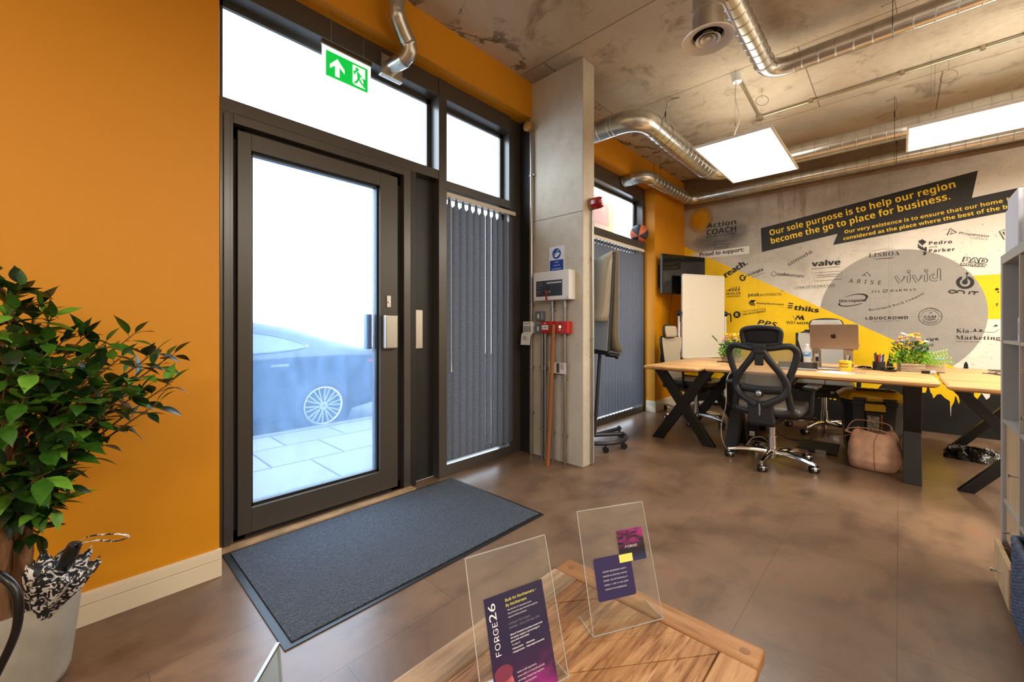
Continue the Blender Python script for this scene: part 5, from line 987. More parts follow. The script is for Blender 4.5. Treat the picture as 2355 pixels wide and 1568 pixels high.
# bottle, mug, papers, tablets and small things
t = thing('water_bottle', 'clear plastic water bottle with a blue label, left of the laptop', 'bottle', (-.70, 5.25, DZ))
q = NT('bottle_plastic'); q.P((236, 242, 248), .06, 0, .5, Alpha=.30); M['bot'] = q.m
MB().lathe([(0, 0), (.030, .0), (.033, .012), (.031, .03), (.033, .045), (.031, .06), (.033, .075), (.033, .125), (.030, .145), (.016, .175), (.013, .182), (.013, .19), (0, .19)], (-.70, 5.25, DZ+.0005), 24).build('bottle_body', M['bot'], t, 40)
MB().lathe([(.0338, .078), (.0338, .122)], (-.70, 5.25, DZ), 24, caps=False).build('label_band', pm('bottle_label', (70, 140, 200), .4), t, 40)
b = MB(); 
for z, x0, x1 in ((.113, -.018, .02), (.104, -.02, .012)): b.tube([(-.70+.0345*math.sin(a), 5.25-.0345*math.cos(a), DZ+z) for a in [x0/.034+(x1-x0)/.034*k/8 for k in range(9)]], .003, 5)
b.build('label_lettering', M['white'], t)
MB().lathe([(0, .188), (.015, .188), (.015, .205), (.013, .208), (0, .208)], (-.70, 5.25, DZ), 20).build('bottle_cap', M['white'], t, 40)
t = thing('mug', 'yellow mug with dark lettering on the front edge of the middle desk', 'mug', (-.335, 4.53, DZ))
YM = pm('mug_yellow', (240, 186, 38), .25, 0, .6); mc = V((-.335, 4.53, DZ+.0005))
MB().lathe([(0, 0), (.040, 0), (.043, .004), (.043, .093), (.042, .096), (.039, .093), (.039, .008), (0, .008)], mc, 32).build('mug_body', YM, t, 40)
b = MB(); c45 = V((.73, .68, 0)); b.tube([mc+c45*.041+V((0, 0, .078)), mc+c45*.062+V((0, 0, .08)), mc+c45*.073+V((0, 0, .062)), mc+c45*.072+V((0, 0, .038)), mc+c45*.060+V((0, 0, .020)), mc+c45*.041+V((0, 0, .018))], .0065, 10, ry=.0045, up=(0, 0, 1)); b.build('handle', YM, t, 60)
b = MB()
def wrap(txt, a0, a1, z, cap, sty):
    vs_, fs, x0, x1 = tgeo(txt, sty); out = []
    for x, y in vs_:
        a = a0+(a1-a0)*(x-x0)/(x1-x0); out.append(mc+V((.0437*math.sin(a), -.0437*math.cos(a), z+y*cap/.714)))
    b.vf(out, fs)
wrap('action', -1.05, .55, .063, .022, 'b'); wrap('COACH', -1.1, .55, .037, .019, 'b'); wrap('SHEFFIELD', -.9, .4, .02, .006, 'n'); b.build('mug_lettering', pm('mug_black', (40, 32, 20), .4), t)
def sheet(name, label, cat, pts, z, th, m):
    b = MB().prism(pts, ((0, 0, z), (1, 0, 0), (0, 1, 0), (0, 0, 1)), th); o = b.build(name, m); return tag(o, label, cat)
PP = pm('paper', (228, 226, 232), .7)
sheet('paper_sheet', 'white sheets of paper on the front edge of the middle desk', 'paper', [(-.52, 4.30), (-.33, 4.24), (-.24, 4.46), (-.43, 4.52)], DZ+.0005, .003, PP)
t = sheet('pen', 'thin grey pen lying on the white sheets', 'pen', [(-.31, 4.385), (-.308, 4.38), (-.195, 4.45), (-.197, 4.456)], DZ+.004, .006, pm('grey_pen', (150, 150, 160), .4))
t = thing('tablet', 'black tablet lying on its folded cover, right of the near office chair', 'tablet', (-.62, 4.52, DZ)); mT = Matrix.Rotation(R(6), 3, 'Z')
MB().obox((-.68, 4.50, DZ+.008), (.30, .22, .014), mT).build('cover', pm('tablet_cover', (150, 150, 150), .6), t, bevel=.003)
MB().obox((-.68, 4.54, DZ+.034), (.30, .17, .010), mT @ Matrix.Rotation(R(14), 3, 'X')).build('screen', pm('black_gloss', (8, 8, 10), .12), t, bevel=.003)
sheet('phone', 'black flat phone by the left planter', 'phone', [(-1.445, 4.80), (-1.28, 4.86), (-1.30, 4.92), (-1.465, 4.87)], DZ+.0005, .011, MATS['black_gloss'])
t = thing('webcam', 'small blue and black webcam standing between the bottle and the laptop stand', 'webcam', (-.62, 5.19, DZ))
MB().obox((-.625, 5.19, DZ+.058), (.05, .04, .055), Matrix.Rotation(.3, 3, 'Y')).build('housing', pm('webcam_blue', (30, 40, 110), .3), t, bevel=.01, seg=3)
MB().obox((-.602, 5.175, DZ+.058), (.03, .045, .05), Matrix.Rotation(.2, 3, 'Y')).build('black_shell', M['black'], t, bevel=.008); MB().lathe([(0, 0), (.035, 0), (.03, .02), (.006, .032), (0, .035)], (-.62, 5.19, DZ+.0005), 18).build('foot', M['white'], t, 40)
t = thing('storage_box', 'small beige box with a pale blue lid edge, right of the planter', 'box', (.20, 5.02, DZ))
B((.165, 5.0, DZ+.0005), (.285, 5.1, DZ+.105)).build('carton', pm('beige_box', (200, 186, 166), .6), t, bevel=.003); B((.165, 5.0, DZ+.1052), (.285, 5.1, DZ+.113)).build('lid_strip', pm('pale_blue', (120, 190, 220), .5), t)
b = MB().box((.135, 4.80, DZ-.0), (.20, 4.83, DZ+.022)); tag(b.build('stapler', M['black'], bevel=.004), 'small black stapler at the right end of the middle desk', 'stapler')
b = MB().obox((.20, 4.735, DZ+.016), (.035, .04, .03)); tag(b.build('tape_dispenser', pm('white_tape', (196, 198, 196), .4), bevel=.008), 'small white tape dispenser beside the stapler', 'tape dispenser')
b = MB()
for k in range(6): b.tube(crv([(-.30+.02*k, 4.95, DZ+.006), (-.24+.01*k, 4.90-.01*k, DZ+.03), (-.19, 4.96+.012*k, DZ+.008), (-.17-.02*k, 4.90, DZ+.012)], 6), .0035, 6)
tag(b.build('cable_tangle', M['rubber']), 'tangle of dark cables on the desk beside the pen pot', 'cables')
t = thing('notebook', 'dark notebook with white pages and a ribbon at the right end of the desks', 'notebook', (.60, 5.15, DZ))
MB().obox((.68, 5.13, DZ+.013), (.2, .27, .022), Matrix.Rotation(.3, 3, 'Z')).build('pages', PP, t); MB().obox((.68, 5.13, DZ+.027), (.21, .28, .004), Matrix.Rotation(.3, 3, 'Z')).build('cover', M['black'], t); MB().obox((.68, 5.13, DZ-.0005+.0015), (.21, .28, .003), Matrix.Rotation(.3, 3, 'Z')).build('back_cover', M['black'], t)
MB().tube([(.59, 5.12, DZ+.02), (.555, 5.10, DZ+.004), (.50, 5.11, DZ+.004)], .004, 6, ry=.001).build('ribbon', M['black'], t)
# ---------------------------------------------------------------- shelving unit at the right edge
KX, KD, KY1, KH = .335, .39, 2.87, 1.47; KY0 = KY1-KH; CW = .3375; GB = pm('grey_laminate', (150, 154, 164), .4); GE = pm('grey_shelf_edge', (176, 174, 168), .4)
t = thing('shelving_unit', 'tall grey cube shelving unit with oak fronts at the right edge', 'shelves', (KX+KD/2, (KY0+KY1)/2, 0))
b = MB().box((KX, KY0, 0), (KX+KD, KY0+.04, KH)).box((KX, KY1-.04, 0), (KX+KD, KY1, KH)).box((KX, KY0+.0401, KH-.04), (KX+KD, KY1-.0401, KH)).box((KX, KY0+.0401, 0), (KX+KD, KY1-.0401, .04))
b.build('carcass', GE, t, bevel=.002)
b = MB()
cy = [KY1-.04-k*(CW+.0133) for k in range(4)]; cz = [KH-.04-k*(CW+.0133) for k in range(4)]
for k in range(1, 4):
    b.box((KX+.002, cy[k], .041), (KX+KD, cy[k]+.0133, KH-.041)); b.box((KX+.003, KY0+.041, cz[k]), (KX+KD, KY1-.041, cz[k]+.0133))
b.build('divider', GE, t)
b = MB().box((KX+KD-.012, KY0+.04, .04), (KX+KD-.006, KY1-.04, KH-.04)); b.build('back_panel', GB, t)
def cell(c, r_): return cy[c]-CW, cy[c], cz[r_]-CW, cz[r_]
def front(c, r_, drawers, out=0.0):
    ya, yb, za, zb = cell(c, r_); n = drawers or 1; h = (zb-za)/n
    for k in range(n):
        xo = KX+.012-(out if (drawers and k == 0) else 0)
        f = MB().box((xo, ya+.002, za+k*h+.002), (xo+.016, yb-.002, za+(k+1)*h-.003)).build('drawer_front' if drawers else 'cabinet_door', M['oak'], t, bevel=.001)
        if drawers: MB().box((xo+.017, ya+.006, za+k*h+.006), (KX+KD-.03, ya+.016, za+k*h+h*.8)).box((xo+.017, yb-.016, za+k*h+.006), (KX+KD-.03, yb-.006, za+k*h+h*.8)).box((xo+.017, ya+.0162, za+k*h+.006), (KX+KD-.03, yb-.0162, za+k*h+.012)).build('drawer_box', M['oak'], f)
        yh = (ya+yb)/2 if drawers else ya+.05; zh = za+(k+.5)*h
        MB().cyl((xo-.03, yh-.0, zh), (xo, yh, zh), .004, 8).cyl((xo-.03, yh, zh), (xo-.026, yh, zh), .007, 12).build('handle', M['chrome'], f, 40, label='small chrome knob handle')
front(0, 2, 0); front(0, 3, 2, .035); front(1, 0, 0); front(1, 1, 2)
# woven basket
ya, yb, za, zb = cell(1, 3); x0, x1, y0_, y1_ = KX-.012, KX+.33, ya+.008, yb-.008
t = thing('storage_basket', 'blue-grey woven basket in the bottom row of the shelving', 'basket', ((x0+x1)/2, (ya+yb)/2, za))
q = NT('woven_blue'); q.P(q.ramp(q.noise(60), [(.3, (40, 52, 74)), (.7, (92, 108, 134))]), .6); M['weave'] = q.m
b = MB(); n = 15
for k in range(n):
    z = za+.012+k*.019; L = []
    for (xa, yA), (xb, yB) in (((x0, y0_), (x1, y0_)), ((x1, y0_), (x1, y1_)), ((x1, y1_), (x0, y1_)), ((x0, y1_), (x0, y0_))):
        m_ = 22
        for j in range(m_):
            f = j/m_; px, py = xa+(xb-xa)*f, yA+(yB-yA)*f; nx, ny = (yB-yA), -(xb-xa); l_ = math.hypot(nx, ny); w_ = .0035*(1 if (j+k) % 2 else -1)
            L.append((px+nx/l_*w_, py+ny/l_*w_, z))
    b.tube(L, .0088, 6, closed=True)
b.build('basket_weave', M['weave'], t, 60); B((x0+.006, y0_+.006, za+.001), (x1-.006, y1_-.006, za+.008)).build('basket_floor', M['weave'], t)
rimz = za+.012+15*.019+.004
MB().tube(fil([(x0, y0_, rimz), (x1, y0_, rimz), (x1, y1_, rimz), (x0, y1_, rimz), (x0, y0_+.001, rimz)], .02), .013, 8).build('rim', M['weave'], t, 60)
ya, yb, za, zb = cell(0, 0)
tag(B((KX+.06, 2.515, za+.0005), (KX+.12, 2.60, za+.215)).build('speaker', pm('speaker_grey', (70, 84, 100), .5), bevel=.01, seg=3), 'tall dark grey speaker in the open top shelf', 'speaker')
t = thing('smart_device_box', 'small white box with a blue ring mark on the open top shelf', 'box', (KX+.03, 2.555, za)); B((KX+.012, 2.515, za+.0005), (KX+.055, 2.59, za+.095)).build('carton', pm('white_carton', (206, 214, 236), .5), t, bevel=.002)
b = MB(); PL = ((KX+.012, 2.552, za+.05), (0, -1, 0), (0, 0, 1), (-1, 0, 0)); stroke(b, PL, ell(0, 0, .022, .026, 24), .007, .0006, True); shape(b, PL, ell(0, 0, .006, .007, 12), .0006); b.build('ring_mark', pm('ring_blue', (70, 90, 190), .5), t)
WB = pm('white_board_box', (224, 227, 236), .5)
t = thing('box_file', 'slim white file standing at the far corner on top of the shelving', 'file', (.42, 2.83, KH)); B((.347, 2.80, KH+.0005), (.60, 2.855, KH+.195)).build('file_body', WB, t, bevel=.003)
t = thing('box_file', 'broad taller white file on top of the shelving, next to the clear tub', 'file', (.42, 2.69, KH)); B((.345, 2.575, KH+.0005), (.60, 2.785, KH+.235)).build('file_body', WB, t, bevel=.003)
t = thing('clear_tub', 'clear plastic tub with dark contents on top of the shelving', 'tub', (.47, 2.44, KH))
B((.365, 2.33, KH+.004), (.58, 2.54, KH+.15)).build('dark_contents', pm('brown_contents', (84, 66, 58), .6), t, bevel=.01)
MB().prism([(-.11, 0), (.11, 0), (.115, .17), (.095, .225), (-.095, .225), (-.115, .17)], ((.352, 2.445, KH+.0005), (0, 1, 0), (0, 0, 1), (1, 0, 0)), .24).build('tub_shell', M['bot'], t, bevel=.006)
# ---------------------------------------------------------------- television, whiteboard, flipchart, ball
def frame_m(dirv, nv): return Matrix((V(dirv), V(nv), V((0, 0, 1)))).transposed()
A0, A1 = V((-2.30, 5.38, 0)), V((-2.0, 6.13, 0)); d = (A1-A0).normalized(); n = V((d.y, -d.x, 0)); cen = (A0+A1)/2; L = (A1-A0).length; m = frame_m(d, n)
t = thing('television', 'black television on a swing arm in the orange corner', 'tv', (cen.x, cen.y, 1.62))
zc = 1.868
MB().obox(cen+V((0, 0, zc))-n*.022, (L, .04, .535), m).build('casing', pm('tv_casing', (10, 10, 11), .3), t, bevel=.006)
MB().obox(cen+V((0, 0, zc+.006))-n*.0015+n*.0008, (L-.018, .003, .508), m).build('screen', pm('tv_screen', (5, 6, 7), .06, 0, .7), t)
b = MB().box((-2.409, 5.50, 1.70), (-2.395, 5.58, 2.0)); b.bar((-2.40, 5.54, 1.86), (-2.27, 5.70, 1.86), .03, .05); b.bar((-2.28, 5.68, 1.86), (-2.205, 5.75, 1.86), .03, .05); b.obox(cen+V((0, 0, zc))-n*.05, (.3, .02, .22), m); b.build('wall_bracket', M['blackmetal'], t)
MB().tube([(-2.29, 5.70, 1.62), (-2.33, 5.72, 1.5), (-2.35, 5.73, 1.2), (-2.36, 5.74, .9)], .004, 6).build('power_cable', M['rubber'], t)
A0, A1 = V((-2.115, 5.59, 0)), V((-1.80, 6.25, 0)); d = (A1-A0).normalized(); n = V((d.y, -d.x, 0)); cen = (A0+A1)/2; L = (A1-A0).length; m = frame_m(d, n)
t = thing('whiteboard', 'tall white board on a wheeled stand in front of the mural', 'whiteboard', (cen.x, cen.y, 0)); zb0, zb1 = .74, 1.855
PWb = (A0+n*.0105, d, (0, 0, 1), n)
MB().obox(cen+V((0, 0, (zb0+zb1)/2)), (L-.02, .018, zb1-zb0-.02), m).build('board', pm('board_enamel', (226, 220, 204), .12, 0, .5), t)
b = MB()
for z in (zb0, zb1): b.obox(cen+V((0, 0, z)), (L, .028, .022), m)
for p in (A0, A1): b.obox(p+V((0, 0, (zb0+zb1)/2)), (.022, .028, zb1-zb0-.0225), m)
b.build('board_frame', pm('board_frame_white', (226, 222, 214), .35), t, bevel=.003)
b = MB()
for s_, z in (('A1', 1.56), ('A2', 1.48), ('TS1', 1.37), ('B2', 1.27)): letter(b, PWb, s_, (.10, z), (.155+(.02 if len(s_) > 2 else 0), z), .042, 'l', 1, .0002)
stroke(b, PWb, [(.26, 1.70), (.29, 1.705), (.31, 1.70)], .003, .0002); b.build('faint_writing', pm('faint_red_marker', (216, 196, 186), .4), t, label='faint red marker notes')
for s_, p in ((-1, A0), (1, A1)):
    pp = p+d*s_*.05-n*.01; ps = MB().cyl(pp+V((0, 0, .08)), pp+V((0, 0, 1.33)), .016, 14).build('post', pm('post_white', (222, 222, 222), .3, .3), t, 40)
    b = MB().sphere(pp+V((0, 0, 1.335)), .035, 14, 9, (1, 1, 1.15)); b.cyl(pp+V((0, 0, 1.34)), p+V((0, 0, 1.34)), .014, 10)
    b.tube([pp+n*.02+V((0, 0, 1.34)), pp+n*.06+d*s_*.03+V((0, 0, 1.33)), pp+n*.065+d*s_*.035+V((0, 0, 1.27)), pp+n*.062+d*s_*.035+V((0, 0, 1.22))], .012, 8, radii=[.014, .013, .01, .008]); b.build('clamp_knob', M['black'], ps, 50)
    MB().bar(pp-n*.28+V((0, 0, .075)), pp+n*.26+V((0, 0, .075)), .03, .03).build('foot', MATS['post_white'], t, bevel=.006)
    for q_ in (-.26, .24): MB().tube([pp+n*q_-d*.014+V((0, 0, .029)), pp+n*q_+d*.014+V((0, 0, .029))], .029, 14).build('caster', MATS['caster_black'], t, 40)
MB().bar(A0+V((0, 0, .12))-n*.01, A1+V((0, 0, .12))-n*.01, .03, .03).build('cross_bar', MATS['post_white'], t)
# flipchart easel
t = thing('flipchart_easel', 'flipchart easel with thick curling paper half hidden by the pillar', 'flipchart', (-2.18, 3.5, 0))
N0 = V((-1.985, 3.43, 0)); ax = V((-.76, .65, 0)).normalized(); fn_ = V((-.65, -.76, 0)).normalized()
def fp(s_, z, o=0): return N0+ax*s_+fn_*(o+(1.0-z)*.06)+V((0, 0, z))
b = MB(); b.vf([fp(s_, z, o) for z in (.90, 1.86) for s_, o in ((0, 0), (.62, 0), (.62, -.02), (0, -.02))], [(0, 1, 2, 3), (7, 6, 5, 4), (0, 4, 5, 1), (1, 5, 6, 2), (2, 6, 7, 3), (3, 7, 4, 0)]); b.build('board', pm('easel_board', (34, 34, 36), .5), t)
b = MB(); b.vf([fp(s_, z, o) for z in (.925, 1.84) for s_, o in ((.012, .006), (.6, .006), (.6, .001), (.012, .001))], [(0, 1, 2, 3), (7, 6, 5, 4), (0, 4, 5, 1), (1, 5, 6, 2), (2, 6, 7, 3), (3, 7, 4, 0)]); b.build('white_face', pm('easel_white', (214, 222, 230), .3), t)
b = MB()
for k in range(5): b.grid(lambda u, v: fp(.005+.59*u, 1.87-.66*v, .01+.008*k*min(1, v*3)+.018*v*v*(k*.25)+(.01 if v > .9 else 0)), 2, 14)
b.build('paper_pad', pm('flip_paper', (206, 196, 176), .7), t, 50, solid=.004, label='thick pad of cream paper')
b = MB()
for k in range(3): b.grid(lambda u, v: fp(-.004*k+.6*u, 1.88+.02*math.sin(PI*min(1, v*8))-.97*v, -.022-.012*k-.05*v-.05*max(0, v-.85)*6), 2, 18)
b.build('turned_pages', pm('turned_paper', (170, 158, 134), .7), t, 50, solid=.003, label='pages folded over the back of the board')
MB().bar(fp(-.03, .895, -.06), fp(.62, .895, .03), .11, .02).build('pen_tray', M['black'], t)
cb = V((-2.19, 3.52, 0))
MB().cyl(fp(.31, .93, -.03), cb+V((0, 0, .08)), .018, 12).build('column', pm('easel_tube', (52, 54, 60), .35, .3), t, 40)
lp = [cb+V((.30*math.cos(a), .30*math.sin(a), .085)) for a in [R(-118)+R(172)*k/26 for k in range(27)]]
MB().tube([cb+V((-.02, -.02, .085))]+[lp[0]]+lp+[cb+V((0, 0, .085))], .02, 10).build('base_ring', MATS['easel_tube'], t, 50)
MB().tube(fil([cb+V((0, .0, .085)), cb+V((.05, .42, .085)), cb+V((.02, .45, .085))], .05), .02, 10).build('rear_foot', MATS['easel_tube'], t, 50)
for p in (lp[0], lp[12], lp[19], lp[26], cb+V((.05, .41, 0))):
    p = V((p.x, p.y, 0)); MB().tube([p+V((-.012, .01, .028)), p+V((.012, -.01, .028))], .0275, 14).cyl(p+V((0, 0, .04)), p+V((0, 0, .075)), .008, 8).build('caster', MATS['caster_black'], t, 40)
MB().sphere(cb+V((.26, -.03, .87)), .02, 12, 8).cyl(cb+V((.26, -.03, .87)), cb+V((.1, .05, .87)), .008, 8).build('height_knob', M['black'], t, 50)
# basketball
q = NT('ball_panels'); gr = q.n('TexGradient', gradient_type='RADIAL'); q.t.links.new(q.co('Object', rot=(R(62), R(20), R(10)), loc=(0, 0, 0)), gr.inputs[0])
fq = q.math('FRACT', q.math('MULTIPLY', gr.outputs[1], 3.0)); st = q.math('GREATER_THAN', fq, .5)
sm = q.math('LESS_THAN', q.math('ABSOLUTE', q.math('SUBTRACT', q.math('FRACT', q.math('ADD', q.math('MULTIPLY', gr.outputs[1], 6.0), .5)), .5)), .045)
c_ = q.mix(st, (206, 106, 70), (38, 44, 58)); c_ = q.mix(sm, c_, (16, 16, 20)); q.P(c_, .55); q.bump(q.noise(160), .3, .003)
o = MB().sphere((0, 0, 0), .12, 32, 20).build('basketball', q.m, None, 80)
o.location = (-2.542, 5.20, 2.406); me = o.data
for v in me.vertices: v.co.z -= .12
tag(o, 'orange and black basketball resting on the window ledge', 'ball')
# ---------------------------------------------------------------- on the floor around the desks
t = thing('tool_tote', 'black plastic tote with a yellow lid under the desks', 'storage tote', (-.19, 5.0, 0), R(10), world=False)
b = MB(); rings = []
for z, wx, wy in ((.004, .17, .15), (.03, .178, .158), (.20, .19, .168), (.205, .195, .173), (.24, .197, .175), (.245, .195, .173), (.46, .21, .19), (.465, .222, .2), (.50, .222, .2)):
    rings.append([b.bm.verts.new((x*wx, y*wy, z)) for x, y in ((-1, -.7), (-.7, -1), (-.32, -1), (-.28, -.9), (.28, -.9), (.32, -1), (.7, -1), (1, -.7), (1, .7), (.7, 1), (-.7, 1), (-1, .7))])
b.skin(rings).build('tote_body', pm('tote_black', (24, 26, 30), .4, bs=120, ba=.05), t, 40)
b = MB(); rings = []
for z, wx, wy in ((.502, .235, .212), (.525, .24, .217), (.55, .21, .19), (.572, .185, .165), (.574, .18, .16)): rings.append([b.bm.verts.new((x*wx, y*wy, z)) for x, y in ((-1, -.6), (-.75, -1), (.75, -1), (1, -.6), (1, .6), (.75, 1), (-.75, 1), (-1, .6))])
TY = pm('tote_yellow', (208, 170, 12), .4); ld = b.skin(rings).build('lid', TY, t, 30)
b = MB()
for j in range(3):
    for k in range(5): b.tube([(-.12+.055*k+.02*(j % 2), -.10+.07*j, .576), (-.105+.055*k+.02*(j % 2), -.08+.07*j, .578), (-.08+.055*k+.02*(j % 2), -.08+.07*j, .578), (-.07+.055*k+.02*(j % 2), -.10+.07*j, .576)], .004, 5)
    b.build('lid_pattern', MATS['tote_black'], ld); b = MB()
for s_ in (-1, 1): MB().box((s_*.1-.045, -.222, .50), (s_*.1+.045, -.205, .528)).build('latch', MATS['tote_black'], ld, bevel=.004)
for s_ in (-1, 1): MB().tube(fil([(s_*.225, -.09, .49), (s_*.275, -.09, .515), (s_*.275, .09, .515), (s_*.225, .09, .49)], .03), .014, 8).build('handle', TY if s_ > 0 else MATS['tote_black'], t, 50)
B((-.065, -.196, .41), (.075, -.180, .475)).build('front_catch', TY, t, bevel=.004)
PT = ((0, -.176, 0), (1, 0, 0), (0, .045, .999), (0, -.999, .045))
b = MB(); b.prism([(-.055, .10), (.07, .10), (.07, .40), (-.055, .40)], ((0, -.182, 0), (1, 0, 0), (0, -.05, .9987), (0, -.9987, -.05)), .006); b.build('label_card', pm('tote_label', (40, 38, 36), .4), t)
PT = ((0, -.1885, 0), (1, 0, 0), (0, -.05, .9987), (0, -.9987, -.05)); b = MB(); o_, u_, v_ = PT[0], (0, -.05, .9987), (-1, 0, 0)
letter(b, (PT[0], (0, .05, -.9987), (1, 0, 0), PT[3]), 'HEAVY DUTY', (-.385, .040), (-.215, .040), .020, 'b', 1, .0012); shape(b, PT, [(-.05, .105), (.0, .105), (.0, .12), (-.05, .12)], .001); b.build('label_lettering', pm('label_orange', (226, 150, 30), .5), t)
b = MB(); shape(b, PT, [(-.05, .215), (.03, .205), (.03, .37), (-.05, .375)], .001); b.build('label_photo', pm('label_grey', (128, 122, 114), .4, ns=60, na=.6), t)
# tan handbag
t = thing('handbag', 'tan suede handbag slumped on the floor under the desk', 'bag', (-.155, 4.44, 0), R(-6), world=False)
def bagp(u, v):
    a = 2*PI*u; prof = [(0, .135, .075), (.03, .155, .095), (.09, .172, .11), (.17, .168, .10), (.25, .140, .07), (.30, .112, .04), (.315, .108, .034)]
    f = v*(len(prof)-1); i = min(int(f), len(prof)-2); f -= i; z, rx, ry = [prof[i][k]*(1-f)+prof[i+1][k]*f for k in range(3)]
    ca, sa = math.cos(a), math.sin(a); e = .75; sx = math.copysign(abs(ca)**e, ca); sy = math.copysign(abs(sa)**e, sa); wv = .008*math.sin(5*a+9*v)*v+.006*math.sin(3*a-7*v)
    return V((rx*sx+wv+.015*v, ry*sy+wv*.6, max(.003, z+.018*math.sin(2*a+1)*v)))
SU = pm('tan_suede', (214, 170, 140), .8, 0, .2, ns=9, na=.12, bs=50, ba=.15)
b = MB().grid(bagp, 41, 25); bmesh.ops.remove_doubles(b.bm, verts=b.bm.verts[:], dist=.0005)
b.poly([bagp(k/40, 0)+V((0, 0, .0004)) for k in range(40)]); b.build('bag_body', SU, t, 60, solid=0)
MB().tube([bagp(.76, v)+V((0, -.0015, 0)) for v in [k/16 for k in range(17)]], .0018, 5).build('seam', pm('suede_seam', (136, 96, 72), .8), t)
for s_, zz in ((-1, .33), (1, .38)): MB().tube(crv([(-.13, s_*.02, .27), (-.17, s_*.03, .285), (-.12, s_*.035, zz-.01), (.0, s_*.03, zz), (.10, s_*.03, zz-.015), (.115, s_*.02, .28)], 6), .010, 8, ry=.004, up=(0, 0, 1)).build('handle', SU, t, 60)
MB().tube([(-.14, -.03, .26), (-.19, -.06, .23), (-.205, -.07, .22)], .006, 6, ry=.002, up=(0, 0, 1)).build('strap_end', MATS['suede_seam'], t)
# black rubbish bag
def lump(u, v):
    a = 2*PI*u; r_ = 1+.10*math.sin(5*a+2)+.06*math.sin(9*a+v*6); h = math.sin(PI*.5*min(1, (1-v)*1.15)); cr = .022*math.sin(7*a+8*v)*v*(1-v)*3+.012*math.sin(13*a+5*v)*v
    return V((.455+(.21+.05*math.cos(a))*r_*math.cos(PI*.5*v)*math.cos(a), 5.36+.12*r_*math.cos(PI*.5*v)*math.sin(a), max(.002, .095*math.sin(PI*.5*v)+cr+(.05*max(0, -math.cos(a)) if v > .35 else 0)*(1-v))))
b = MB().grid(lump, 61, 17); bmesh.ops.remove_doubles(b.bm, verts=b.bm.verts[:], dist=.0004); tag(b.build('rubbish_bag', pm('black_polythene', (12, 12, 12), .18, 0, .6, bs=22, ba=.6, bd=.02), None, 50), 'crumpled shiny black plastic bag on the floor under the right desk', 'bag')
t = thing('footrest', 'flat black footrest on the floor beside the tan bag', 'footrest', (-.52, 4.72, 0))
MB().obox((-.55, 4.78, .035), (.30, .22, .012), Matrix.Rotation(R(10), 3, 'X')).build('tread', pm('footrest_black', (30, 29, 28), .5), t, bevel=.003); MB().tube([(-.70, 4.665, .014), (-.40, 4.665, .014)], .013, 10).build('front_bar', M['black'], t, 40); MB().box((-.56, 4.65, .002), (-.48, 4.68, .03)).build('pedal_clip', M['steel'], t); MB().box((-.68, 4.85, .001), (-.42, 4.88, .048)).build('rear_foot', M['black'], t)
WC = pm('cable_white', (206, 196, 180), .5)
t = thing('cable', 'white cable running from the desk edge down past the near chair', 'cable', (-1.15, 4.05, 0))
MB().tube(crv([(-.98, 4.3, DZ+.004), (-1.05, 4.15, DZ+.012), (-1.085, 4.06, DZ-.005), (-1.13, 4.03, .68), (-1.138, 4.03, .45), (-1.175, 4.03, .27), (-1.165, 4.03, .12), (-1.13, 4.15, .006), (-1.08, 4.4, .005), (-1.06, 4.6, .05), (-1.0, 4.72, .05), (-.93, 4.7, .006)], 8), .0038, 8).build('flex', WC, t, 60)
t = thing('power_strip', 'black power strip with a white plug on the floor behind the near chair', 'power strip', (-1.05, 4.78, 0))
MB().obox((-1.03, 4.78, .018), (.26, .06, .034), Matrix.Rotation(R(12), 3, 'Z')).build('strip_body', M['black'], t, bevel=.005); MB().obox((-1.10, 4.765, .058), (.05, .05, .045), Matrix.Rotation(R(12), 3, 'Z')).build('white_plug', M['white'], t, bevel=.008)
t = thing('cable', 'thin black cable looping across the floor under the desks', 'cable', (-.8, 5.0, 0))
MB().tube(crv([(-1.06, 4.80, .04), (-1.08, 4.95, .12), (-1.02, 5.1, .12), (-.93, 5.12, .02), (-.78, 5.02, .005), (-.66, 5.15, .005), (-.58, 5.4, .02), (-.57, 5.44, .3), (-.57, 5.44, .72)], 8), .0035, 6).build('flex', M['rubber'], t, 60)
# ---------------------------------------------------------------- door mat
t = thing('door_mat', 'blue-grey ribbed entrance mat with a black rubber border', 'mat', (-2.03, 1.245, 0))
q = NT('mat_pile'); co = q.co('Object', rot=(0, 0, .2)); wv = q.n('TexWave', bands_direction='X'); wv.inputs['Scale'].default_value = 30; wv.inputs['Distortion'].default_value = 9; wv.inputs['Detail'].default_value = 3; wv.inputs['Detail Scale'].default_value = 2.2; q.t.links.new(co, wv.inputs[0])
q.P(q.mix(q.rng(q.noise(130, co, 3), .3, .7), q.ramp(wv.outputs[1], [(.2, (52, 56, 62)), (.8, (112, 118, 126))]), (84, 92, 104)), .9, 0, .2); q.bump(wv.outputs[1], .8, .006)
X0, X1, Y0, Y1 = -2.485, -1.585, .512, 1.975
MB().prism([(X0, Y0), (X1, Y0), (X1, Y1), (X0, Y1)], ((0, 0, .0005), (1, 0, 0), (0, 1, 0), (0, 0, 1)), .004).build('rubber_border', pm('mat_rubber', (30, 32, 36), .45), t)
B((X0+.022, Y0+.03, .0045), (X1-.024, Y1-.022, .0105)).build('mat_pile', q.m, t, bevel=.002)
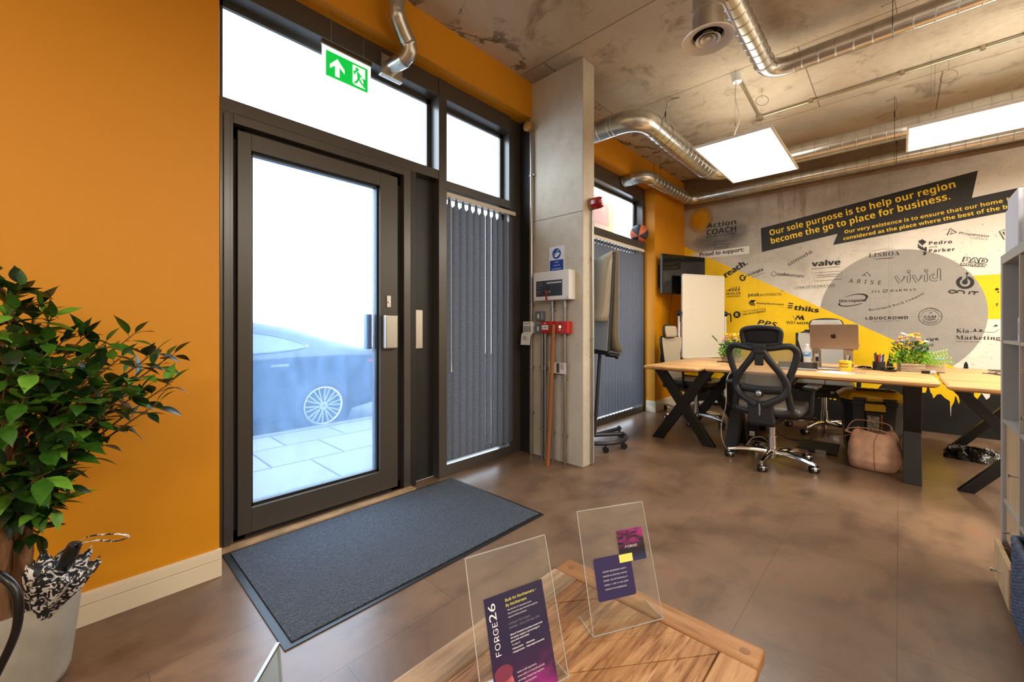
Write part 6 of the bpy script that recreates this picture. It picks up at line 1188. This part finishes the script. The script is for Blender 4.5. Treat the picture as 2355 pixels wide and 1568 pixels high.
# ---------------------------------------------------------------- coffee table
TX0, TX1, TY0, TY1, TZ = -.782, -.224, .07, 1.10, .403
t = thing('coffee_table', 'rustic reclaimed wood coffee table in the foreground', 'table', ((TX0+TX1)/2, (TY0+TY1)/2, 0))
q = NT('pine_long'); wA = wood('pine_along', (86, 54, 30), (152, 108, 68), (190, 150, 106), 1, 2.0, 13, .5, .8); wB = wood('pine_across', (96, 62, 34), (144, 100, 60), (176, 132, 88), 0, 2.2, 13, .5, .7); wC = wood('pine_weathered', (92, 72, 54), (158, 128, 98), (190, 168, 138), 1, 2.5, 15, .6, .8)
def jag(p, s_, a=.004): 
    return p
MB().box((TX0+.004, TY1-.075, TZ-.034), (TX1-.002, TY1, TZ)).build('end_plank', wB, t, bevel=.007, seg=3)
MB().box((TX0+.002, TY0+.076, TZ-.034), (TX0+.085, TY1-.0765, TZ+.001)).build('side_plank', wC, t, bevel=.006, seg=3)
MB().box((TX1-.078, TY0+.076, TZ-.034), (TX1, TY1-.0765, TZ)).build('side_plank', wA, t, bevel=.006, seg=3)
MB().box((TX0+.004, TY0, TZ-.034), (TX1-.004, TY0+.075, TZ)).build('end_plank', wB, t, bevel=.007, seg=3)
wD = NT('pine_diagonal'); co = wD.co('Object', rot=(0, 0, R(-38)), scale=(13, 1, 13))
a = wD.ramp(wD.noise(2.6, co, 7, .7, .6), [(.3, (82, 50, 26)), (.5, (150, 106, 64)), (.72, (196, 154, 110))]); a = wD.mix(wD.rng(wD.noise(12, co, 5, .65), .52, .68, 0, .85), a, (96, 50, 18)); wD.P(a, .48, 0, .4); wD.bump(wD.noise(9, co, 4), .2, .003)
# diagonal inner boards, clipped to the frame
ix0, ix1, iy0, iy1 = TX0+.087, TX1-.081, TY0+.078, TY1-.079
def clip(poly, f):
    out = []
    for p, q_ in zip(poly, poly[1:]+poly[:1]):
        a_, b_ = f(p), f(q_)
        if a_ >= 0: out.append(p)
        if a_*b_ < 0: k = a_/(a_-b_); out.append((p[0]+(q_[0]-p[0])*k, p[1]+(q_[1]-p[1])*k))
    return out
ang = R(52); dx, dy = math.cos(ang), math.sin(ang); nx, ny = -dy, dx
for k in range(-9, 14):
    o0 = k*.075; c0 = (ix0+nx*o0, iy0+ny*o0); w2 = .074
    pl_ = [(c0[0]-dx*2, c0[1]-dy*2), (c0[0]+dx*2, c0[1]+dy*2), (c0[0]+dx*2+nx*w2, c0[1]+dy*2+ny*w2), (c0[0]-dx*2+nx*w2, c0[1]-dy*2+ny*w2)]
    for f in (lambda p: p[0]-ix0, lambda p: ix1-p[0], lambda p: p[1]-iy0, lambda p: iy1-p[1]):
        if pl_: pl_ = clip(pl_, f)
    if len(pl_) > 2:
        MB().prism(pl_, ((0, 0, TZ-.03), (1, 0, 0), (0, 1, 0), (0, 0, 1)), .0285-.0006*(k % 3)).build('inlay_board', wD.m, t, bevel=.0015)
MB().box((TX0+.02, TY0+.02, TZ-.05), (TX1-.02, TY1-.02, TZ-.0345)).build('under_panel', wA, t)
for x in (TX0+.01, TX1-.08):
    for y in (TY0+.02, TY1-.095): MB().box((x, y, 0), (x+.07, y+.07, TZ-.034)).build('leg', wA, t, bevel=.006)
for x, y in ((TX1-.035, TY1-.04), (TX0+.04, TY1-.04)): MB().lathe([(0, 0), (.011, 0), (.010, .0012), (0, .0012)], (x, y, TZ), 18).build('wood_plug', pm('plug_wood', (128, 84, 46), .5), t)
# ---------------------------------------------------------------- acrylic sign holders
def holder(label, BL, e, d, w_, h_, back):
    BL, e, d = V(BL), V(e), V(d); n = d.cross(e).normalized(); n = n if n.dot(V((0, 0, 1)).cross(e)) < 0 else -n
    bdir = V((-e.y, e.x, 0)); t = thing('sign_holder', label, 'sign holder', BL, group='acrylic sign holders on the coffee table'); th = .003
    fn2 = e.cross(d)   # toward the viewer
    up = MB().prism([(0, 0), (w_, 0), (w_, h_), (0, h_)], (BL, e, d, -fn2), th).build('upright_sheet', M['acrylic'], t)
    MB().prism([(0, .003), (w_, .003), (w_, back), (0, back)], (BL, e, bdir, (0, 0, 1)), th).build('foot_sheet', M['acrylic'], t)
    b = MB()
    for p0, p1 in ((BL, BL+d*h_), (BL+e*w_, BL+e*w_+d*h_), (BL+d*h_, BL+d*h_+e*w_), (BL, BL+e*w_), (BL, BL+bdir*back), (BL+e*w_, BL+e*w_+bdir*back)):
        q_ = V((0, 0, .0015)) if abs(p1.z-p0.z) < .02 and p0.z < BL.z+.02 else V((0, 0, 0)); b.bar(p0+q_, p1+q_, .0016, .0016)
    b.build('polished_edge', M['acrylicedge'], t)
    return t, (BL+fn2*.0002, e, d, fn2)
E2 = V((.475, .880, 0)).normalized(); D2 = V((-.272, .147, .951)).normalized()
t, P2 = holder('clear sign holder with two overlapping cards, on the far corner of the coffee table', (-.535, .856, TZ+.0005), E2, D2, .2, .28, .075)
NAVY = pm('card_navy', (40, 32, 84), .4)
def rrect(x0, y0, x1, y1, r_, n=5):
    out = []
    for cx, cy_, a0 in ((x1-r_, y1-r_, 0), (x0+r_, y1-r_, PI/2), (x0+r_, y0+r_, PI), (x1-r_, y0+r_, 1.5*PI)): out += [(cx+r_*math.cos(a0+PI/2*k/n), cy_+r_*math.sin(a0+PI/2*k/n)) for k in range(n+1)]
    return out
q = NT('card_purple_waves'); cw_ = q.co('Generated'); wv = q.n('TexNoise'); wv.inputs['Scale'].default_value = 2.2; wv.inputs['Detail'].default_value = 2; wv.inputs['Distortion'].default_value = 1.2; q.t.links.new(q.co('Generated', scale=(1, 1, 3.5)), wv.inputs[0])
sx = q.n('SeparateXYZ'); q.t.links.new(cw_, sx.inputs[0]); f = q.math('MULTIPLY', q.rng(wv.outputs[0], .4, .62), q.rng(sx.outputs[2], .4, .75)); q.P(q.mix(f, q.mix(q.rng(sx.outputs[2], .3, .05, 0, .6), (18, 10, 28), (38, 50, 110)), (150, 34, 120)), .3); PWV = q.m
b = MB(); shape(b, P2, rrect(.104, .143, .183, .219, .003), .0012); b.build('purple_card', PWV, t, label='purple and black card')
b = MB(); shape(b, P2, rrect(.026, .069, .135, .165, .006), .0018); b.build('navy_card', NAVY, t, label='dark blue card with white capitals')
b = MB(); shape(b, P2, [(.1005, .1445), (.1405, .1445), (.1405, .163), (.1005, .163)], .0024); b.build('yellow_tab', pm('tab_yellow', (226, 222, 110), .5), t)
WL = pm('print_white', (226, 226, 232), .5)
b = MB(); letter(b, P2, 'FORGE', (.124, .176), (.160, .176), .0078, 'i', 1, .002)
for k, l_ in enumerate(('INSERT BUSINESS CARD /', 'NAME & DETAILS INTO', 'BOWL TO POTENTIALLY', 'WIN 1 OF 5 SILVER', 'TICKETS TO FORGE2026')): letter(b, P2, l_, (.0475, .1305-.0098*k), (.117 if k < 4 else .110, .1305-.0098*k), .0045, 'n', 1, .0024)
b.build('card_lettering', WL, t)
E1 = V((.2924, .9563, 0)); D1 = V((-.3113, .0952, .9455)).normalized()
t, P1 = holder('clear sign holder with a tall dark blue event leaflet, nearest on the coffee table', (-.5715, .5316, TZ+.0005), E1, D1, .2, .28, .075)
q = NT('leaflet_print'); g = q.co('Generated'); sx = q.n('SeparateXYZ'); q.t.links.new(g, sx.inputs[0])
f = q.math('MULTIPLY', q.rng(sx.outputs[2], .36, .12), q.rng(q.noise(2.4, g, 2), .42, .62)); q.P(q.mix(f, q.mix(q.rng(sx.outputs[2], .5, .2), (26, 20, 62), (52, 24, 66)), (150, 40, 130)), .3)
b = MB(); shape(b, P1, [(.0285, .004), (.172, .004), (.172, .196), (.0285, .196)], .0012); b.build('leaflet', q.m, t)
b = MB(); shape(b, P1, ell(.052, .034, .021, .032, 20), .0016); shape(b, P1, [(.030, .004), (.078, .004), (.066, .014), (.04, .014)], .0014); b.build('portrait_print', pm('portrait_tone', (160, 80, 92), .4, ns=60, na=.25), t, label='pink-toned portrait print')
b = MB(); shape(b, P1, ell(.052, .060, .021, .014, 16)+[], .0019)
for dx in (-.008, .008): stroke(b, P1, [(.052+dx-.005, .038), (.052+dx, .040), (.052+dx+.005, .038)], .002, .0022); shape(b, P1, ell(.052+dx, .034, .003, .0018, 8), .0022)
stroke(b, P1, [(.052, .034), (.050, .026), (.054, .025)], .0016, .0022); stroke(b, P1, [(.045, .018), (.052, .017), (.059, .018)], .002, .0022); b.build('portrait_features', pm('portrait_dark', (112, 44, 70), .5), t)
b = MB(); PR = (P1[0], D1, -E1, P1[3])
letter(b, PR, 'FORGE', (.091, -.052), (.150, -.052), .017, 'i', 1.05, .0022); letter(b, PR, '26', (.1525, -.052), (.184, -.052), .017, 'g', 1, .0022)
b.build('title_lettering', WL, t); b = MB()
for l_, x1, z in (('What if Yorkshire business owners had', .156, .1165), ('the space, support, and strategy to', .148, .1108), ('grow with real clarity?', .121, .1051)): letter(b, P1, l_, (.077, z), (x1, z), .0042, 'b', 1, .0022)
b.build('question_lettering', WL, t); b = MB()
for l_, x0, x1, z in (('Education', .0785, .1035, .0915), ('Inspiration', .0785, .1055, .0855), ('Motivation', .1110, .1315, .0915), ('Meaningful connection', .1110, .1545, .0855)): letter(b, P1, l_, (x0+.0015, z), (x1, z), .0042, 'b', 1, .0022); shape(b, P1, ell(x0-.0005, z+.0015, .0008, .0008, 8), .0022)
letter(b, P1, 'Two days of:', (.078, .0985), (.0975, .0985), .0040, 'n', 1, .0022); b.build('bullet_lettering', WL, t); b = MB()
for l_, x1, z in (("The North's #1 business event.", .138, .1612), ('Two immersive days that will change the', .152, .1548), ('way you think & act forever.', .124, .1484)): letter(b, P1, l_, (.078, z), (x1, z), .0040, 'n', 1, .0022)
b.build('intro_lettering', WL, t); b = MB()
for l_, x1, z in (('Walk in with questions.', .128, .050), ('Leave with a 12-month growth', .146, .043), ('strategy, shaped by experts,', .143, .036), ('sharpened by peers.', .124, .029)): letter(b, P1, l_, (.081, z), (x1, z), .0040, 'n', 1, .0022)
b.build('closing_lettering', WL, t)
b = MB(); letter(b, P1, 'Built for Northerners –', (.0765, .1785), (.154, .1785), .0075, 'i', 1, .0022); letter(b, P1, 'By Northerners', (.0765, .169), (.127, .169), .0075, 'i', 1, .0022); b.build('yellow_heading', pm('tab_yellow', (226, 222, 110)), t, label='pale yellow heading')
b = MB(); letter(b, P1, 'Coming to The Octagon,', (.077, .136), (.130, .136), .0056, 'i', 1, .0022); letter(b, P1, 'Sheffield – 14th & 15th May 2026', (.077, .1285), (.152, .1285), .0056, 'i', 1, .0022); b.build('grey_subheading', pm('print_grey', (128, 126, 140), .5), t)
# clear stand at the bottom edge
t = thing('leaflet_stand', 'clear acrylic leaflet stand whose top corner shows at the bottom edge', 'leaflet stand', (-.83, .24, 0))
e = V((.77, -.64, 0)).normalized(); lean = V((.05, .05, -1)).normalized(); o_ = V((-.879, .272, .535)); n_ = e.cross(lean).normalized()
MB().prism([(0, 0), (.09, 0), (.09, .535), (0, .535)], (o_, e, lean, n_), .004).build('clear_sheet', glassy('green_tinted_acrylic', (.86, .95, .92), .06, (.6, .8, .75), 1.0), t); MB().bar(o_, o_+e*.09, .006, .006).build('top_edge', M['steel'], t); MB().bar(o_, o_+lean*.534, .003, .004).build('polished_edge', M['acrylicedge'], t)
ob = o_+lean*.535; B((ob.x-.08, ob.y-.12, 0), (ob.x+.10, ob.y+.04, .006)).build('foot_plate', M['acrylic'], t)
# ---------------------------------------------------------------- potted fig tree, umbrella
TIPS = [((-2.056,-0.134,1.077),(-1.979,-0.144,1.278)),((-2.056,-0.134,1.087),(-2.018,-0.112,1.293)),((-2.056,-0.134,1.004),(-1.973,-0.07,1.235)),((-2.056,-0.134,0.973),(-1.835,-0.077,1.191)),((-2.056,-0.134,1.015),(-1.803,-0.116,1.213)),((-2.056,-0.134,0.945),(-1.943,-0.042,1.197)),((-2.056,-0.134,0.856),(-1.908,-0.009,1.132)),((-2.056,-0.134,0.88),(-1.803,-0.047,1.127)),((-2.056,-0.134,0.904),(-1.716,-0.103,1.118)),((-2.056,-0.134,0.836),(-1.924,0.045,1.15)),((-2.056,-0.134,0.776),(-1.791,0.032,1.087)),((-2.056,-0.134,0.782),(-1.947,0.092,1.127)),((-2.056,-0.134,0.762),(-2.005,0.174,1.157)),((-2.056,-0.134,0.71),(-1.836,0.128,1.082)),((-2.056,-0.134,0.672),(-1.942,0.234,1.098)),((-2.056,-0.134,0.635),(-1.959,0.287,1.085)),((-2.056,-0.134,0.55),(-1.899,0.274,0.987)),((-2.056,-0.134,0.531),(-1.871,0.231,0.916)),((-2.056,-0.134,0.621),(-1.872,0.163,1.005)),((-2.056,-0.134,0.565),(-1.861,0.173,0.954)),((-2.056,-0.134,0.634),(-1.798,0.095,0.988)),((-2.056,-0.134,0.573),(-1.862,0.103,0.922)),((-2.056,-0.134,0.697),(-1.777,0.046,1.021)),((-2.056,-0.134,0.551),(-1.833,0.062,0.881)),((-2.056,-0.134,0.641),(-1.724,0.027,0.963)),((-2.056,-0.134,0.531),(-1.878,0.02,0.803)),((-2.056,-0.134,0.589),(-1.766,-0.012,0.887)),((-2.056,-0.134,0.531),(-1.918,-0.018,0.721)),((-2.056,-0.134,0.545),(-1.798,-0.043,0.823)),((-2.056,-0.134,0.531),(-1.92,-0.02,0.656)),((-2.056,-0.134,0.531),(-1.732,-0.049,0.752)),((-2.056,-0.134,0.531),(-1.933,-0.032,0.593)),((-2.056,-0.134,0.531),(-1.892,-0.063,0.596)),((-2.056,-0.134,0.738),(-1.699,-0.087,0.978)),((-2.056,-0.134,0.807),(-1.733,-0.119,1.036)),((-2.056,-0.134,0.821),(-1.682,-0.071,1.06)),((-2.056,-0.134,0.669),(-1.741,-0.127,0.92)),((-2.056,-0.134,0.531),(-1.825,-0.136,0.752)),((-2.056,-0.134,0.531),(-1.803,-0.116,0.703)),((-2.056,-0.134,1.029),(-2.046,-0.207,1.232)),((-2.056,-0.134,0.807),(-1.983,-0.216,1.026)),((-2.056,-0.134,0.6),(-1.992,-0.225,0.836)),((-2.056,-0.134,1.139),(-2.017,-0.18,1.338)),((-2.056,-0.134,0.531),(-1.973,-0.07,0.497)),((-2.056,-0.134,0.78),(-1.705,-0.024,1.056)),((-2.056,-0.134,0.69),(-1.679,0.001,0.995)),((-2.056,-0.134,0.932),(-2.188,-0.272,1.139)),((-2.056,-0.134,0.531),(-1.89,-0.129,0.608))]
t = thing('potted_fig_tree', 'artificial fig tree in a grey pot against the orange wall', 'potted plant', (-2.05, -.14, 0))
MB().lathe([(0, 0), (.115, 0), (.128, .008), (.136, .03), (.165, .295), (.165, .30), (.158, .30), (.154, .28), (.128, .03), (0, .03)], (-2.05, -.14, 0), 48).build('pot', pm('grey_stoneware_pot', (158, 154, 144), .6, ns=7, na=.1, bs=30, ba=.06), t, 50)
MB().lathe([(0, .265), (.155, .262)], (-2.05, -.14, 0), 24, caps=True).build('soil', pm('dark_soil', (84, 62, 44), .95, bs=60, ba=.8), t)
BK = wood('fig_bark', (70, 46, 28), (112, 78, 50), (142, 104, 70), 2, 5, 8, .75, .6)
r_ = random.Random(12)
for pts, ra in (([(-2.045, -.125, .23), (-2.03, -.11, .39), (-2.028, -.108, .53), (-2.042, -.12, .807), (-2.046, -.124, 1.01), (-2.056, -.134, 1.2)], .022), ([(-2.075, -.15, .23), (-2.06, -.14, .42), (-2.068, -.145, .6), (-2.062, -.14, .807), (-2.07, -.15, .97), (-2.075, -.16, 1.1)], .02), ([(-1.975, -.14, .23), (-1.99, -.155, .387), (-1.978, -.143, .493), (-1.995, -.158, .625), (-2.01, -.17, .823), (-2.03, -.18, 1.0)], .018), ([(-2.0, -.09, .23), (-2.01, -.10, .35), (-2.03, -.115, .5), (-2.05, -.13, .65)], .014)):
    P_ = crv(pts, 6); MB().tube(P_, ra, 10, radii=[ra*(1.15-.75*k/len(P_))*(1+.06*math.sin(k*1.7)) for k in range(len(P_))]).build('trunk', BK, t, 60)
br_ = MB(); LF = {0: MB(), 1: MB(), 2: MB()}
def leaf(b, c, d_, up_, s_):
    d_ = d_.normalized(); sd = d_.cross(up_)
    if sd.length < 1e-3: sd = d_.orthogonal()
    sd.normalize(); nn = sd.cross(d_); W_ = ((0, .012), (.12, .13), (.28, .225), (.46, .245), (.64, .19), (.80, .10), (.91, .035), (1.0, .004))
    rows = []
    for k, w_ in W_:
        m_ = c+d_*s_*k-nn*.26*k*k*s_; rows.append([b.bm.verts.new(m_+sd*g*w_*s_+nn*abs(g)*w_*s_*.16) for g in (-1, -.5, 0, .5, 1)])
    for r0, r1 in zip(rows, rows[1:]):
        for k in range(4): b.bm.faces.new((r0[k], r0[k+1], r1[k+1], r1[k]))
for i, (p0, p1) in enumerate(TIPS):
    p0, p1 = V(p0), V(p1); p1 = p0.lerp(p1, .93); L = (p1-p0).length; m1 = p0.lerp(p1, .45)+V((r_.uniform(-.02, .02), r_.uniform(-.02, .02), .05*L+.01)); P_ = crv([p0, m1, p1], 8)
    br_.tube(P_, .005, 6, radii=[.0055*(1.1-.85*k/len(P_)) for k in range(len(P_))])
    n_ = int(7+L*19)
    for k in range(n_):
        f = .28+.72*(k/n_)**.8; j = min(len(P_)-2, int(f*(len(P_)-1))); c = P_[j].lerp(P_[j+1], r_.random()); ax_ = (P_[j+1]-P_[j]).normalized()
        th = k*2.4+r_.uniform(-.5, .5); u_ = ax_.orthogonal().normalized(); v_ = ax_.cross(u_); side = u_*math.cos(th)+v_*math.sin(th)
        d_ = ax_*r_.uniform(.3, .9)+side*r_.uniform(.5, 1)+V((.12, .02, -.12)); tw = c+d_.normalized()*.014
        br_.tube([c, tw], .0012, 4)
        s_ = r_.uniform(.055, .092)
        if tw.x+d_.normalized().x*s_ < -2.285: continue
        leaf(LF[0 if r_.random() < .62 else 1 if r_.random() < .6 else 2], tw, d_, V((r_.uniform(-.35, .35), r_.uniform(-.35, .35), 1)), s_)
    leaf(LF[1 if i % 3 else 0], p1, (p1-P_[-3])+V((0, 0, .02)), V((.2, .2, 1)), r_.uniform(.055, .07))
br_.build('branches', BK, t, 60)
def leafmat(nm, lo, hi, rough):
    q = NT(nm); c = q.ramp(q.noise(30), [(.3, lo), (.7, hi)]); q.P(c, rough, 0, .45); tl = q.n('BsdfTranslucent'); q.t.links.new(c, tl.inputs[0]); mx = q.n('MixShader'); mx.inputs[0].default_value = .18
    q.t.links.new(q.b.outputs[0], mx.inputs[1]); q.t.links.new(tl.outputs[0], mx.inputs[2]); q.t.links.new(mx.outputs[0], q.out.inputs[0]); return q.m
for k, (nm, lo, hi) in enumerate((('dark_foliage', (16, 34, 12), (30, 58, 20)), ('green_foliage', (38, 78, 20), (66, 112, 30)), ('light_foliage', (86, 140, 40), (120, 172, 60)))): LF[k].build(nm, leafmat('fig_'+nm, lo, hi, .33), t, 50, label=('dark green leaves', 'mid green leaves', 'light green leaves')[k])
# folded umbrella in the pot
t = thing('umbrella', 'folded black and white patterned umbrella standing in the plant pot', 'umbrella', (-1.92, -.06, .25))
q = NT('umbrella_print'); vr = q.n('TexNoise'); vr.inputs['Scale'].default_value = 48; vr.inputs['Detail'].default_value = 1.5; vr.inputs['Distortion'].default_value = 1.5; q.t.links.new(q.co('Object'), vr.inputs[0]); q.P(q.ramp(vr.outputs[0], [(.52, (14, 16, 24)), (.54, (206, 204, 202))]), .6)
c0, c1 = V((-1.945, -.075, .25)), V((-1.895, -.02, .405)); axd = (c1-c0).normalized(); u_ = axd.orthogonal().normalized(); v_ = axd.cross(u_); b = MB(); rings = []
for f, ra in ((0, .03), (.3, .042), (.6, .058), (.85, .07), (1.0, .074), (1.02, .06), (1.0, .03), (.96, .014)):
    rings.append([b.bm.verts.new(c0.lerp(c1, f)+(u_*math.cos(2*PI*k/32)+v_*math.sin(2*PI*k/32))*ra*(1+.16*math.cos(8*2*PI*k/32)*min(1, f*1.3))+axd*(.012*math.cos(8*2*PI*k/32) if f > .95 and ra > .05 else 0)) for k in range(32)])
b.skin(rings).build('folded_canopy', q.m, t, 60)
MB().tube([c1-axd*.02, c1+axd*.03, c1+axd*.075], .02, 14, radii=[.015, .02, .017]).build('handle', pm('umbrella_handle', (14, 14, 15), .35), t, 50)
for k in range(8):
    a = 2*PI*k/8; p = c1+(u_*math.cos(a)+v_*math.sin(a))*.066; MB().tube([p, p+axd*.03+(u_*math.cos(a)+v_*math.sin(a))*.008], .003, 6, radii=[.006, .0015]).build('rib_tip', q.m, t)
hs = c1+axd*.07; MB().tube(crv([hs, hs+V((.03, .03, .028)), hs+V((.075, .09, .03)), hs+V((.095, .118, .018)), hs+V((.07, .09, .006)), hs+V((.035, .04, .014)), hs], 6), .005, 6, ry=.0015, up=(0, 0, 1)).build('wrist_strap', q.m, t)
t = thing('bent_tube', 'thick black bent tube arching in front of the plant pot at the left edge', 'tube', (-1.5, -.13, 0))
MB().tube(crv([(-1.60, -.20, 0.0), (-1.60, -.20, .40), (-1.575, -.175, .54), (-1.526, -.13, .579), (-1.502, -.108, .57), (-1.486, -.092, .542), (-1.48, -.087, .5), (-1.483, -.09, .455), (-1.497, -.102, .408), (-1.515, -.12, .355), (-1.54, -.144, .28), (-1.56, -.16, .15), (-1.565, -.165, .0)], 8), .0085, 12).build('tube', pm('black_tube', (10, 11, 14), .3), t, 60)
# ---------------------------------------------------------------- car parked outside
t = thing('car', 'dark parked saloon car seen through the dusty door glass', 'car', (-6.2, .8, -.14))
def ip(tab, y):
    for (a, *va), (b_, *vb) in zip(tab, tab[1:]):
        if y <= b_: f = max(0, (y-a)/(b_-a)); return [p+(q_-p)*f for p, q_ in zip(va, vb)]
    return tab[-1][1:]
# stations: Y, roof z, belt z, half width, roof half width, sill z
CT = [(-1.75, .52, .50, .70, .5, .12), (-1.6, .66, .60, .80, .55, .05), (-1.1, .80, .70, .90, .62, .03), (-.5, .92, .77, .915, .66, .02), (.15, 1.17, .79, .915, .60, .02), (.7, 1.27, .80, .915, .58, .02), (1.3, 1.27, .80, .915, .58, .02), (1.9, 1.17, .82, .915, .58, .03), (2.4, 1.02, .83, .905, .62, .05), (2.75, .93, .82, .89, .66, .10), (3.05, .90, .80, .85, .66, .14), (3.2, .80, .72, .78, .6, .2)]
CXc = -6.17
def sec(y):
    zr, zb_, hw, rw, zs = ip(CT, y)
    h = [(-hw*.93, zs), (-hw*.985, zs+.12), (-hw, zs+(zb_-zs)*.55), (-hw*.985, zb_-.06), (-hw*.95, zb_), (-hw*.95*.35-rw*.65, zb_+(zr-zb_)*.6), (-rw, zr-.05), (-rw*.72, zr-.008), (0, zr)]
    return h+[(-x, z) for x, z in h[-2::-1]]
b = MB(); ys = [-1.75+4.95*k/44 for k in range(45)]; rings = [[b.bm.verts.new((CXc+x*-1 if 0 else CXc-x, y, z)) for x, z in sec(y)] for y in ys]
b.skin(rings).build('body', pm('car_paint', (30, 34, 42), .18, .3, .6), t, 40)
def side(y, z):
    s_ = sec(y)
    for (xa, za), (xb, zb_) in zip(s_, s_[1:]):
        if za <= z <= zb_: return CXc-(xa+(xb-xa)*(z-za)/(zb_-za))
    return CXc-s_[4][0]
def sp(y, z, l_=.008): return (side(y, z)+l_, y, z)
wl = crv([(-.25, 0, .83), (.5, 0, .835), (1.3, 0, .845), (1.75, 0, .87), (1.98, 0, .905), (1.97, 0, .935), (1.75, 0, 1.02), (1.4, 0, 1.09), (.9, 0, 1.13), (.4, 0, 1.10), (.0, 0, .99)], 6, True)
b = MB(); cen = V((.9, 0, .95))
for f0, f1 in ((0, .5), (.5, 1)):
    for p, q_ in zip(wl, wl[1:]+wl[:1]):
        A_ = [cen.lerp(x, f) for x, f in ((p, f0), (q_, f0), (q_, f1), (p, f1))]; A_ = A_[1:] if f0 == 0 and 0 else A_
        vv_ = [sp(x.y if 0 else x.x, x.z, .006) for x in A_]
        if f0 == 0: vv_ = vv_[1:]
        b.poly(vv_)
b.build('side_window', pm('car_glass', (46, 60, 72), .05, 0, .8), t, 60)
MB().tube([sp(p.x, p.z, .008) for p in wl], .009, 6, closed=True).build('window_trim', M['chrome'], t, 60)
MB().bar(sp(1.02, .85, .01), sp(1.1, 1.11, .01), .03, .006).build('window_pillar', M['black'], t)
MB().tube([sp(y, .70, .012) for y in (1.55, 1.6, 1.68, 1.74)], .014, 8).build('door_handle', M['chrome'], t)
b = MB(); b.poly([sp(2.72, .70), sp(2.95, .735), sp(3.15, .74, .01), sp(3.17, .66, .01), sp(2.9, .655)]); b.build('tail_lamp', pm('tail_red', (170, 40, 44), .2), t, label='red tail lamp')
for y in (2.14, -.68):
    wx, wz = -5.262, .17; ry = Matrix.Rotation(PI/2, 3, 'Y')
    MB().lathe([(.0, -.06), (.385, -.06), (.385, .006), (.0, .006)], (wx, y, wz+.02), 36, ry).build('wheel_arch', pm('arch_black', (10, 10, 12), .8), t, 40)
    w_ = MB().lathe([(.235, -.1), (.32, -.1), (.328, -.05), (.32, .012), (.27, .028), (.238, .022), (.236, -.1)], (wx, y, wz), 40, ry, caps=False).build('tyre', M['rubber'], t, 40)
    b = MB().lathe([(.236, -.02), (.238, .024), (.226, .03), (.218, .02), (.205, -.02)], (wx, y, wz), 40, ry, caps=False); b.lathe([(0, -.05), (.2, -.05), (.2, -.046), (0, -.046)], (wx, y, wz), 24, ry)
    for k in range(10):
        a = 2*PI*k/10+.1
        for s_ in (-1, 1):
            p0 = V((wx+.012, y+.04*math.cos(a), wz+.04*math.sin(a))); a2 = a+s_*.14; p1 = V((wx+.02, y+.222*math.cos(a2), wz+.222*math.sin(a2))); b.bar(p0, p1, .013, .02, (1, 0, 0))
    b.lathe([(0, .03), (.05, .026), (.055, .0), (0, 0)], (wx, y, wz), 24, ry); b.build('alloy_rim', pm('alloy_silver', (206, 210, 214), .3, .6), w_, 40)
    b = MB(); PWh = ((wx+.031, y, wz), (0, 1, 0), (0, 0, 1), (1, 0, 0)); stroke(b, PWh, ell(0, 0, .022, .015, 20), .003, .001, True); stroke(b, PWh, ell(0, .006, .013, .007, 16), .0025, .001, True); stroke(b, PWh, ell(0, 0, .006, .014, 16), .0025, .001, True); b.build('hub_emblem', M['black'], w_)
    b = MB()
    for k in range(5): a = 2*PI*k/5+PI/2; b.cyl((wx+.016, y+.062*math.cos(a), wz+.062*math.sin(a)), (wx+.028, y+.062*math.cos(a), wz+.062*math.sin(a)), .011, 10)
    b.build('wheel_nuts', M['black'], w_)
# letting board hung outside the far window
t = thing('letting_board', 'pink and white letting board hung outside, seen through the far upper window', 'sign', (-3.1, 4.5, 2.3))
B((-3.12, 3.75, 2.28), (-3.10, 5.52, 3.0)).build('board', pm('board_white', (236, 240, 240), .5, Transmission_Weight=0), t); PB = ((-3.0995, 3.75, 2.28), (0, 1, 0), (0, 0, 1), (1, 0, 0))
b = MB(); shape(b, PB, [(.1, .34), (1.62, .34), (1.62, .66), (.1, .66)], .001); b.build('pink_band', pm('board_pink', (244, 196, 220), .5), t)
b = MB(); letter(b, PB, '01142 999 3', (.6, .52), (1.5, .52), .09, 'b', 1, .002); letter(b, PB, 'www.alloco.co', (.75, .385), (1.55, .385), .05, 'b', 1, .002); b.build('white_lettering', MATS['board_white'], t)
b = MB(); letter(b, PB, 'alloco.', (.5, .11), (1.5, .11), .14, 'n', 1, .002); b.build('grey_lettering', pm('board_grey', (206, 222, 226), .5), t)
for y in (3.9, 5.4): MB().cyl((-3.14, y, -.03), (-3.14, y, 3.0), .02, 10).build('post', M['steel'], t)
